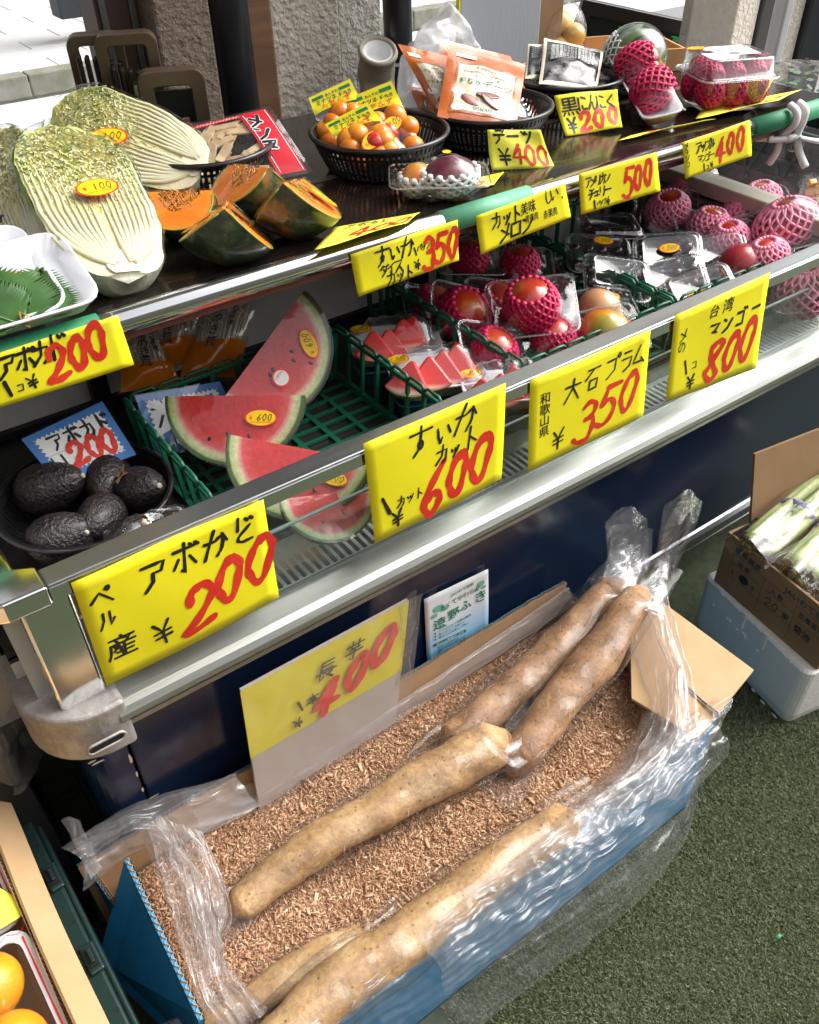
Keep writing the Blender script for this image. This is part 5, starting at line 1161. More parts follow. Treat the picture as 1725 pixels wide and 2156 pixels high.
# white plastic carrier bag
def crumple(fn, nu, nv, amp, sc, seed): 
    def g(u, v):
        p = Vector(fn(u, v)); q = Vector((nz(p, sc, seed), nz(p, sc, seed+7), nz(p, sc, seed+13))); q2 = Vector((nz(p, sc*2.7, seed+2), nz(p, sc*2.7, seed+9), nz(p, sc*2.7, seed+15)))
        return tuple(p+q*amp+q2*amp*0.4)
    return MB().patch(g, nu, nv, False)
M_CARRIER = film('carrier_bag', milky=0.55, base=0.05, rough=0.2, bump=(30, .6, .008), crease=12)
wb = thing('plastic_bag', 'crumpled white carrier bag behind the date pouches', 'bag', T(1.23, 1.585, SHELF))
put('bag_skin', crumple(lambda u, v: (0.10*math.cos(2*math.pi*u)*math.cos(v*1.45)**.8, 0.06*math.sin(2*math.pi*u)*math.cos(v*1.45)**.8, 0.15*math.sin(v*1.5)), 40, 24, 0.03, 14, 3), M_CARRIER, wb, smooth=True)
# clip at the shelf end
M_PEG = pm('peg_white', (0.70, 0.66, 0.66), .35)
pg = thing('clothes_peg', 'large pale plastic peg clipped on the green wrapped shelf end', 'clip', T(1.695, 1.05, 0.991))
for s_ in (-1, 1):
    jaw = catmull([(0, -0.006+0.0*s_, 0.028), (0, -0.026, 0.018), (0, -0.027, -0.006), (0, -0.015-0.008*s_, -0.032), (0.004*s_, -0.020-0.014*s_, -0.062), (0.006*s_, -0.026-0.030*s_, -0.088)], 5)
    jaw = [(p.x+0.014*s_, p.y, p.z) for p in jaw]
    put('jaw', MB().tube(jaw, 0.0085, 10, flat=0.8), M_PEG, pg, smooth=True)
put('jaw_bridge', MB().tube([(-0.018, -0.022, -0.034), (0.018, -0.022, -0.034)], 0.008, 8), M_PEG, pg, smooth=True)
put('handle', MB().tube(catmull([(0.012, -0.028, -0.034), (0.035, -0.045, -0.040), (0.062, -0.055, -0.046)], 5), [0.009]*6+[0.010]*5, 8, flat=.5), M_PEG, pg, smooth=True)
put('handle', MB().tube(catmull([(-0.012, -0.022, -0.034), (-0.03, -0.012, -0.034), (-0.05, 0.0, -0.034)], 5), 0.006, 8), M_PEG, pg, smooth=True)
for q in (0, 1): put('spring', MB().tube([(0.004+0.018*math.cos(a)+0.008*q, -0.030+0.004*math.sin(a*2), -0.044+0.016*math.sin(a)) for a in np.linspace(0, 2*math.pi, 24)[:-1]], 0.0008, 5, closed=True), M_STEEL, pg, smooth=True)
# ------------------------------------------------------------------ green crates on the deck
_sl = {}
def crate(label, x0, x1, y0, y1, z0, h, mat=None, floor=True, group='green crates on the deck', sides='LRBF'):
    mat = mat or M_GCRATE; t = thing('plastic_crate', label, 'crate', T(x0, y0, z0), group); w, d = x1-x0, y1-y0
    sp = 0.045
    if 'slat' not in _sl:
        _sl['slat'] = MB().box(-0.003, 0.003, -0.0045, 0.0045, 0.012, 1.0).mesh('slat')
        bp = MB(); P = [(0, -0.0205, 0), (0, -0.0205, 0.004), (0, -0.015, 0.009), (0, 0.015, 0.009), (0, 0.0205, 0.004), (0, 0.0205, 0)]; bp.tube(P, 0.0026, 5, flat=1.2); _sl['loop'] = bp.mesh('top_loop')
    def wall(M, ln):
        put('rail', MB().box(-0.0035, 0.0035, 0, ln, h-0.010, h-0.003), mat, t, M=M, bevel=0.001, seg=1)
        put('rail', MB().box(-0.0040, 0.0040, 0, ln, 0.0, 0.014), mat, t, M=M, bevel=0.001, seg=1)
        n = int(ln/sp); k = (ln-0.006)/n
        for i in range(n+1):
            put('slat', _sl['slat'], mat, t, M=M @ T(0, 0.003+i*k, 0) @ Matrix.Diagonal((1, 0.8, h-0.004, 1)))
            if i < n: put('top_loop', _sl['loop'], mat, t, M=M @ T(0, 0.003+(i+.5)*k, h-0.004), smooth=True)
    if 'L' in sides: wall(T(0.004, 0, 0) @ RY(-4), d)
    if 'R' in sides: wall(T(w-0.004, 0, 0) @ RY(4), d)
    if 'B' in sides: wall(T(0, d-0.004, 0) @ RZ(-90), w)
    if 'F' in sides: wall(T(0, 0.004, 0) @ RZ(-90), w)
    if floor:
        nb = int(w/0.05)
        for i in range(nb+1): put('floor_bar', MB().box(-0.0045, 0.0045, 0, d, 0.001, 0.006), mat, t, M=T(0.004+i*(w-0.008)/nb, 0, 0))
        nd = int(d/0.032)
        for i in range(nd+1): put('floor_bar', MB().box(0, w, -0.0035, 0.0035, 0.0015, 0.0062), mat, t, M=T(0, 0.004+i*(d-0.008)/nd, 0))
    return t
crate('green slatted crate holding the watermelon wedges', 0.315, 0.705, 0.905, 1.225, DECK, 0.105, sides='LRB')
crate('green slatted crate packed with crimson netted mango boxes', 0.885, 1.245, 0.905, 1.385, DECK, 0.11)
crate('green slatted crate packed with cherry boxes and pink netted mangoes', 1.262, 1.655, 0.905, 1.385, DECK, 0.11)

# ------------------------------------------------------------------ watermelon wedges
def melon_flesh():
    mt, t, b = newmat('watermelon_flesh'); r0 = obj_len(t, 0.0, 1.0); n = noise_n(t, coords(t), 110, 5, 0.7); n2 = noise_n(t, coords(t), 9, 3)
    f = mixfac(t, r0, n.outputs['Fac'], 0.0); d = t.nodes.new('ShaderNodeMath'); d.operation = 'DIVIDE'; d.inputs[1].default_value = 0.112; t.links.new(r0, d.inputs[0])
    g = mixfac(t, d.outputs[0], n2.outputs['Fac'], 0.05)
    r = ramp_n(t, g, [(0.0, (0.55, 0.028, 0.028)), (0.66, (0.60, 0.035, 0.035)), (0.80, (0.66, 0.09, 0.085)), (0.855, (0.72, 0.40, 0.33)), (0.885, (0.62, 0.64, 0.34)), (0.955, (0.46, 0.56, 0.22)), (0.985, (0.05, 0.10, 0.02))])
    mx = t.nodes.new('ShaderNodeMix'); mx.data_type = 'RGBA'; mx.blend_type = 'MULTIPLY'; mx.inputs[0].default_value = 1.0
    r2 = ramp_n(t, n.outputs['Fac'], [(0.34, (0.80, 0.70, 0.70)), (0.60, (1.0, 1.0, 1.0))]); t.links.new(r.outputs[0], mx.inputs[6]); t.links.new(r2.outputs[0], mx.inputs[7])
    t.links.new(mx.outputs[2], b.inputs['Base Color']); b.inputs['Roughness'].default_value = 0.3; b.inputs['Subsurface Weight'].default_value = 0.12; b.inputs['Subsurface Scale'].default_value = 0.01
    b.inputs['Coat Weight'].default_value = 0.12; b.inputs['Coat Roughness'].default_value = 0.12; b.inputs['Specular IOR Level'].default_value = 0.3; bump_n(t, n.outputs['Fac'], 0.35, 0.003, b.inputs['Normal']); return mt
M_WFLESH = melon_flesh(); M_SEED = pm('melon_seed', (0.012, 0.007, 0.005), 0.3)
def wedge(label, p1, p2, away, phi=62, hint=(0, 0, -1), seeds=(), stick=None, emblem=False, R0=0.112):
    p1, p2 = Vector(p1), Vector(p2); X = (p2-p1).normalized(); c = (p1+p2)/2; Rw = (p2-p1).length/2
    Yv = Vector(away); Yv = (Yv-X*Yv.dot(X)).normalized(); Z = X.cross(Yv)
    if Z.dot(Vector(hint)) < 0: X = -X; Z = X.cross(Yv)
    M = Matrix.Identity(4)
    for i in range(3): M[i][0], M[i][1], M[i][2], M[i][3] = X[i], Yv[i], Z[i], c[i]
    s_ = Rw/R0
    t = thing('watermelon_wedge', label, 'watermelon', M @ Matrix.Scale(1, 4), 'watermelon wedges in cling film')
    SC = Matrix.Diagonal((s_, s_, s_, 1)); ph = R(phi)
    def pt(r_, th, az): return (r_*math.cos(th), r_*math.sin(th)*math.sin(az), -r_*math.sin(th)*math.cos(az))
    wob = lambda th: 1+0.015*math.sin(3*th+1)
    for az in (0, ph): put('cut_face', MB().patch(lambda u, v: pt(R0*0.992*wob(math.pi*v)*u**0.9, math.pi*v, az), 12, 36), M_WFLESH, t, smooth=True, M=SC)
    put('rind', MB().patch(lambda u, v: pt(R0*wob(math.pi*v), math.pi*v, ph*u), 14, 36), M_WRIND2, t, smooth=True, M=SC)
    for (r_, th) in seeds:
        p = pt(R0*r_, R(th), 0); put('seed', MB().ell((0, 0, 0), (0.0042, 0.0012, 0.0026), 10, 6), M_SEED, t, smooth=True, M=SC @ T(p[0], p[1]-0.0006, p[2]) @ RY(th*1.0))
    def wr(u, v):
        p = Vector(pt(R0*(0.02+1.0*u), math.pi*v, 0)); return (p.x, p.y-0.0022-0.0012*nz(p, 40, 2), p.z)
    put('cling_film', MB().patch(wr, 14, 30), M_WRAP, t, smooth=True, M=SC)
    if stick:
        r_, th, rot, w_ = stick; p = pt(R0*r_*s_, R(th), 0); sticker(t, frameYZ(Vector((p[0], p[1]-0.0035, p[2])), (math.sin(R(rot)), 0, math.cos(R(rot))), (0, -1, 0)), w_, '600')
    if emblem:
        p = pt(R0*0.50*s_, R(emblem), 0); Mb = frameYZ(Vector((p[0], p[1]-0.0035, p[2])), (0, 0, 1), (0, -1, 0))
        o = put('round_label', MB().add([(0.0155*math.cos(a), 0.0155*math.sin(a), 0.0002) for a in np.linspace(0, 2*math.pi, 32)[:-1]], [tuple(range(31))]), M_STK_R, t, M=Mb)
        put('label_field', MB().add([(0.0125*math.cos(a), 0.0125*math.sin(a), 0.0006) for a in np.linspace(0, 2*math.pi, 32)[:-1]], [tuple(range(31))]), M_WHITE, o)
        l3 = MB(); printed(l3, flat, 'くまもと', -0.0095, 0.004, 0.0048, lift=0.001); put('label_lettering', l3, M_STK_R, o)
    return t
def rind2():
    mt, t, b = newmat('wedge_rind'); n = noise_n(t, coords(t), 22, 5, 0.6, 1.0); r = ramp_n(t, n.outputs['Fac'], [(0.35, (0.014, 0.03, 0.012)), (0.52, (0.03, 0.055, 0.02)), (0.62, (0.16, 0.20, 0.06))])
    t.links.new(r.outputs[0], b.inputs['Base Color']); b.inputs['Roughness'].default_value = 0.3; b.inputs['Coat Weight'].default_value = 0.9; b.inputs['Coat Roughness'].default_value = 0.1
    n2 = noise_n(t, coords(t), 70, 3, 0.5, 1.2); bump_n(t, n2.outputs['Fac'], 0.7, 0.005, b.inputs['Normal']); return mt
M_WRIND2 = rind2()
awc = lambda p, dz=0.0: -to_cam(p)+Vector((0, 0, dz))
wedge('tall watermelon wedge standing on end at the back, price sticker and round label', PY(640, 612, 1.175), PY(462, 850, 1.14), awc((0.55, 1.15, 0.8), 0.1), 55, (-1, 0, 0.6), [(0.42, 60), (0.48, 75), (0.72, 70), (0.35, 118), (0.40, 128)], (0.66, 48, -62, 0.052), emblem=112)
wedge('middle watermelon wedge lying on its rind, flat red edge uppermost', PZ(345, 834, 0.805), PZ(642, 832, 0.805), awc((0.43, 1.08, 0.75), -0.15), 58, (0, 0, 1), [(0.55, 100), (0.62, 70), (0.7, 120), (0.66, 85)], (0.50, 40, 0, 0.050))
wedge('front watermelon wedge behind the front glass with price sticker', PZ(478, 914, 0.785), PY(785, 972, 0.872), awc((0.45, 0.92, 0.72), -0.35), 58, (0, 0, 1), [(0.80, 80), (0.55, 70), (0.62, 60), (0.70, 100)], (0.62, 32, 6, 0.046))
wedge('low watermelon wedge modelled for a reflection behind the misted lower glass', PY(585, 1052, 0.895), PY(790, 1028, 0.856), awc((0.47, 0.88, 0.7), -0.5), 30, (0, 0, 1), [(0.5, 60), (0.6, 110)])  # extra wedge built in place of the front wedge's mirror image

# ------------------------------------------------------------------ avocados, cards, enoki
basket('round black basket of avocados on the deck', 0.185, 1.085, DECK, 0.125, 0.098, 0.062)
M_AVO = fruit_mat('avocado_skin', (0.010, 0.008, 0.009), (0.020, 0.013, 0.016), (0.030, 0.026, 0.020), 22, 0.42, 0.15)
n_ = M_AVO.node_tree; bump_n(n_, noise_n(n_, coords(n_), 170, 3).outputs['Fac'], 0.9, 0.006, n_.nodes['Principled BSDF'].inputs['Normal'])
av = MB().lathe([(0.0005, -0.046), (0.012, -0.0445), (0.024, -0.038), (0.032, -0.025), (0.0345, -0.008), (0.032, 0.010), (0.026, 0.026), (0.019, 0.038), (0.011, 0.046), (0.004, 0.049), (0.0005, 0.0495)], 28).mesh('skin'); av.materials.append(M_AVO)
ste = MB().lathe([(0.004, 0.0), (0.0045, 0.002), (0.003, 0.004), (0.0005, 0.004)], 10).mesh('stem_button')
for (px, py, z, yaw, tilt, s_, lb) in ((105, 1025, 0.724, 55, 70, 1.15, 'avocado at the basket wall below the blue bordered card'), (225, 1008, 0.715, -25, 80, 1.05, 'smooth greenish avocado partly under the card'), (298, 1028, 0.722, 20, 62, 1.0, 'avocado with a pale scar at the crate side of the basket'), (212, 1092, 0.712, -40, 72, 1.0, 'avocado half hidden by the clear packet'), (130, 1130, 0.716, 75, 85, 1.05, 'avocado lying frontmost in the basket')):
    p = PZ(px, py, z); t = thing('avocado', lb, 'avocado', T(p.x, p.y, z) @ RZ(yaw) @ RX(tilt), 'avocados in the basket')
    put('skin', av, M_AVO, t, smooth=True, M=Matrix.Scale(s_, 4)); put('stem_button', ste, M_PRIMER, t, smooth=True, M=T(0, 0, 0.049*s_))
    if 'scar' in lb: put('scar', MB().add([(0.033*math.sin(a*0.22), -0.0345-0.0006, -0.01+0.008*math.cos(a*1.7)+0.004*a) for a in range(-3, 4)]+[(0.0, -0.0352, 0.014), (0.002, -0.0354, -0.024)], [(0, 1, 2, 3), (3, 4, 5, 6), (2, 3, 4, 7), (2, 8, 4)]), pm('scar_tan', (0.32, 0.18, 0.09), .7), t, M=RZ(200))
# white cards with zigzag blue border
def zig_card(label, corners, draw):
    S, w, h = sheet_surf(corners, 0.0, 0.0, 0.0, (0, -1, 0.4)); o0 = Vector(corners[3]); L = lambda x, y, z=0.0: tuple(Vector(S(x, y, z))-o0)
    t = thing('price_card', label, 'sign', T(*o0))
    put('blue_card', MB().patch(lambda u, v: L(u*w, v*h), 6, 4), M_BLUEP, t, solid=0.0006)
    m_ = 0.010; n = 15; k = 9; P = []
    for i in range(n*2): P.append((m_+(w-2*m_)*i/(2*n), m_+(0.005 if i % 2 else 0)))
    for i in range(k*2): P.append((w-m_-(0.005 if i % 2 else 0), m_+(h-2*m_)*i/(2*k)))
    for i in range(n*2): P.append((w-m_-(w-2*m_)*i/(2*n), h-m_-(0.005 if i % 2 else 0)))
    for i in range(k*2): P.append((m_+(0.005 if i % 2 else 0), h-m_-(h-2*m_)*i/(2*k)))
    c = MB(); c.add([L(w/2, h/2, .0008)]+[L(x, y, .0008) for x, y in P], [(0, 1+i, 1+(i+1) % len(P)) for i in range(len(P))]); put('white_field', c, M_WHITE, t)
    b, r = MB(), MB(); draw(b, r, L, w, h); put('lettering', b, M_INK, t)
    if r.v: put('price_figures', r, M_RED, t)
    put('sleeve', MB().patch(lambda u, v: L(-0.002+u*(w+.004), -0.002+v*(h+.004), 0.002), 4, 3), M_CLEAR, t)
    return t
def d_c1(b, r, S, w, h):
    write(b, S, 'アボカド', w*.20, h*.56, .026, .0044, adv=1.12, lift=.0014); write(b, S, 'L', w*.12, h*.18, .03, .003, lift=.0014) if False else stroke(b, [Vector((w*.12, h*.46, 0)), Vector((w*.12, h*.22, 0)), Vector((w*.18, h*.17, 0)), Vector((w*.24, h*.24, 0)), Vector((w*.24, h*.46, 0))], .003, S, .0014)
    for y in (.5, .16): stroke(b, [Vector((w*.12, h*y, 0)), Vector((w*.9, h*y, 0))], .0005, S, .0012)
    for ch, x in (('2', .28), ('0', .48), ('0', .66)): write(r, S, ch, w*x, h*.18, .040, .0088, asp=.72, slant=.12, lift=.0015, jit=.01)
zig_card('white card with zigzag blue border and red 200 standing in the avocado basket', [PY(45, 925, 1.185), PY(215, 845, 1.205), PZ(287, 957, 0.738), PZ(122, 1018, 0.738)], d_c1)
def d_c2(b, r, S, w, h): write(b, S, '大', w*.12, h*.45, .045, .0045, lift=.0014); write(b, S, '1', w*.16, h*.12, .03, .003, lift=.0014)
zig_card('white card with zigzag blue border mostly hidden behind the middle watermelon wedge', [PY(285, 834, 1.215), PY(463, 803, 1.205), PZ(520, 925, 0.69), PZ(330, 960, 0.69)], d_c2)
M_ENOB = film('enoki_orange', tint=(1.0, 0.55, 0.2), milky=0.92, base=0.0, rough=0.1, bump=(30, .3, .005), milkcol=(0.90, 0.28, 0.018))
M_ENO = pm('enoki_stem', (0.66, 0.60, 0.48), .5, col2=(0.74, 0.69, 0.58), nscale=40)
def enoki(label, corners, seed, txt=True):
    def dr(t, S, w, h):
        rnd = random.Random(seed); mb = MB(); cp_ = MB()
        for i in range(70):
            x = w*(0.12+0.76*rnd.random()); y0, y1 = h*.10, h*(.62+.25*rnd.random()); dz = -0.004-0.012*rnd.random()
            P = [S(w*.5+(x-w*.5)*.7, y0, dz), S(x, (y0+y1)/2, dz), S(x+rnd.uniform(-.006, .006), y1, dz)]; mb.tube(catmull(P, 3), 0.0016, 5); cp_.ell(P[2], (.0042, .0042, .003), 8, 5)
        s_ = put('stems', mb, M_ENO, t, smooth=True); s_['kind'] = 'stuff'; c_ = put('caps', cp_, M_ENO, t, smooth=True); c_['kind'] = 'stuff'
        panel(t, S, 'orange_print', M_ENOB, 0.002, w-.002, h*.02, h*.42, 0.0008, 16, 8)
        if txt:
            b = MB()
            for i, ch in enumerate('えのき茸'): printed(b, S, ch, w*.30, h*(.80-.15*i), .020, lift=.0016)
            for i, ch in enumerate('新潟県産'): printed(b, S, ch, w*.62, h*(.80-.07*i), .010, lift=.0016)
            put('lettering', b, M_INK, t)
    return pouch('enoki_bag', label, corners, 0.024, M_BAG, dr, cat='bag', group='bags of enoki mushrooms', seal=0.10, wav=0.004, ph=seed)
enoki('enoki bag nearest the tall watermelon wedge', [PY(425, 640, 1.36), PY(545, 610, 1.33), PY(505, 800, 1.255), PY(375, 800, 1.285)], 1)
enoki('enoki bag in the middle of the three, under the shelf', [PY(300, 665, 1.375), PY(430, 620, 1.36), PY(420, 770, 1.31), PY(305, 775, 1.32)], 2)
enoki('enoki bag lying nearest the yellow avocado tag', [PY(255, 690, 1.35), PY(330, 690, 1.345), PY(385, 815, 1.265), PY(250, 830, 1.285)], 3)
sp2 = thing('shrimp_packet', 'clear crumpled packet of orange dried shrimp in front of the avocados', 'packet', T(0.232, 0.945, DECK+0.03))
put('film', crumple(lambda u, v: (0.11*(u-.5), 0.05*(v-.5), 0.045+0.02*math.sin(math.pi*u)*math.sin(math.pi*v)), 26, 16, 0.018, 26, 4), M_BAG, sp2, smooth=True)
put('film', crumple(lambda u, v: (0.10*(u-.5), 0.05*(v-.5), 0.028), 20, 12, 0.012, 26, 8), M_BAG, sp2, smooth=True)
for i in range(12): put('shrimp', MB().tube(catmull([(0, 0, 0), (0.006, 0.004, 0.001), (0.012, 0.002, 0), (0.014, -0.005, 0)], 3), [.0008]+[.0028]*8+[.001], 6), fruit_mat('shrimp', (0.6, 0.22, 0.06), (0.68, 0.3, 0.1), (0.74, 0.42, 0.2), 40) if 'shrimp' not in MATS else MATS['shrimp'], sp2, smooth=True, M=T(random.uniform(-.03, .04), random.uniform(-.015, .015), .033+.006*random.random()) @ RZ(random.uniform(0, 360)))
sp3 = thing('shrimp_packet', 'packet with orange contents pressed against the corner of the front glass', 'packet', T(0.105, 0.862, 0.634))
put('film', crumple(lambda u, v: (0.06*(u-.5), 0.022*math.sin(math.pi*u)*-1+.01, 0.16*v), 18, 22, 0.010, 30, 5), M_BAG, sp3, smooth=True)
put('contents', crumple(lambda u, v: (0.05*(u-.5), 0.012-0.012*math.sin(math.pi*u), 0.01+0.12*v), 18, 22, 0.008, 60, 6), MATS['shrimp'], sp3, smooth=True)
put('blue_band', MB().patch(lambda u, v: (0.062*(u-.5), -0.016*math.sin(math.pi*u)+.008, .13+.02*v), 8, 2), M_BLUEP, sp3)

# ------------------------------------------------------------------ foam trays of watermelon slices on blue trays
M_BLUET = pm('blue_plastic_tray', (0.025, 0.12, 0.20), .4)
def slice_tray(label, x, y, z, yaw, seed, w=0.165, d=0.115):
    M = T(x, y, z) @ RZ(yaw); t = foam_tray(label, M, w, d, 0.026, group='trays of sliced watermelon'); rnd = random.Random(seed)
    for i in range(4):
        r_ = 0.044+0.006*rnd.random(); a = R(74); poly_ = [(-.004, -.004), (.004, -.004)][::-1]+[(r_*1.35*math.sin(-a/2+a*k/8), -r_*1.35*math.cos(-a/2+a*k/8)) for k in range(9)]
        mb = MB().prism(poly_, -0.015, 0.015); o = put('melon_slice', mb, M_WFL2, t, M=T(-0.042+0.028*i, -0.022+0.015*i, 0.058+0.008*rnd.random()) @ RZ(-14+rnd.uniform(-18, 18)) @ RX(52+rnd.uniform(-10, 10)), bevel=0.004)
        for k in range(2): put('seed', MB().ell((0, 0, 0), (0.0022, 0.0036, 0.001), 8, 5), M_SEED, o, smooth=True, M=T(rnd.uniform(-.012, .012), -0.035-0.015*rnd.random(), 0.0084))
    wrap_top(t, w, d, 0.029, 0, fn=lambda x_, y_: 0.048*math.exp(-(x_/0.078)**6-(y_/0.036)**2)+0.003*math.sin(x_*240)*math.exp(-(y_/0.02)**2))
    sticker(t, T(-w*.36, d*.36, 0.034) @ RX(15), 0.04, '350')
    b = thing('blue_tray', 'blue plastic tray under the '+label.split(' with ')[0], 'tray', T(x, y, DECK) @ RZ(yaw)); put('shell', MB().loft(tray_loops(w-0.012, d-0.012, z-DECK-0.004, .02, .008, .003), True, True), M_BLUET, b, smooth=True)
    return t
def wfl2():
    mt, t, b = newmat('slice_flesh'); y = obj_axis(t, 'Y', -0.066, -0.036); n = noise_n(t, coords(t), 60, 3); f = mixfac(t, y, n.outputs['Fac'], 0.12)
    r = ramp_n(t, f, [(0.02, (0.05, 0.10, 0.03)), (0.10, (0.55, 0.62, 0.36)), (0.32, (0.70, 0.40, 0.33)), (0.55, (0.60, 0.05, 0.045)), (1.0, (0.58, 0.04, 0.035))]); t.links.new(r.outputs[0], b.inputs['Base Color']); b.inputs['Roughness'].default_value = 0.3; b.inputs['Coat Weight'].default_value = .4
    b.inputs['Subsurface Weight'].default_value = .1; b.inputs['Subsurface Scale'].default_value = .008; return mt
M_WFL2 = wfl2()
slice_tray('rear white tray of watermelon slices with film', 0.800, 1.165, 0.712, -28, 1)
slice_tray('middle white tray of watermelon slices with dark seeds showing', 0.795, 1.035, 0.712, -24, 2)
slice_tray('front white tray with one tall melon slice leaning on the rail', 0.858, 0.925, 0.712, -30, 3, 0.15, 0.10)

# ------------------------------------------------------------------ crimson netted mango packs
def mango_pack(label, px, py, z, yaw, tx, ty, w=0.135, d=0.115, h=0.040, fm=None, nm=None, key='mp', r=(0.036, 0.044, 0.034), top=0.25, stick=None, group='mango packs with crimson nets', dome=0.030, price='400'):
    p = PZ(px, py, z); t = thing('mango_pack', label, 'fruit pack', T(p.x, p.y, z) @ RZ(yaw) @ RX(tx) @ RY(ty), group)
    clear_tray(t, w, d, h, 0.014, 0.014, M=T(0, 0, -h)); rim_bead(t, w+0.010, d+0.010, 0.019, 0.0, 0.0017)
    net_fruit(t, T(0, 0, 0.004) @ RZ(25) @ RX(-14), r, fm or M_MANGO, nm or M_REDNET, key, 10, 18, top)
    wrap_top(t, w+0.006, d+0.006, 0.001, 0, fn=lambda x, y: (dome+.013)*math.exp(-(x/(r[0]*1.2))**2-(y/(r[1]*1.15))**2))
    if stick: sticker(t, T(stick[0]*w, stick[1]*d, 0.006) @ RX(8), 0.042, price)
    return t
mango_pack('large clear pack tilted forward with bare red mango top rising from crimson net', 1120, 645, 0.800, -34, 24, -6, 0.150, 0.120, 0.042, key='mpA', r=(0.046, 0.052, 0.044), top=0.70, stick=(0.0, 0.42), dome=0.038)
mango_pack('clear pack with crimson net at the back of the crate under the black lettered tag', 985, 545, 0.790, -28, 6, 6, 0.130, 0.110, 0.045, key='mpB', top=0.75, dome=0.030)
mango_pack('mango pack seen behind the crate slats, lower rear', 915, 645, 0.745, -30, 10, 20, 0.120, 0.11, 0.04, key='mpB', top=0.75)
mango_pack('mango pack seen behind the crate slats, standing on its edge in the middle', 975, 665, 0.752, -40, 40, 28, 0.125, 0.11, 0.04, key='mpA', r=(0.046, 0.052, 0.044), top=0.70)
mango_pack('mango pack low in the crate close to the steel rail', 1040, 740, 0.745, -26, 30, 20, 0.12, 0.11, 0.04, key='mpB', top=0.75)
mango_pack('mango pack at the steel rail with yellow red fruit and crimson net edge', 1275, 700, 0.762, -22, 18, -8, 0.125, 0.11, 0.04, fm=M_MANGOY, key='mpC', r=(0.040, 0.05, 0.036), top=0.1)
mango_pack('clear pack of pale orange fruit with a price sticker beside the tilted mango pack', 1262, 652, 0.755, -26, 14, -4, 0.13, 0.11, 0.04, fm=fruit_mat('pale_plum', (0.62, 0.26, 0.12), (0.66, 0.36, 0.18), (0.5, 0.42, 0.14), 14), nm=M_CLEARR, key='mpD', top=-0.3, stick=(0.2, 0.2), price='200')
mango_pack('netted mango pack wedged between the tilted pack and the slats', 1050, 640, 0.752, -34, 30, 14, 0.12, 0.10, 0.04, key='mpB', top=0.75)
mango_pack('netted mango pack at the back beside the cherry side slats', 1095, 560, 0.770, -36, 14, 0, 0.125, 0.105, 0.04, key='mpB', top=0.75)
mango_pack('netted mango pack under the tilted pack close to the rail', 1165, 715, 0.748, -28, 20, 4, 0.12, 0.105, 0.04, key='mpB', top=0.75)
# pink netted mangoes
mango_pack('pink netted mango pack in the gap before the end wall', 1560, 455, 0.778, -34, 18, -8, 0.135, 0.11, 0.04, fm=M_MANGO, nm=M_PINKNET, key='pkD', r=(0.046, 0.040, 0.038), top=0.9, group='mango packs with pink nets')
mango_pack('pink netted mango pack resting between cherries and the rail fruit', 1530, 510, 0.772, -30, 22, -4, 0.13, 0.11, 0.04, fm=M_MANGO, nm=M_PINKNET, key='pkD', r=(0.046, 0.040, 0.038), top=0.9, group='mango packs with pink nets')
mango_pack('large pink netted mango in a clear pack against the front rail', 1655, 478, 0.802, -30, 10, -12, 0.185, 0.14, 0.05, fm=M_MANGOG, nm=M_PINKNET, key='pkA', r=(0.070, 0.054, 0.050), top=0.94, group='mango packs with pink nets', dome=0.050)
mango_pack('pink netted mango pack with a white glare on its film, behind the large one', 1490, 482, 0.775, -36, 16, 12, 0.14, 0.11, 0.04, fm=M_MANGO, nm=M_PINKNET, key='pkB', r=(0.047, 0.041, 0.039), top=0.85, group='mango packs with pink nets')
mango_pack('pink netted mango pack furthest back, price sticker upright on its lid', 1450, 400, 0.790, -40, 34, 0, 0.13, 0.11, 0.04, fm=M_MANGO, nm=M_PINKNET, key='pkB', r=(0.047, 0.041, 0.039), top=0.85, stick=(0.1, 0.3), group='mango packs with pink nets')
mango_pack('pink netted mango pack second from the back with a price sticker', 1405, 445, 0.785, -40, 30, 0, 0.13, 0.11, 0.04, fm=M_MANGO, nm=M_PINKNET, key='pkB', r=(0.047, 0.041, 0.039), top=0.85, stick=(0.15, 0.3), group='mango packs with pink nets')
mango_pack('crimson fruit pack with loosened pink net close to the rail', 1560, 558, 0.760, -30, 14, -14, 0.14, 0.11, 0.04, fm=fruit_mat('deep_red_mango', (0.30, 0.012, 0.03), (0.38, 0.02, 0.04), (0.42, 0.05, 0.05), 14), nm=M_PINKNET, key='pkC', r=(0.045, 0.046, 0.036), top=0.15, group='mango packs with pink nets')
mango_pack('pink netted mango pack seen through the front glass near the picture edge', 1690, 620, 0.70, -30, 8, 0, 0.15, 0.11, 0.04, fm=M_MANGOG, nm=M_PINKNET, key='pkA', r=(0.070, 0.054, 0.050), top=0.94, group='mango packs with pink nets')

mango_pack('pink netted mango pack squeezed between the large one and the rail', 1612, 548, 0.770, -28, 16, -10, 0.13, 0.10, 0.04, fm=M_MANGO, nm=M_PINKNET, key='pkD', r=(0.046, 0.040, 0.038), top=0.9, group='mango packs with pink nets')
mango_pack('pink netted mango pack at the end wall behind the large one', 1600, 425, 0.782, -34, 14, -6, 0.13, 0.10, 0.04, fm=M_MANGO, nm=M_PINKNET, key='pkD', r=(0.046, 0.040, 0.038), top=0.9, group='mango packs with pink nets')
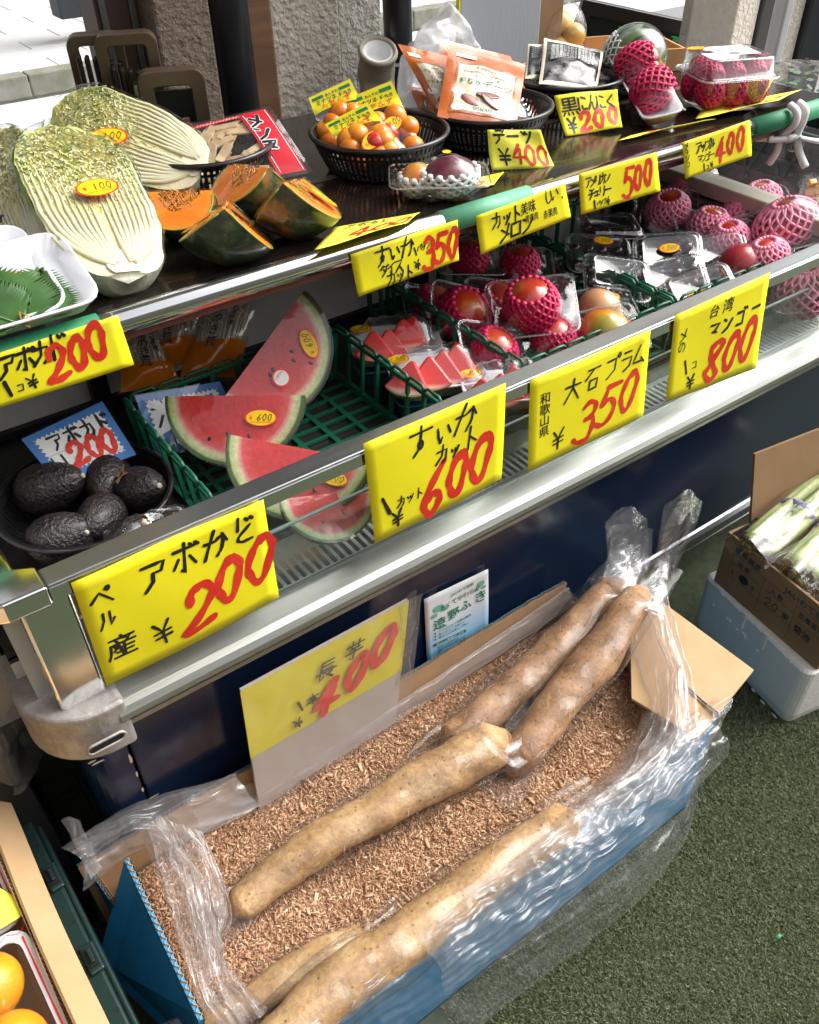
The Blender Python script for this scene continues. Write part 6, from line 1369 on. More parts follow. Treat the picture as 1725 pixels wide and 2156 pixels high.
# ------------------------------------------------------------------ cherry packs
M_CHERRY = fruit_mat('black_cherry', (0.012, 0.003, 0.005), (0.028, 0.005, 0.008), (0.06, 0.008, 0.012), 30, 0.15, 0.8)
chm = MB().ell((0, 0, 0), (0.0115, 0.0115, 0.0105), 14, 10).mesh('cherry'); chm.materials.append(M_CHERRY)
def cherry_pack(label, px, py, z, yaw, tx, ty, n=12, stick=None, w=0.125, d=0.095, h=0.034, lidded=True):
    p = PZ(px, py, z); t = thing('cherry_pack', label, 'fruit pack', T(p.x, p.y, z) @ RZ(yaw) @ RX(tx) @ RY(ty), 'clear packs of dark cherries'); rnd = random.Random(int(px+py))
    clear_tray(t, w, d, h, 0.014, 0.012, M=T(0, 0, -h)); rim_bead(t, w+0.010, d+0.010, 0.019, 0.0, 0.0015)
    if lidded: lid(t, w, d, 0.014, 0.016, 0.0)
    for i in range(n): put('cherry', chm, M_CHERRY, t, smooth=True, M=T(-w*.36+w*.72*((i % 4)/3)+rnd.uniform(-.004, .004), -d*.30+d*.6*((i//4) % 3)/2+rnd.uniform(-.004, .004), -h+0.013+0.015*(i//12)+rnd.uniform(0, .004)))
    if stick: sticker(t, T(stick[0]*w, stick[1]*d, 0.0155 if lidded else 0.004), 0.042, '500')
    return t
cherry_pack('dark cherry pack at the back of the crate under the red 500 tag', 1285, 478, 0.790, -30, 4, 4, 20)
cherry_pack('cherry pack with price sticker in the middle of the crate', 1262, 536, 0.778, -38, 22, 6, 14, (0.05, 0.25))
cherry_pack('cherry pack with a broad white glare on its lid, by the green slats', 1300, 585, 0.772, -40, 24, 10, 12)
cherry_pack('cherry pack standing tilted with price sticker at its centre', 1408, 540, 0.782, -36, 34, -6, 12, (0.0, 0.1))
cherry_pack('cherry pack leaning on its neighbour below the sticker pack', 1415, 590, 0.766, -30, 26, -12, 12)
cherry_pack('cherry pack close to the rail with a small price sticker', 1475, 612, 0.764, -24, 20, -16, 10, (-0.1, -0.2))
cherry_pack('cherry pack tilted against the pink netted mangoes', 1505, 540, 0.770, -30, 30, -10, 10)
cherry_pack('cherry pack buried at the slats, lowest one', 1230, 560, 0.745, -34, 12, 4, 12)

# ------------------------------------------------------------------ next counter on the far side: dark crates, cut mango cup, greens
nc = thing('side_counter', 'pale counter top beyond the showcase end', 'counter', T(2.25, 1.3, 0)); put('top', MB().box(-0.50, 0.6, -0.38, 0.45, 0.70, 0.72), M_INW, nc); put('body', MB().box(-0.47, 0.6, -0.36, 0.42, 0, 0.699), M_BLACK, nc)
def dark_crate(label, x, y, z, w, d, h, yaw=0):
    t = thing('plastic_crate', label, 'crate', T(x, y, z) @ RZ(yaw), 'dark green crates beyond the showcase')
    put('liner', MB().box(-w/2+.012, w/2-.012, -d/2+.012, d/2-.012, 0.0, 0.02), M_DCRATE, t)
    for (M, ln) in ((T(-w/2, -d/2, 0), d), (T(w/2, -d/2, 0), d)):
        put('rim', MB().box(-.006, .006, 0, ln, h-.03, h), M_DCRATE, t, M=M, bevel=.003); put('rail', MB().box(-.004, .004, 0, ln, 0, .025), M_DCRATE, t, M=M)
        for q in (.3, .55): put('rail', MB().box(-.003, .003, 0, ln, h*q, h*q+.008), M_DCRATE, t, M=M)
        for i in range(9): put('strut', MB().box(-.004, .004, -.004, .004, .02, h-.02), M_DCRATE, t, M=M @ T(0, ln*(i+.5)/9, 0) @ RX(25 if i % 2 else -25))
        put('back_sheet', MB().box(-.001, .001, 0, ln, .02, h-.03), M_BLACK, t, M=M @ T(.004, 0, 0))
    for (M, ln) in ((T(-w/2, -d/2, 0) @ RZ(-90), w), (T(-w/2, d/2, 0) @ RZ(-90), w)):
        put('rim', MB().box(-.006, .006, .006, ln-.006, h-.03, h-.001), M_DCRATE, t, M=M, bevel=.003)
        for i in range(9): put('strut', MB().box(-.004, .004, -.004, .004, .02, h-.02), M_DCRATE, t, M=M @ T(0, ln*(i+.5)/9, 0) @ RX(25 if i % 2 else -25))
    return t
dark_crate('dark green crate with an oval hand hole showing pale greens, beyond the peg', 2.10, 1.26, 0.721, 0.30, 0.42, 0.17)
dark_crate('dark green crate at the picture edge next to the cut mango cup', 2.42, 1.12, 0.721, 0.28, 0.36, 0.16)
hh = put('leek_bundle', MB().ell((0, 0, 0), (0.05, 0.02, 0.016), 16, 8), pm('pale_leek', (0.55, 0.60, 0.25), .5, col2=(0.7, 0.7, 0.45), nscale=60, stretch=(1, 12, 1)), smooth=True); hh.location = (1.935, 1.27, 0.865); hh.rotation_euler = (0, 0, R(88)); tag(hh, 'pale green bundle showing in the crate hand hole', 'vegetable')
gv = thing('leafy_greens', 'bagged dark leafy greens with a blue print above the green shelf end', 'vegetable', T(2.18, 1.28, 0.89))
lf = MB()
for i in range(90):
    a = random.uniform(0, 6.28); r_ = random.uniform(0, .11); z_ = random.uniform(0, .07); l = random.uniform(.015, .03); q = random.uniform(0, 6.28)
    c = Vector((r_*math.cos(a), r_*math.sin(a)*1.5, z_)); e = Vector((math.cos(q), math.sin(q), random.uniform(-.4, .6)))*l; f = Vector((-math.sin(q), math.cos(q), random.uniform(-.4, .4)))*l*.4; lf.add([c, c+e*.5+f, c+e, c+e*.5-f], [(0, 1, 2, 3)])
put('leaves', lf, M_SHISO, gv); put('film', MB().ell((0, 0, .03), (.13, .18, .06), 24, 14), M_BAG, gv, smooth=True); put('print', MB().patch(lambda u, v: (-.09+.06*u, -.10+.05*v, .085+.01*u), 4, 4), M_BLUEP, gv)
cu = thing('fruit_cup', 'clear lidded cup of cut orange mango at the picture edge', 'fruit cup', T(*PZ(1712, 438, 0.765)) )
put('cup', MB().lathe([(0.034, 0.0), (0.036, 0.003), (0.044, 0.052), (0.047, 0.054), (0.047, 0.050)], 28, True), M_CLEAR, cu, smooth=True); put('lid', MB().lathe([(0.048, 0.053), (0.046, 0.058), (0.040, 0.070), (0.036, 0.073), (0.0005, 0.073)], 28), M_CLEAR, cu, smooth=True)
M_MCUT = fruit_mat('cut_mango', (0.74, 0.34, 0.02), (0.8, 0.43, 0.03), (0.82, 0.5, 0.06), 30, .35, .3)
for i in range(16): put('mango_cube', MB().box(-.010, .010, -.008, .008, -.007, .007), M_MCUT, cu, M=T(.024*math.cos(i*2.4)*(.3+.7*((i*7) % 5)/5), .024*math.sin(i*2.4)*(.3+.7*((i*7) % 5)/5), .010+.0032*i) @ RZ(i*50) @ RX(i*35), bevel=.003)
# ------------------------------------------------------------------ yam box in front of the case
def flute_wall(name, parent, M, ln, h, th, mats, wavy=0.0, seed=0, flutes=True, notch=None):
    """corrugated board standing on local x, z; outside at y = 0, inside at y = th; cut top edge shows the flutes"""
    def top(x): return h + wavy*nz((x*7, seed, 0), 1.0, seed) + (0.004*nz((x*40, seed, 1), 1.0, seed) if wavy else 0)
    n = max(8, int(ln/0.012))
    for (y0, y1, mt) in ((0, 0.0006, mats[0]), (th-0.0006, th, mats[1])):
        vs = []; fs = []
        for i in range(n+1):
            x = ln*i/n; vs += [(x, y0, 0), (x, y1, 0), (x, y0, top(x)), (x, y1, top(x))]
        for i in range(n):
            a = i*4; b = a+4; fs += [(a, b, b+2, a+2), (a+1, a+3, b+3, b+1), (a+2, b+2, b+3, a+3)]
        put('outer_face' if y0 == 0 else 'inner_face', MB().add(vs, fs), mt, parent, M=M)
    if flutes:
        two = th > 0.006; lay = [(0.0006, th*0.52), (th*0.52+0.0005, th-0.0006)] if two else [(0.0006, th-0.0006)]
        mb = MB()
        for li, (a, b) in enumerate(lay):
            per = 0.0078 if li == 0 else 0.0062; k = int(ln/per*6); vs = []; fs = []
            for i in range(k+1):
                x = ln*i/k; y = (a+b)/2+(b-a)/2*math.sin(2*math.pi*x/per); z1 = top(x)-0.0008; vs += [(x, y, z1-0.02), (x, y, z1)]
            fs = [(2*i, 2*i+2, 2*i+3, 2*i+1) for i in range(k)]; mb.add(vs, fs)
        if two: mb.add([(0, th*0.522, h-0.03), (ln, th*0.522, h-0.03), (ln, th*0.522, top(ln)-0.001), (0, th*0.522, top(0)-0.001)], [(0, 1, 2, 3)])
        f = put('corrugation', mb, M_FLUTE, parent, M=M, solid=0.0005); f['kind'] = 'stuff'
YB = thing('yam_box', 'long blue outside, brown inside cardboard box of sawdust and bagged yams', 'cardboard box', T(0.0, 0.0, 0))
BX0, BX1, BY0, BY1, BH = 0.005, 0.945, 0.435, 0.815, 0.315
flute_wall('back', YB, T(BX0-0.03, BY1, 0), BX1-BX0+0.02, BH, 0.008, (M_CARD, M_CARD), 0.004, 1) if False else flute_wall('back', YB, T(BX1, BY1, 0) @ RZ(180), BX1-BX0+0.04, BH, 0.008, (M_CBLUE, M_CARD), 0.005, 1)
flute_wall('front', YB, T(BX0, BY0, 0), BX1-BX0, BH-0.03, 0.006, (M_CBLUE, M_CARD), 0.003, 2)
flute_wall('left_end', YB, T(BX0-0.03, BY1-0.004, 0) @ RZ(-82), 0.065, BH-0.02, 0.007, (M_CBLUE, M_CARD), 0.004, 3)
flute_wall('right_end', YB, T(BX1+0.0, BY0, 0) @ RZ(90), BY1-BY0, BH-0.015, 0.006, (M_CBLUE, M_CARD), 0.002, 4)
put('base', MB().box(BX0, BX1, BY0, BY1, 0.003, 0.012), M_CARD, YB)
# flap folded out at the far end
q = [PZ(1325, 1215, 0.322), PZ(1440, 1300, 0.315), PZ(1588, 1410, 0.300), PZ(1470, 1556, 0.288), PZ(1330, 1470, 0.292)]
fl_ = MB(); fl_.add([tuple(p) for p in q]+[(p.x, p.y, p.z-0.006) for p in q], [(4, 3, 2, 1, 0), (5, 6, 7, 8, 9)]+[(i, (i+1) % 5, 5+(i+1) % 5, 5+i) for i in range(5)]); put('end_flap', fl_, M_CARDL, YB, bevel=0.001)
# blue flap standing inside at the near end: a panel folded up
q = [PZ(262, 1812, 0.345), PZ(418, 2150, 0.345), PZ(420, 2240, 0.20), PZ(205, 2030, 0.16)]
M_ = MB(); n3 = (q[1]-q[0]).cross(q[3]-q[0]).normalized()
nn_ = n3 if n3.dot(to_cam(q[0])) < 0 else -n3
M_.add([tuple(p) for p in q]+[tuple(p+nn_*0.007) for p in q], [(0, 1, 2, 3), (7, 6, 5, 4)]+[(i, 4+i, 4+(i+1) % 4, (i+1) % 4) for i in range(4)]); put('near_flap', M_, M_CBLUE, YB)
e0, e1 = q[0]+nn_*0.0035, q[1]+nn_*0.0035; fz = MB(); d_ = (e1-e0); k = 150; upv = (q[0]-q[3]).normalized(); vs = []
for i in range(k+1):
    p = e0+d_*(i/k)+nn_*0.0028*math.sin(i*0.95); vs += [tuple(p-upv*0.004), tuple(p+upv*0.0035)]
fz.add(vs, [(2*i, 2*i+2, 2*i+3, 2*i+1) for i in range(k)]); f_ = put('flap_corrugation', fz, pm('pale_core', (0.45, 0.31, 0.18), .8), YB, solid=0.0007); f_['kind'] = 'stuff'
put('flap_lining', MB().add([tuple(p+nn_*0.0085) for p in q], [(0, 1, 2, 3)]), M_CARDL, YB)

# sawdust: a heaped bed and loose chips
def saw_z(x, y): return 0.232+0.018*nz((x*5, y*6, 0.3), 1.0, 2)+0.006*nz((x*18, y*18, 0.3), 1.0, 5)+0.010*max(0, (x-0.5))
M_SAW = pm('sawdust_bed', (0.26, 0.135, 0.068), 0.9, col2=(0.42, 0.25, 0.14), nscale=140, bump=(160, 1.0, 0.006, 5))
sb = put('sawdust_bed', MB().patch(lambda u, v: (BX0+0.02+(BX1-BX0-0.04)*u, BY0+0.012+(BY1-BY0-0.03)*v, saw_z(BX0+0.02+(BX1-BX0-0.04)*u, BY0+0.012+(BY1-BY0-0.03)*v)), 120, 50), M_SAW, smooth=True); sb['kind'] = 'stuff'; sb['label'] = 'brown sawdust filling the yam box'; sb['category'] = 'sawdust'
def chips(n, name, fx, fz, seed, smin=0.0018, smax=0.0085, lab=None):
    r_ = np.random.default_rng(seed); V = np.zeros((n, 8, 3), np.float32)
    for i in range(n):
        x, y = fx(r_); z = fz(x, y)+r_.uniform(-0.001, 0.003); l = smin+(smax-smin)*r_.random()**2.2; w = l*r_.uniform(.14, .42); th = 0.0003+0.0004*r_.random()
        M = (Matrix.Rotation(r_.uniform(0, 6.28), 3, 'Z') @ Matrix.Rotation(r_.normal(0, .5), 3, 'X') @ Matrix.Rotation(r_.normal(0, .5), 3, 'Y'))
        M = np.array(M); b = np.array([(-l/2, -w/2, -th), (l/2, -w/2*.7, -th), (l/2, w/2, -th), (-l/2, w/2*.8, -th), (-l/2, -w/2, th), (l/2, -w/2*.7, th), (l/2, w/2, th), (-l/2, w/2*.8, th)])
        V[i] = b @ M.T + np.array([x, y, z])
    F = np.array([(4, 5, 6, 7), (0, 1, 5, 4), (1, 2, 6, 5), (2, 3, 7, 6), (3, 0, 4, 7)]); idx = (np.arange(n)*8)[:, None, None]+F[None]
    me = bpy.data.meshes.new(name); me.vertices.add(n*8); me.vertices.foreach_set('co', V.ravel()); me.loops.add(n*20); me.loops.foreach_set('vertex_index', idx.ravel().astype(np.int32))
    me.polygons.add(n*5); me.polygons.foreach_set('loop_start', (np.arange(n*5)*4).astype(np.int32)); me.update(calc_edges=True)
    return me
mt, t, b = newmat('sawdust_chip'); gi = t.nodes.new('ShaderNodeNewGeometry'); r = ramp_n(t, gi.outputs['Random Per Island'], [(0.0, (0.27, 0.13, 0.066)), (0.35, (0.43, 0.24, 0.135)), (0.75, (0.55, 0.335, 0.20)), (1.0, (0.72, 0.52, 0.34))]); t.links.new(r.outputs[0], b.inputs['Base Color']); b.inputs['Roughness'].default_value = 0.8
M_CHIP = mt
o = put('sawdust_chips', chips(72000, 'sawdust_chips', lambda r_: (r_.uniform(BX0+.02, BX1-.02), r_.uniform(BY0+.012, BY1-.02)), saw_z, 3), M_CHIP); o['kind'] = 'stuff'; o['label'] = 'loose reddish sawdust chips on top of the bed'; o['category'] = 'sawdust'

o = put('sawdust_flakes', chips(2600, 'sawdust_flakes', lambda r_: (r_.uniform(BX0+.02, BX1-.02), r_.uniform(BY0+.012, BY1-.02)), lambda x, y: saw_z(x, y)+.0015, 8, 0.007, 0.019), M_CHIP); o['kind'] = 'stuff'; o['label'] = 'larger pale wood flakes scattered over the sawdust'; o['category'] = 'sawdust'
# ------------------------------------------------------------------ yams in clear sleeves
def yam_mat(name, c1, c2, c3):
    mt, t, b = newmat(name); n = noise_n(t, coords(t), 16, 5, 0.6); n2 = noise_n(t, coords(t), 120, 3); vo = t.nodes.new('ShaderNodeTexVoronoi'); vo.inputs['Scale'].default_value = 62; t.links.new(coords(t), vo.inputs['Vector'])
    r = ramp_n(t, n.outputs['Fac'], [(0.32, c1), (0.5, c2), (0.68, c3)]); r2 = ramp_n(t, vo.outputs['Distance'], [(0.08, (0.25, 0.17, 0.11)), (0.17, (1, 1, 1))]); r3 = ramp_n(t, n2.outputs['Fac'], [(0.3, (0.7, 0.62, 0.55)), (0.6, (1, 1, 1))])
    m1 = t.nodes.new('ShaderNodeMix'); m1.data_type = 'RGBA'; m1.blend_type = 'MULTIPLY'; m1.inputs[0].default_value = 0.75; t.links.new(r.outputs[0], m1.inputs[6]); t.links.new(r2.outputs[0], m1.inputs[7])
    m2 = t.nodes.new('ShaderNodeMix'); m2.data_type = 'RGBA'; m2.blend_type = 'MULTIPLY'; m2.inputs[0].default_value = 0.8; t.links.new(m1.outputs[2], m2.inputs[6]); t.links.new(r3.outputs[0], m2.inputs[7])
    t.links.new(m2.outputs[2], b.inputs['Base Color']); b.inputs['Roughness'].default_value = 0.65; bump_n(t, n2.outputs['Fac'], 0.4, 0.004, b.inputs['Normal']); return mt
M_YAM1 = yam_mat('pale_yam_skin', (0.27, 0.15, 0.062), (0.43, 0.265, 0.12), (0.56, 0.39, 0.205)); M_YAM2 = yam_mat('dusty_yam_skin', (0.22, 0.11, 0.05), (0.34, 0.185, 0.09), (0.45, 0.27, 0.145))
def yam(label, pts, rad, seed, mat, sleeve=1.22, ends=(True, True)):
    P = catmull([Vector(p) for p in pts], 16); n = len(P); o0 = P[0].copy(); rr_ = [np.interp(i/(n-1), np.linspace(0, 1, len(rad)), rad) for i in range(n)]
    t = thing('yam', label, 'yam', T(*o0), 'long yams in clear sleeves')
    loc = [p-o0 for p in P]
    # rounded ends
    loc = [loc[0]-(loc[1]-loc[0]).normalized()*rr_[0]*0.8]+loc+[loc[-1]+(loc[-1]-loc[-2]).normalized()*rr_[-1]*0.8]; rb = [rr_[0]*0.35]+rr_+[rr_[-1]*0.35]
    loc = [loc[0]-(loc[2]-loc[1]).normalized()*rr_[0]*0.12]+loc+[loc[-1]+(loc[-2]-loc[-3]).normalized()*rr_[-1]*0.12]; rb = [0.001]+rb+[0.001]
    mb = MB().tube(loc, rb, 36); mb.v = [tuple(Vector(p)+Vector((nz(p, 26, seed), nz(p, 26, seed+3), nz(p, 26, seed+5)))*0.0045+Vector((nz(p, 9, seed), nz(p, 9, seed+3), nz(p, 9, seed+5)))*0.007+Vector((nz(p, 70, seed), nz(p, 70, seed+3), nz(p, 70, seed+5)))*0.0009) for p in mb.v]
    put('tuber', mb, mat, t, smooth=True)
    rt = MB(); rnd = random.Random(seed)
    for i in range(90):
        k = rnd.randrange(2, n); a = rnd.uniform(0.2, 2.9); tdir = (loc[k+1]-loc[k]).normalized(); s_ = Vector((0, 0, 1))-tdir*tdir.z; s_.normalize(); b_ = tdir.cross(s_); d = s_*math.sin(a)+b_*math.cos(a); p = loc[k]+d*rb[k]*1.0
        e = tdir*rnd.uniform(-1, 1)+d*0.2+b_*rnd.uniform(-.6, .6); l = rnd.uniform(.008, .022); rt.tube([p, p+e*l*.5+d*.001, p+e*l], 0.00035, 3)
    r_ = put('root_hairs', rt, M_PRIMER, t); r_['kind'] = 'stuff'
    # sleeve: loose flattened tube with pleats
    sp = [loc[1]-(loc[3]-loc[2]).normalized()*0.05]+[loc[1]-(loc[3]-loc[2]).normalized()*0.015]+loc[2:-2]+[loc[-2]+(loc[-3]-loc[-4]).normalized()*0.015, loc[-2]+(loc[-3]-loc[-4]).normalized()*0.06]
    sr = [0.030, rb[2]*1.15]+[q_*sleeve for q_ in rb[2:-2]]+[rb[-3]*1.12, 0.032]
    def slv(u, v):
        k = v*(len(sp)-1); i = min(int(k), len(sp)-2); f = k-i; c = sp[i].lerp(sp[i+1], f); r0 = sr[i]*(1-f)+sr[i+1]*f
        td = (sp[i+1]-sp[i]).normalized(); s_ = (Vector((0, 0, 1))-td*td.z).normalized(); b_ = td.cross(s_); a = 2*math.pi*u
        end = 1-min(1, 8*min(v, 1-v)); q_ = r0*(1+0.05*math.sin(a*5+seed+k*.4)*(0.4+end*2.0)+0.06*nz((math.cos(a)*1.5, math.sin(a)*1.5, k*.25), 1.0, seed))
        fl = 1-0.75*end; return tuple(c+b_*(q_*math.cos(a)*(1+0.12+0.35*end))+s_*(q_*math.sin(a)*fl*0.97))
    put('clear_sleeve', MB().patch(slv, 44, 70, True), M_SLV, t, smooth=True)
    return t
M_SLV = film('yam_sleeve', milky=0.015, base=0.0, gain=1.4, rough=0.05, bump=(20, 0.2, 0.004), crease=7)
def yz(x, y, z): return PZ(x, y, z)
yam('pale yam lying across the middle of the sawdust from the near left', [yz(500, 1905, .262), yz(640, 1800, .270), yz(800, 1705, .278), yz(950, 1615, .286), yz(1040, 1562, .288)], [.022, .030, .034, .037, .038], 1, M_YAM1)
yam('dusty yam on the case side reaching up to the box end', [yz(960, 1560, .262), yz(1080, 1450, .280), yz(1180, 1360, .30), yz(1290, 1245, .335)], [.030, .036, .037, .034], 2, M_YAM2)
yam('dusty yam standing up towards the knotted bag at the far end', [yz(1085, 1600, .268), yz(1170, 1490, .290), yz(1270, 1370, .325), yz(1345, 1255, .365)], [.032, .037, .036, .030], 3, M_YAM2)
yam('long pale yam along the blue front wall of the box', [yz(560, 2230, .285), yz(700, 2085, .288), yz(860, 1975, .290), yz(1040, 1830, .290), yz(1190, 1735, .288)], [.036, .037, .036, .034, .030], 4, M_YAM1)
yam('slim pale yam half buried at the near end beside the long one', [yz(430, 2170, .255), yz(560, 2085, .262), yz(690, 2015, .262), yz(760, 1985, .255)], [.020, .024, .025, .018], 5, M_YAM1)
# ------------------------------------------------------------------ crumpled plastic sheets
def ridged(p, s_, seed): return 1-2*abs(noise.noise(Vector((p[0]*s_+seed, p[1]*s_-seed, p[2]*s_+2*seed))))
def sheet(curves, nu, nv, amp, sc, seed, folds=0.0, ff=14, tear=0.0, pl=0.0, pf=5.0, pv=0.0):
    """surface through several guide curves (lists of points), crumpled"""
    C = [catmull([Vector(q) for q in c], 12) for c in curves]; m_ = len(C)
    def at(c, u): k = u*(len(c)-1); i = min(int(k), len(c)-2); return c[i].lerp(c[i+1], k-i)
    def fn(u, v):
        uu = max(0, min(1, u+tear*(nz((v*9, seed, 1), 1.0, seed) if u in (0, 1) else 0)))
        pts = [at(c, uu) for c in C]; k = v*(m_-1); i = min(int(k), m_-2); f = k-i
        a, b, c, d = pts[max(i-1, 0)], pts[i], pts[i+1], pts[min(i+2, m_-1)]
        p = 0.5*((2*b)+(c-a)*f+(2*a-5*b+4*c-d)*f*f+(3*b-a-3*c+d)*f**3)
        w = 0.35+0.65*math.sin(math.pi*min(1, max(0, v)))
        q = Vector((ridged(p, sc, seed), ridged(p, sc, seed+5), ridged(p, sc, seed+9)))*amp+Vector((ridged(p, sc*2.6, seed+1), ridged(p, sc*2.6, seed+6), ridged(p, sc*2.6, seed+8)))*amp*0.35
        z = folds*math.sin(u*ff*6.28+3*nz((v*2, u*3, 0), 1.0, seed))*w
        if pl: z += pl*w*(ridged((u*pf+0.5*nz((v*3, u*4, 0), 1.0, seed+2), v*1.1, 0.3), 1.0, seed)+0.45*ridged((u*pf*2.3, v*1.7+u, 0.7), 1.0, seed+4))
        if pv: z += pv*w*(ridged((u*1.3+0.4*v, v*pf+0.6*nz((u*3, v*2, 0), 1.0, seed+3), 0.6), 1.0, seed+1)+0.4*ridged((u*2.2, v*pf*2.2+u*2, 0.2), 1.0, seed+7))
        return tuple(p+q*w+Vector((0, -0.5*z, z)))
    return MB().patch(fn, nu, nv)
LN = thing('plastic_liner', 'large crumpled clear plastic liner spilling over the rim of the yam box', 'plastic sheet', T(0, 0, 0))
def facet(mb):
    f = []
    for i, q in enumerate(mb.f):
        if len(q) == 4: f += ([(q[0], q[1], q[2]), (q[0], q[2], q[3])] if (i*7) % 3 else [(q[0], q[1], q[3]), (q[1], q[2], q[3])])
        else: f.append(q)
    mb.f = f; mb.v = [tuple(Vector(p)+Vector((random.uniform(-1, 1), random.uniform(-1, 1), random.uniform(-1, 1)))*0.0009) for p in mb.v]; return mb
def ln(name, curves, nu, nv, amp, sc, seed, soft=False, clear=False, **k):
    if clear: return put(name, sheet(curves, nu, nv, amp, sc, seed, **k), M_LINER, LN, smooth=True)
    if soft: return put(name, sheet(curves, nu, nv, amp, sc, seed, **k), M_LINER2, LN, smooth=True)
    return put(name, facet(sheet(curves, int(nu*0.75), int(nv*0.75), amp, sc, seed, **k)), M_LINER, LN, smooth=False)
# front: from the sawdust over the blue wall and hanging outside
xs = [0.955, 0.86, 0.72, 0.55, 0.38, 0.20, 0.06]
inn = [(x, 0.478+0.01*math.sin(x*9), 0.262) for x in xs]; rim = [(x+0.01, 0.428, 0.312-0.012*math.sin(x*7)) for x in xs]
o1 = [PZ(1472, 1585, .27), PZ(1440, 1690, .225), PZ(1352, 1800, .215), PZ(1190, 1930, .215), PZ(1020, 2050, .215), PZ(800, 2190, .215), PZ(600, 2330, .215)]
o2 = [PZ(1474, 1600, .24), PZ(1455, 1735, .15), PZ(1370, 1870, .12), PZ(1240, 1985, .11), PZ(1080, 2110, .11), PZ(880, 2260, .11), PZ(700, 2400, .11)]
ln('front_drape', [inn, rim, o1, o2], 260, 110, 0.006, 13, 2, clear=True, pl=0.007, pf=11, pv=0.008)
# a second fold lying on the front wall
ln('front_fold', [[(0.90, 0.45, .318), (0.74, 0.442, .318), (0.60, 0.436, .322), (0.46, 0.436, .318), (0.3, 0.436, .312)], [(0.90, 0.405, .30), (0.74, 0.392, .305), (0.60, 0.385, .30), (0.46, 0.385, .305), (0.3, 0.385, .30)], [(0.92, 0.385, .25), (0.74, 0.366, .25), (0.60, 0.37, .255), (0.46, 0.36, .25), (0.3, 0.37, .25)]], 200, 60, 0.007, 17, 5, clear=True, pl=0.006, pf=8, pv=0.007)
# far end bunch
ln('far_bunch', [[PZ(1300, 1330, .30), PZ(1322, 1420, .275), PZ(1345, 1520, .262), PZ(1290, 1620, .262), PZ(1228, 1690, .262)], [PZ(1350, 1290, .345), PZ(1392, 1400, .325), PZ(1405, 1500, .31), PZ(1370, 1610, .31), PZ(1290, 1720, .31)], [PZ(1405, 1265, .36), PZ(1440, 1370, .34), PZ(1462, 1480, .325), PZ(1466, 1575, .30), PZ(1420, 1690, .255)]], 90, 90, 0.008, 12, 3, soft=True, pv=0.016, pf=5)
ln('far_fold', [[PZ(1330, 1290, .33), PZ(1368, 1400, .31), PZ(1385, 1500, .30), PZ(1330, 1600, .29)], [PZ(1360, 1275, .355), PZ(1410, 1390, .338), PZ(1425, 1500, .325), PZ(1395, 1610, .31)], [PZ(1385, 1262, .36), PZ(1430, 1375, .345), PZ(1450, 1490, .33), PZ(1445, 1590, .30)]], 80, 60, 0.008, 16, 8, soft=True, pv=0.012, pf=4)
# near end bunch
ln('near_bunch', [[PZ(292, 1752, .335), PZ(330, 1850, .33), PZ(372, 1990, .325), PZ(420, 2120, .31), PZ(470, 2200, .29)], [PZ(345, 1745, .345), PZ(395, 1840, .325), PZ(430, 1960, .315), PZ(470, 2070, .30), PZ(540, 2170, .28)], [PZ(425, 1760, .315), PZ(470, 1860, .275), PZ(486, 1950, .27), PZ(452, 2010, .265), PZ(560, 2130, .265)]], 140, 110, 0.009, 11, 4, soft=True, pv=0.020, pf=5)
ln('near_fold', [[PZ(300, 1760, .34), PZ(360, 1830, .345), PZ(400, 1960, .335), PZ(430, 2080, .32)], [PZ(360, 1760, .35), PZ(420, 1850, .34), PZ(455, 1960, .325), PZ(480, 2070, .31)]], 110, 70, 0.010, 15, 9, soft=True, pv=0.014, pf=4)
# over the back left corner
ln('back_corner', [[PZ(175, 1880, .285), PZ(285, 1800, .30), PZ(420, 1765, .30), PZ(545, 1700, .30)], [PZ(165, 1825, .325), PZ(250, 1765, .335), PZ(380, 1715, .332), PZ(500, 1660, .33)], [PZ(128, 1790, .33), PZ(200, 1745, .34), PZ(300, 1690, .34), PZ(497, 1634, .345)]], 130, 60, 0.006, 14, 6, soft=True, pv=0.010, pf=3)
ln('corner_tuft', [[PZ(190, 1860, .31), PZ(165, 1800, .335), PZ(130, 1735, .36)], [PZ(215, 1835, .31), PZ(195, 1790, .34), PZ(170, 1742, .36)]], 40, 20, 0.008, 20, 7, soft=True)
# band against the inside of the back wall
ln('back_band', [[(0.14, .785, .255), (0.35, .775, .25), (0.55, .775, .255), (0.80, .775, .27), (0.93, .77, .29)], [(0.14, .800, .30), (0.35, .79, .283), (0.55, .79, .285), (0.80, .795, .30), (0.93, .79, .325)]], 140, 24, 0.003, 14, 10, soft=True, pv=0.004, pf=2)
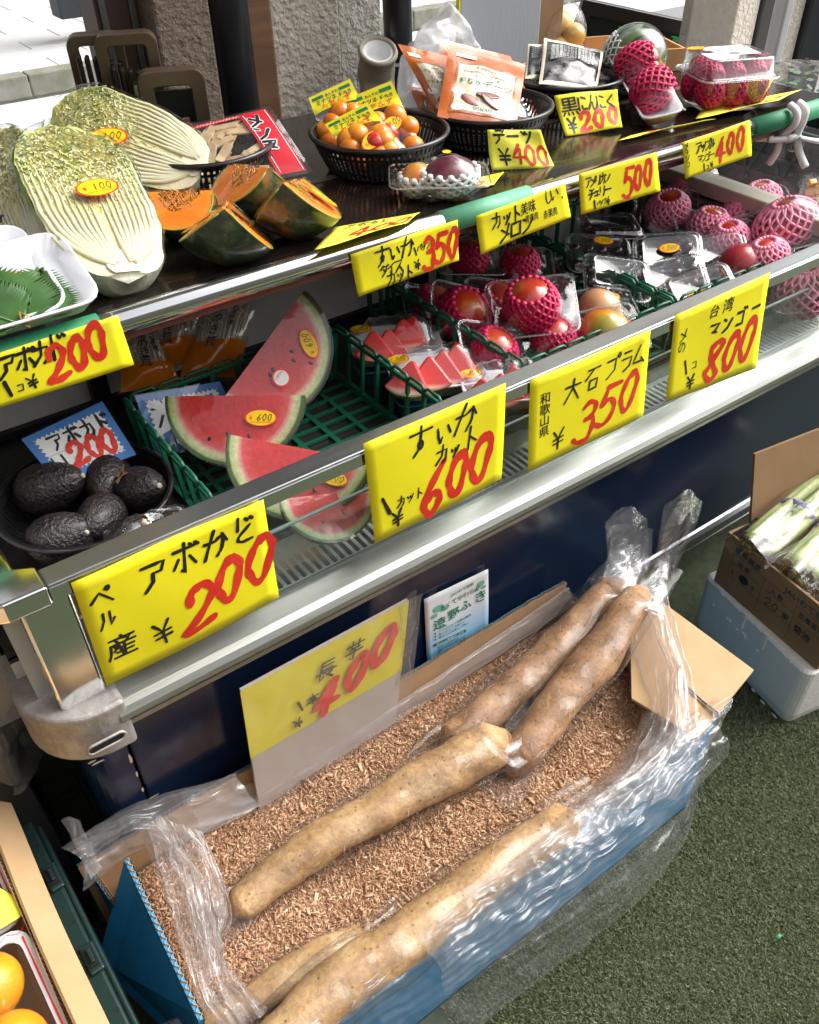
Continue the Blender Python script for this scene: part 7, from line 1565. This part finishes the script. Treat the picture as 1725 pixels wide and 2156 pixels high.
# ------------------------------------------------------------------ open ends of the two far sleeves
tf = thing('bag_tail', 'clear rounded bag end sticking up behind the yams at the far end', 'plastic bag', T(0, 0, 0)); tf2 = thing('bag_tail', 'tall twisted clear bag end, the highest tip above the yams', 'plastic bag', T(0, 0, 0))
M_TAIL = film('bag_tail_film', milky=0.12, base=0.03, gain=2.6, rough=0.05, bump=(30, 0.15, 0.004))
put('film', sheet([[PZ(1250, 1240, .35), PY(1285, 1165, .755), PY(1275, 1105, .765)], [PZ(1290, 1240, .365), PY(1320, 1160, .74), PY(1320, 1075, .765)], [PZ(1330, 1250, .365), PY(1365, 1165, .74), PY(1362, 1095, .76)]], 44, 26, 0.007, 14, 3, folds=0), M_TAIL, tf, smooth=False)
put('film', sheet([[PZ(1255, 1250, .345), PY(1280, 1180, .765), PY(1272, 1110, .785)], [PZ(1330, 1255, .36), PY(1370, 1185, .755), PY(1375, 1120, .78)]], 40, 18, 0.007, 14, 13, folds=0), M_TAIL, tf, smooth=False)
put('film', sheet([[PZ(1330, 1290, .37), PY(1375, 1200, .70), PY(1390, 1120, .715), PY(1398, 1070, .72)], [PZ(1365, 1290, .375), PY(1405, 1190, .69), PY(1425, 1110, .70), PY(1440, 1040, .715)], [PZ(1398, 1300, .37), PY(1425, 1200, .69), PY(1455, 1130, .70), PY(1480, 1060, .71)]], 60, 26, 0.006, 14, 4, folds=0), M_TAIL, tf2, smooth=False)
put('film', sheet([[PZ(1340, 1290, .37), PY(1385, 1200, .705), PY(1400, 1110, .72), PY(1442, 1042, .72)], [PZ(1392, 1300, .37), PY(1420, 1200, .70), PY(1450, 1125, .71), PY(1478, 1066, .715)]], 60, 16, 0.006, 16, 14, folds=0), M_TAIL, tf2, smooth=False)

# ------------------------------------------------------------------ board with yellow sign stuck in the sawdust
bd = [PY(506, 1452, .790), PY(858, 1262, .794), PY(820, 1630, .788), PY(560, 1800, .784)]
S, w, h = sheet_surf(bd, 0, 0, 0, (0, -1, .2)); o0 = Vector(bd[3]); L = lambda x, y, z=0.0: tuple(Vector(S(x, y, z))-o0)
sg = thing('sign_board', 'pale cardboard sign with red 400 on yellow paper stuck into the yam box', 'sign', T(*o0))
put('board', MB().patch(lambda u, v: L(u*w, v*h), 4, 4), M_CARDW, sg, solid=0.006)
yh = 0.36
put('paper', MB().patch(lambda u, v: L(-0.002+u*(w+.002), h*(1-yh)+v*h*yh+0.001, 0.0042+0.002*math.sin(u*9)*v*(1-v)), 12, 8), pm('yellow_paper_dull', (0.66, 0.56, 0.008), .5, col2=(0.72, 0.62, 0.012), nscale=6), sg, smooth=True)
b_, r_ = MB(), MB()
write(b_, L, '長', w*.40, h*.845, .040, .0042, lift=.0075, slant=.2); write(b_, L, '芋', w*.58, h*.87, .036, .0042, lift=.0075, slant=.2)
write(b_, L, '1', w*.28, h*.75, .026, .005, lift=.0075, slant=-.3); printed(b_, L, '本', w*.34, h*.755, .024, lift=.0075); write(b_, L, '¥', w*.26, h*.665, .024, .004, lift=.0075, rot=14)
for ch, x, y, s_ in (('4', .36, .665, .074), ('0', .55, .715, .072), ('0', .71, .765, .078)): write(r_, L, ch, w*x, h*y, s_, .0165, asp=.66, slant=.28, lift=.0078, jit=.01)
put('lettering', b_, M_INK, sg); put('price_figures', r_, M_RED, sg)
put('plastic_cover', MB().patch(lambda u, v: tuple(Vector(L(-0.004+u*(w+.022), h*.10+v*h*.93, 0.0115+0.003*ridged((u*6, v*6, 0), 1.0, 3)))), 40, 40), film('cover_film', milky=.15, base=.02, gain=.9, rough=.08, bump=(30, .6, .006), crease=14), sg, smooth=True)
put('cover_tail', sheet([[Vector(L(w*.93, h*.99, .006)), Vector(L(w*.97, h*1.06, .012)), Vector(L(w*1.05, h*1.03, .004))], [Vector(L(w*.97, h*.55, .006)), Vector(L(w*1.04, h*.58, .010)), Vector(L(w*1.07, h*.62, .004))]], 16, 24, .004, 30, 4), M_BAG, sg, smooth=True)

# ------------------------------------------------------------------ packet for butterbur taped to the panel
pc = [PY(893, 1262, .836), PY(1028, 1198, .836), PY(1028, 1346, .836), PY(900, 1406, .836)]
S, w, h = sheet_surf(pc, 0.002, 0, 0.0012, (0, -1, .2)); o1_ = Vector(pc[3]); L2 = lambda x, y, z=0.0: tuple(Vector(S(x, y, z))-o1_)
pb = thing('printed_packet', 'white to blue printed packet with green characters taped on the navy panel', 'packet', T(*o1_))
mt, t, b = newmat('white_blue_print'); f = obj_axis(t, 'Z', 0.0, 0.13); r = ramp_n(t, f, [(0.02, (0.02, 0.30, 0.22)), (0.16, (0.22, 0.50, 0.66)), (0.55, (0.50, 0.62, 0.78)), (0.85, (0.74, 0.75, 0.76))]); t.links.new(r.outputs[0], b.inputs['Base Color']); b.inputs['Roughness'].default_value = .35
put('bag_front', MB().patch(lambda u, v: L2(u*w, v*h), 14, 14), mt, pb, smooth=True, solid=.0008)
M_PG = pm('print_green', (0.004, 0.17, 0.10), .4); M_PGL = pm('print_pale_green', (0.18, 0.42, 0.32), .4)
for (x, y, a, c) in ((.20, .80, .050, .045), (.13, .72, .03, .028), (.30, .76, .035, .03), (.88, .86, .035, .035), (.80, .80, .02, .02), (.92, .80, .022, .02)):
    lv = MB(); poly(lv, L2, ellipse_pts(w*x, h*y, w*a*1.6, h*c), .0014); put('leaf_print', lv, M_PGL, pb)
gt_ = MB(); printed(gt_, L2, 'JAいわて花巻', w*.40, h*.875, .0085, lift=.0018, rot=3); printed(gt_, L2, '太くてやわらか', w*.22, h*.755, .0145, lift=.0018, rot=4, asp=.9)
for ch, x, y, s_ in (('遠', .10, .53, .030), ('野', .33, .575, .028), ('ふ', .53, .61, .027), ('き', .76, .63, .030)): printed(gt_, L2, ch, w*x, h*y, s_, lift=.0018)
for i, tx in enumerate(('アクが少なく料理が簡単', '香りがよくて美しい', '煮るとより美しい色に')): poly(gt_, L2, ellipse_pts(w*.13, h*(.475-.045*i), .0025, .0025, 10), .0018); printed(gt_, L2, tx, w*.18, h*(.465-.045*i), .0068, lift=.0018, rot=2)
for i, tx in enumerate(('熱湯で2分ゆでる', '流水でさまし皮をはぐ', '煮物、炒め物、漬物', 'などでご賞味ください')): printed(gt_, L2, tx, w*.16, h*(.235-.04*i), .0062, lift=.0018, rot=2)
put('green_lettering', gt_, M_PG, pb)
pl_ = MB(); poly(pl_, L2, rrect_pts(w*.10, w*.62, h*.285, h*.325, .003), .0016); put('green_pill', pl_, M_PG, pb)
pw = MB(); printed(pw, L2, 'おいしい料理のしかた', w*.14, h*.295, .0062, lift=.0021); put('white_lettering', pw, M_WHITE, pb)
for x in (.04, .80): put('tape', MB().patch(lambda u, v: L2(w*x+.020*u, h*.95+.030*v, .0016), 2, 3), M_TAPE, pb)

# ------------------------------------------------------------------ foam box and carton of butterbur
YW = -12
FB = thing('foam_box', 'grey white polystyrene box with chipped edges standing on the turf', 'foam box', T(1.262, 0.440, 0.0) @ RZ(YW))
M_EPS = pm('polystyrene', (0.70, 0.685, 0.66), .6, col2=(0.75, 0.735, 0.71), nscale=12, bump=(160, .5, .002))
put('shell', MB().loft([rr(.56, .29, .016, .004, 4, .28, .145), rr(.58, .31, .02, .03, 4, .285, .15), rr(.585, .315, .02, .166, 4, .285, .15), rr(.575, .305, .018, .173, 4, .285, .15)], True, True), M_EPS, FB, bevel=.002)
for y in (.105, .168): put('groove', MB().box(-.0095, -.004, y, y+.014, .130, .174), M_EPS, FB, bevel=.002)
chp = MB()
for i in range(26):
    y, z = random.uniform(.02, .28), random.choice((.172, .165, .12, .01))+random.uniform(-.006, .004); chp.ell((-.0078, y, z), (.002, random.uniform(.002, .010), random.uniform(.001, .003)), 6, 4)
f_ = put('chips', chp, M_FOAM, FB); f_['kind'] = 'stuff'
CT = thing('butterbur_carton', 'brown printed carton of butterbur stalks on top of the foam box', 'carton', T(1.276, 0.432, 0.1745) @ RZ(-8))
cw, cd, chh = 0.50, 0.285, 0.142
M_CARTB = pm('brown_carton', (0.235, 0.135, 0.062), .7, col2=(0.27, 0.16, 0.078), nscale=12, bump=(90, .15, .001))
put('end_wall', MB().box(0, .006, 0, cd, 0, chh), M_CARTB, CT, bevel=.001); put('end_wall', MB().box(cw-.006, cw, 0, cd, 0, chh), M_CARTB, CT); put('side_wall', MB().box(.0065, cw-.0065, 0, .006, 0, chh-.004), M_CARTB, CT); put('side_wall', MB().box(.0065, cw-.0065, cd-.006, cd, 0, chh), M_CARTB, CT); put('base', MB().box(.0065, cw-.0065, .0065, cd-.0065, .001, .005), M_CARTB, CT)
put('raised_flap', MB().box(.0, .40, 0, .006, 0, .16), M_CARTB, CT, M=T(.06, cd-.004, chh+.001) @ RX(-14))
P_ = lambda x, y, z=0: (-.0006-z, cd-x, y)        # print coordinates on the near end wall
pr = MB()
def pline(x0, y0, x1, y1, w_=.0009): stroke(pr, [Vector((x0, y0, 0)), Vector((x1, y1, 0))], w_, P_, .0003)
pline(.03, .105, .285, .105); pline(.03, .082, .20, .082); pline(.03, .045, .20, .045); pline(.03, .105, .03, .045); pline(.115, .105, .115, .020); pline(.20, .105, .20, .010); pline(.20, .07, .285, .07); pline(.115, .045, .2, .045)
printed(pr, P_, '岩手県産', .03, .110, .017); printed(pr, P_, '規 格', .045, .086, .014); printed(pr, P_, 'L・M・S', .036, .055, .0165); printed(pr, P_, '入 数', .135, .086, .014); printed(pr, P_, '束', .175, .052, .018); printed(pr, P_, 'JAいわて花巻', .165, .112, .018); printed(pr, P_, '生産者名', .208, .084, .015)
put('teal_print', pr, pm('teal_ink', (0.006, 0.045, 0.065), .6), CT)
pk_ = MB(); write(pk_, P_, '20', .130, .050, .022, .0016, lift=.0008, asp=.8); printed(pk_, P_, '菊池', .208, .045, .020, lift=.0008); put('marker_writing', pk_, M_INK, CT)
pst = MB(); poly(pst, P_, ellipse_pts(.070, .062, .012, .011), .0006); put('round_stamp', pst, pm('stamp_ink', (0.02, 0.02, 0.018), .6), CT)
M_FUKI = fruit_mat('butterbur_stalk', (0.22, 0.29, 0.08), (0.31, 0.37, 0.13), (0.40, 0.44, 0.20), 30, .5, .05); n_ = M_FUKI.node_tree
M_FEND = pm('stalk_end', (0.13, 0.075, 0.035), .8, col2=(0.28, 0.22, 0.09), nscale=90)
M_PURP = pm('purple_tape', (0.09, 0.07, 0.24), .4, col2=(0.3, 0.28, 0.45), nscale=220, detail=0, lo=.49, hi=.51)
for bi, (yy, zz, xo, lb) in enumerate(((.045, .128, .03, 'butterbur bundle at the customer side of the carton'), (.125, .138, .012, 'butterbur bundle in the middle of the carton with purple tape'), (.215, .142, -.005, 'butterbur bundle at the showcase side of the carton, purple taped'))):
    bt = thing('butterbur_bundle', lb, 'vegetable', CT.matrix_world @ T(xo, yy, zz) @ RZ(10) @ RY(-5), 'butterbur bundles in the carton'); rnd = random.Random(bi)
    for i in range(7):
        a = 2*math.pi*i/6; r0 = 0 if i == 6 else .022; y0, z0 = r0*math.cos(a)*1.3, r0*math.sin(a)*.8+.012; l = .40+rnd.uniform(-.02, .02); x0 = rnd.uniform(0, .025)
        P = [(x0, y0, z0), (x0+l*.3, y0*1.1, z0+.004), (x0+l*.65, y0*1.2, z0+.006), (x0+l, y0*1.3, z0)]; st = put('stalk', MB().tube(catmull(P, 4), [.0105]*4+[.0098]*9, 10), M_FUKI, bt, smooth=True)
        put('cut_end', MB().ell((x0-.001, y0, z0), (.004, .0108, .0108), 10, 6), M_FEND, bt, smooth=True)
        put('root_tuft', MB().tube([(x0, y0, z0-.004), (x0-.008, y0+.004, z0-.008), (x0-.012, y0+.002, z0-.012)], .0018, 5), M_FEND, bt)
    for xt in (.15, .30): put('tape_band', MB().tube([(xt, .040*math.cos(a), .012+.030*math.sin(a)) for a in np.linspace(0, 2*math.pi, 20)[:-1]], .0035, 4, closed=True, flat=2.2), M_PURP, bt)
    def fsl(u, v): a = 2*math.pi*u; q_ = 1+.10*math.sin(a*4+v*9+bi)+.08*ridged((math.cos(a), math.sin(a), v*4), 1.5, bi); return (-.02+.46*v, .046*math.cos(a)*q_, .012+.034*math.sin(a)*q_)
    put('clear_bag', MB().patch(fsl, 40, 40, True), M_BAG, bt, smooth=True)

# ------------------------------------------------------------------ near left: orange carton on a dark crate, grey tub
lc = thing('orange_carton', 'tan cardboard carton with pasted tape holding packs of oranges at the near corner', 'carton', T(-0.083, 0.30, 0.0) @ RZ(1.2))
flute_wall('wall', lc, T(-.013, 0, .28) @ RZ(90), 0.72, 0.16, 0.006, (M_CARDL, M_CARDL), .002, 11)
put('side_flap', MB().patch(lambda u, v: (-.012+.028*u+.002*math.sin(v*9), .02+.70*v, .445-.040*u+.002*math.sin(v*7)), 6, 24), M_CARDL, lc, solid=.004); put('blue_flap', MB().box(-.075, -.034, .44, .72, .425, .429), M_CBLUE, lc, M=RY(-6)); put('base', MB().box(-.5, -.008, 0, .72, .28, .285), M_CARDL, lc); put('far_wall', MB().box(-.5, -.008, .714, .72, .286, .42), M_CARDL, lc)
for y, hgt in ((.52, .02), (.44, .025), (.36, .05), (.58, .018)): put('torn_tape', MB().patch(lambda u, v: (-.012+.028*(.12+.72*v)+.002*math.sin((y+hgt*u-.02)/.7*9), y+hgt*u, .445-.040*(.12+.72*v)+.002*math.sin((y+hgt*u-.02)/.7*7)+.0026), 3, 3), pm('torn_paper', (0.62, 0.47, 0.31), .7, col2=(0.5, 0.36, 0.22), nscale=60) if 'torn_paper' not in MATS else MATS['torn_paper'], lc)
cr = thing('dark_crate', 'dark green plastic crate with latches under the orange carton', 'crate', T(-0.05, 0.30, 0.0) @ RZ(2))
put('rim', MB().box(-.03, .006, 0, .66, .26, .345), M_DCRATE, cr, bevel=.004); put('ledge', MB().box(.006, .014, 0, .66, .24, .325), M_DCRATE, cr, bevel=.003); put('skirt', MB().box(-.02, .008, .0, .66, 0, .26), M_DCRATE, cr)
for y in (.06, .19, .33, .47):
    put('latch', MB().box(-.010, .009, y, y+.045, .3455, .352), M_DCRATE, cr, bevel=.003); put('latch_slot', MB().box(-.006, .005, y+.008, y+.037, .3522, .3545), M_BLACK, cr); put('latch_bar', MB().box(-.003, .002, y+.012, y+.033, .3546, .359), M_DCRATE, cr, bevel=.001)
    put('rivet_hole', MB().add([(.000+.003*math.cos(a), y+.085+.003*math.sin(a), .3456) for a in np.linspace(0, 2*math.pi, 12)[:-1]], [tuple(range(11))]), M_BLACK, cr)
tb = put('grey_tub', MB().loft([rr(.30, .40, .03, 0), rr(.30, .40, .03, .30), rr(.31, .41, .03, .305)], True, True), pm('grey_plastic', (0.16, 0.16, 0.165), .45), bevel=.006); tb.location = (-0.215, 1.13, 0.20); tag(tb, 'grey plastic tub in the dark gap left of the showcase', 'tub')
gap = put('gap_filler', MB().box(-.06, .05, -.2, .25, 0, .50), M_BLACK, bevel=.004); gap.location = (-.095, 1.10, 0); tag(gap, 'black block added to fill the dark gap beside the showcase end', 'crate')  # added black block standing in for the darkness of the gap
bb_ = put('tub_stand', MB().box(-.15, .12, -.2, .2, 0, .199), M_BLACK); bb_.location = (-.225, 1.13, 0); tag(bb_, 'dark crate under the grey tub', 'crate')
M_ORG = fruit_mat('orange_peel', (0.70, 0.22, 0.006), (0.76, 0.29, 0.010), (0.55, 0.36, 0.02), 9, .4, .2); n_ = M_ORG.node_tree; bump_n(n_, noise_n(n_, coords(n_), 260, 2).outputs['Fac'], .35, .002, n_.nodes['Principled BSDF'].inputs['Normal'])
om = MB().ell((0, 0, 0), (.039, .039, .036), 28, 18).mesh('orange')
def opack(label, x, y, z, yaw, ny):
    t = thing('orange_pack', label, 'fruit pack', T(x, y, z) @ RZ(yaw), 'packs of oranges in the carton')
    put('rim_card', MB().loft([rr(.20, .098*ny, .025, 0), rr(.20, .098*ny, .025, .0025), rr(.176, .098*ny-.024, .02, .0025), rr(.176, .098*ny-.024, .02, 0)]), M_FOAM, t); put('tray', MB().loft([rr(.15, .098*ny-.05, .02, -.05), rr(.176, .098*ny-.024, .02, 0)], True), M_CLEAR, t, smooth=True)
    rd = MB()
    for s_ in (-1, 1): stroke(rd, [Vector((s_*.093, -.04*ny, 0)), Vector((s_*.093, .04*ny, 0))], .0022, flat, .003)
    for q_ in range(7): stroke(rd, [Vector((-.09+.028*q_, .047*ny, 0)), Vector((-.078+.028*q_, .0435*ny, 0)), Vector((-.064+.028*q_, .047*ny, 0))], .0012, flat, .003)
    put('red_print', rd, M_STK_R, t)
    for i in range(2):
        for j in range(ny): put('orange', om, M_ORG, t, smooth=True, M=T(-.041+.082*i, -.043*(ny-1)+.083*j+(.004 if i else 0), .006) @ RX(40*i) @ RY(30*j))
    wrap_top(t, .176, .098*ny-.024, .003, 0, fn=lambda a, c: .036+.004*math.sin(a*40)*math.cos(c*40), mat=M_WRAP)
    return t
opack('nearest orange pack, two large oranges under tight film', -0.208, 0.600, 0.425, 3, 2)
opack('orange pack behind, beside the yellow slip', -0.212, 0.806, 0.415, 3, 2)
ys = put('yellow_slip', MB().patch(lambda u, v: (.05*u*(1-v*.6), .12*v, .004*math.sin(v*3)), 6, 8), M_LEMON, smooth=True); ys.location = (-0.14, 0.70, 0.445); ys.rotation_euler = (0, R(24), R(18)); tag(ys, 'narrow lemon yellow paper slip between the orange packs', 'sign')
sdp = put('partition_board', MB().box(-.11, .0, 0, .02, .50, .81), pm('panel_beige', (0.42, 0.39, 0.36), .5, col2=(0.36, 0.32, 0.28), nscale=8)); sdp.location = (-.005, .955, 0); tag(sdp, 'worn beige panel edge left of the metal corner cap', 'panel')
pbg = put('plastic_bag', crumple(lambda u, v: (-.10+.09*u, .01-.05*math.sin(math.pi*u), .42+.14*v), 24, 20, .016, 14, 21), M_LINER, smooth=True); pbg.location = (0, .93, 0); tag(pbg, 'crumpled clear bag hanging at the picture edge left of the corner cap', 'bag')
lit = put('green_scrap', MB().patch(lambda u, v: (.016*u, .005*v, .004*math.sin(u*4)+.016), 5, 2), M_GTAPE); lit.location = PZ(1632, 1990, 0.0); tag(lit, 'tiny green scrap lying on the turf', 'scrap')
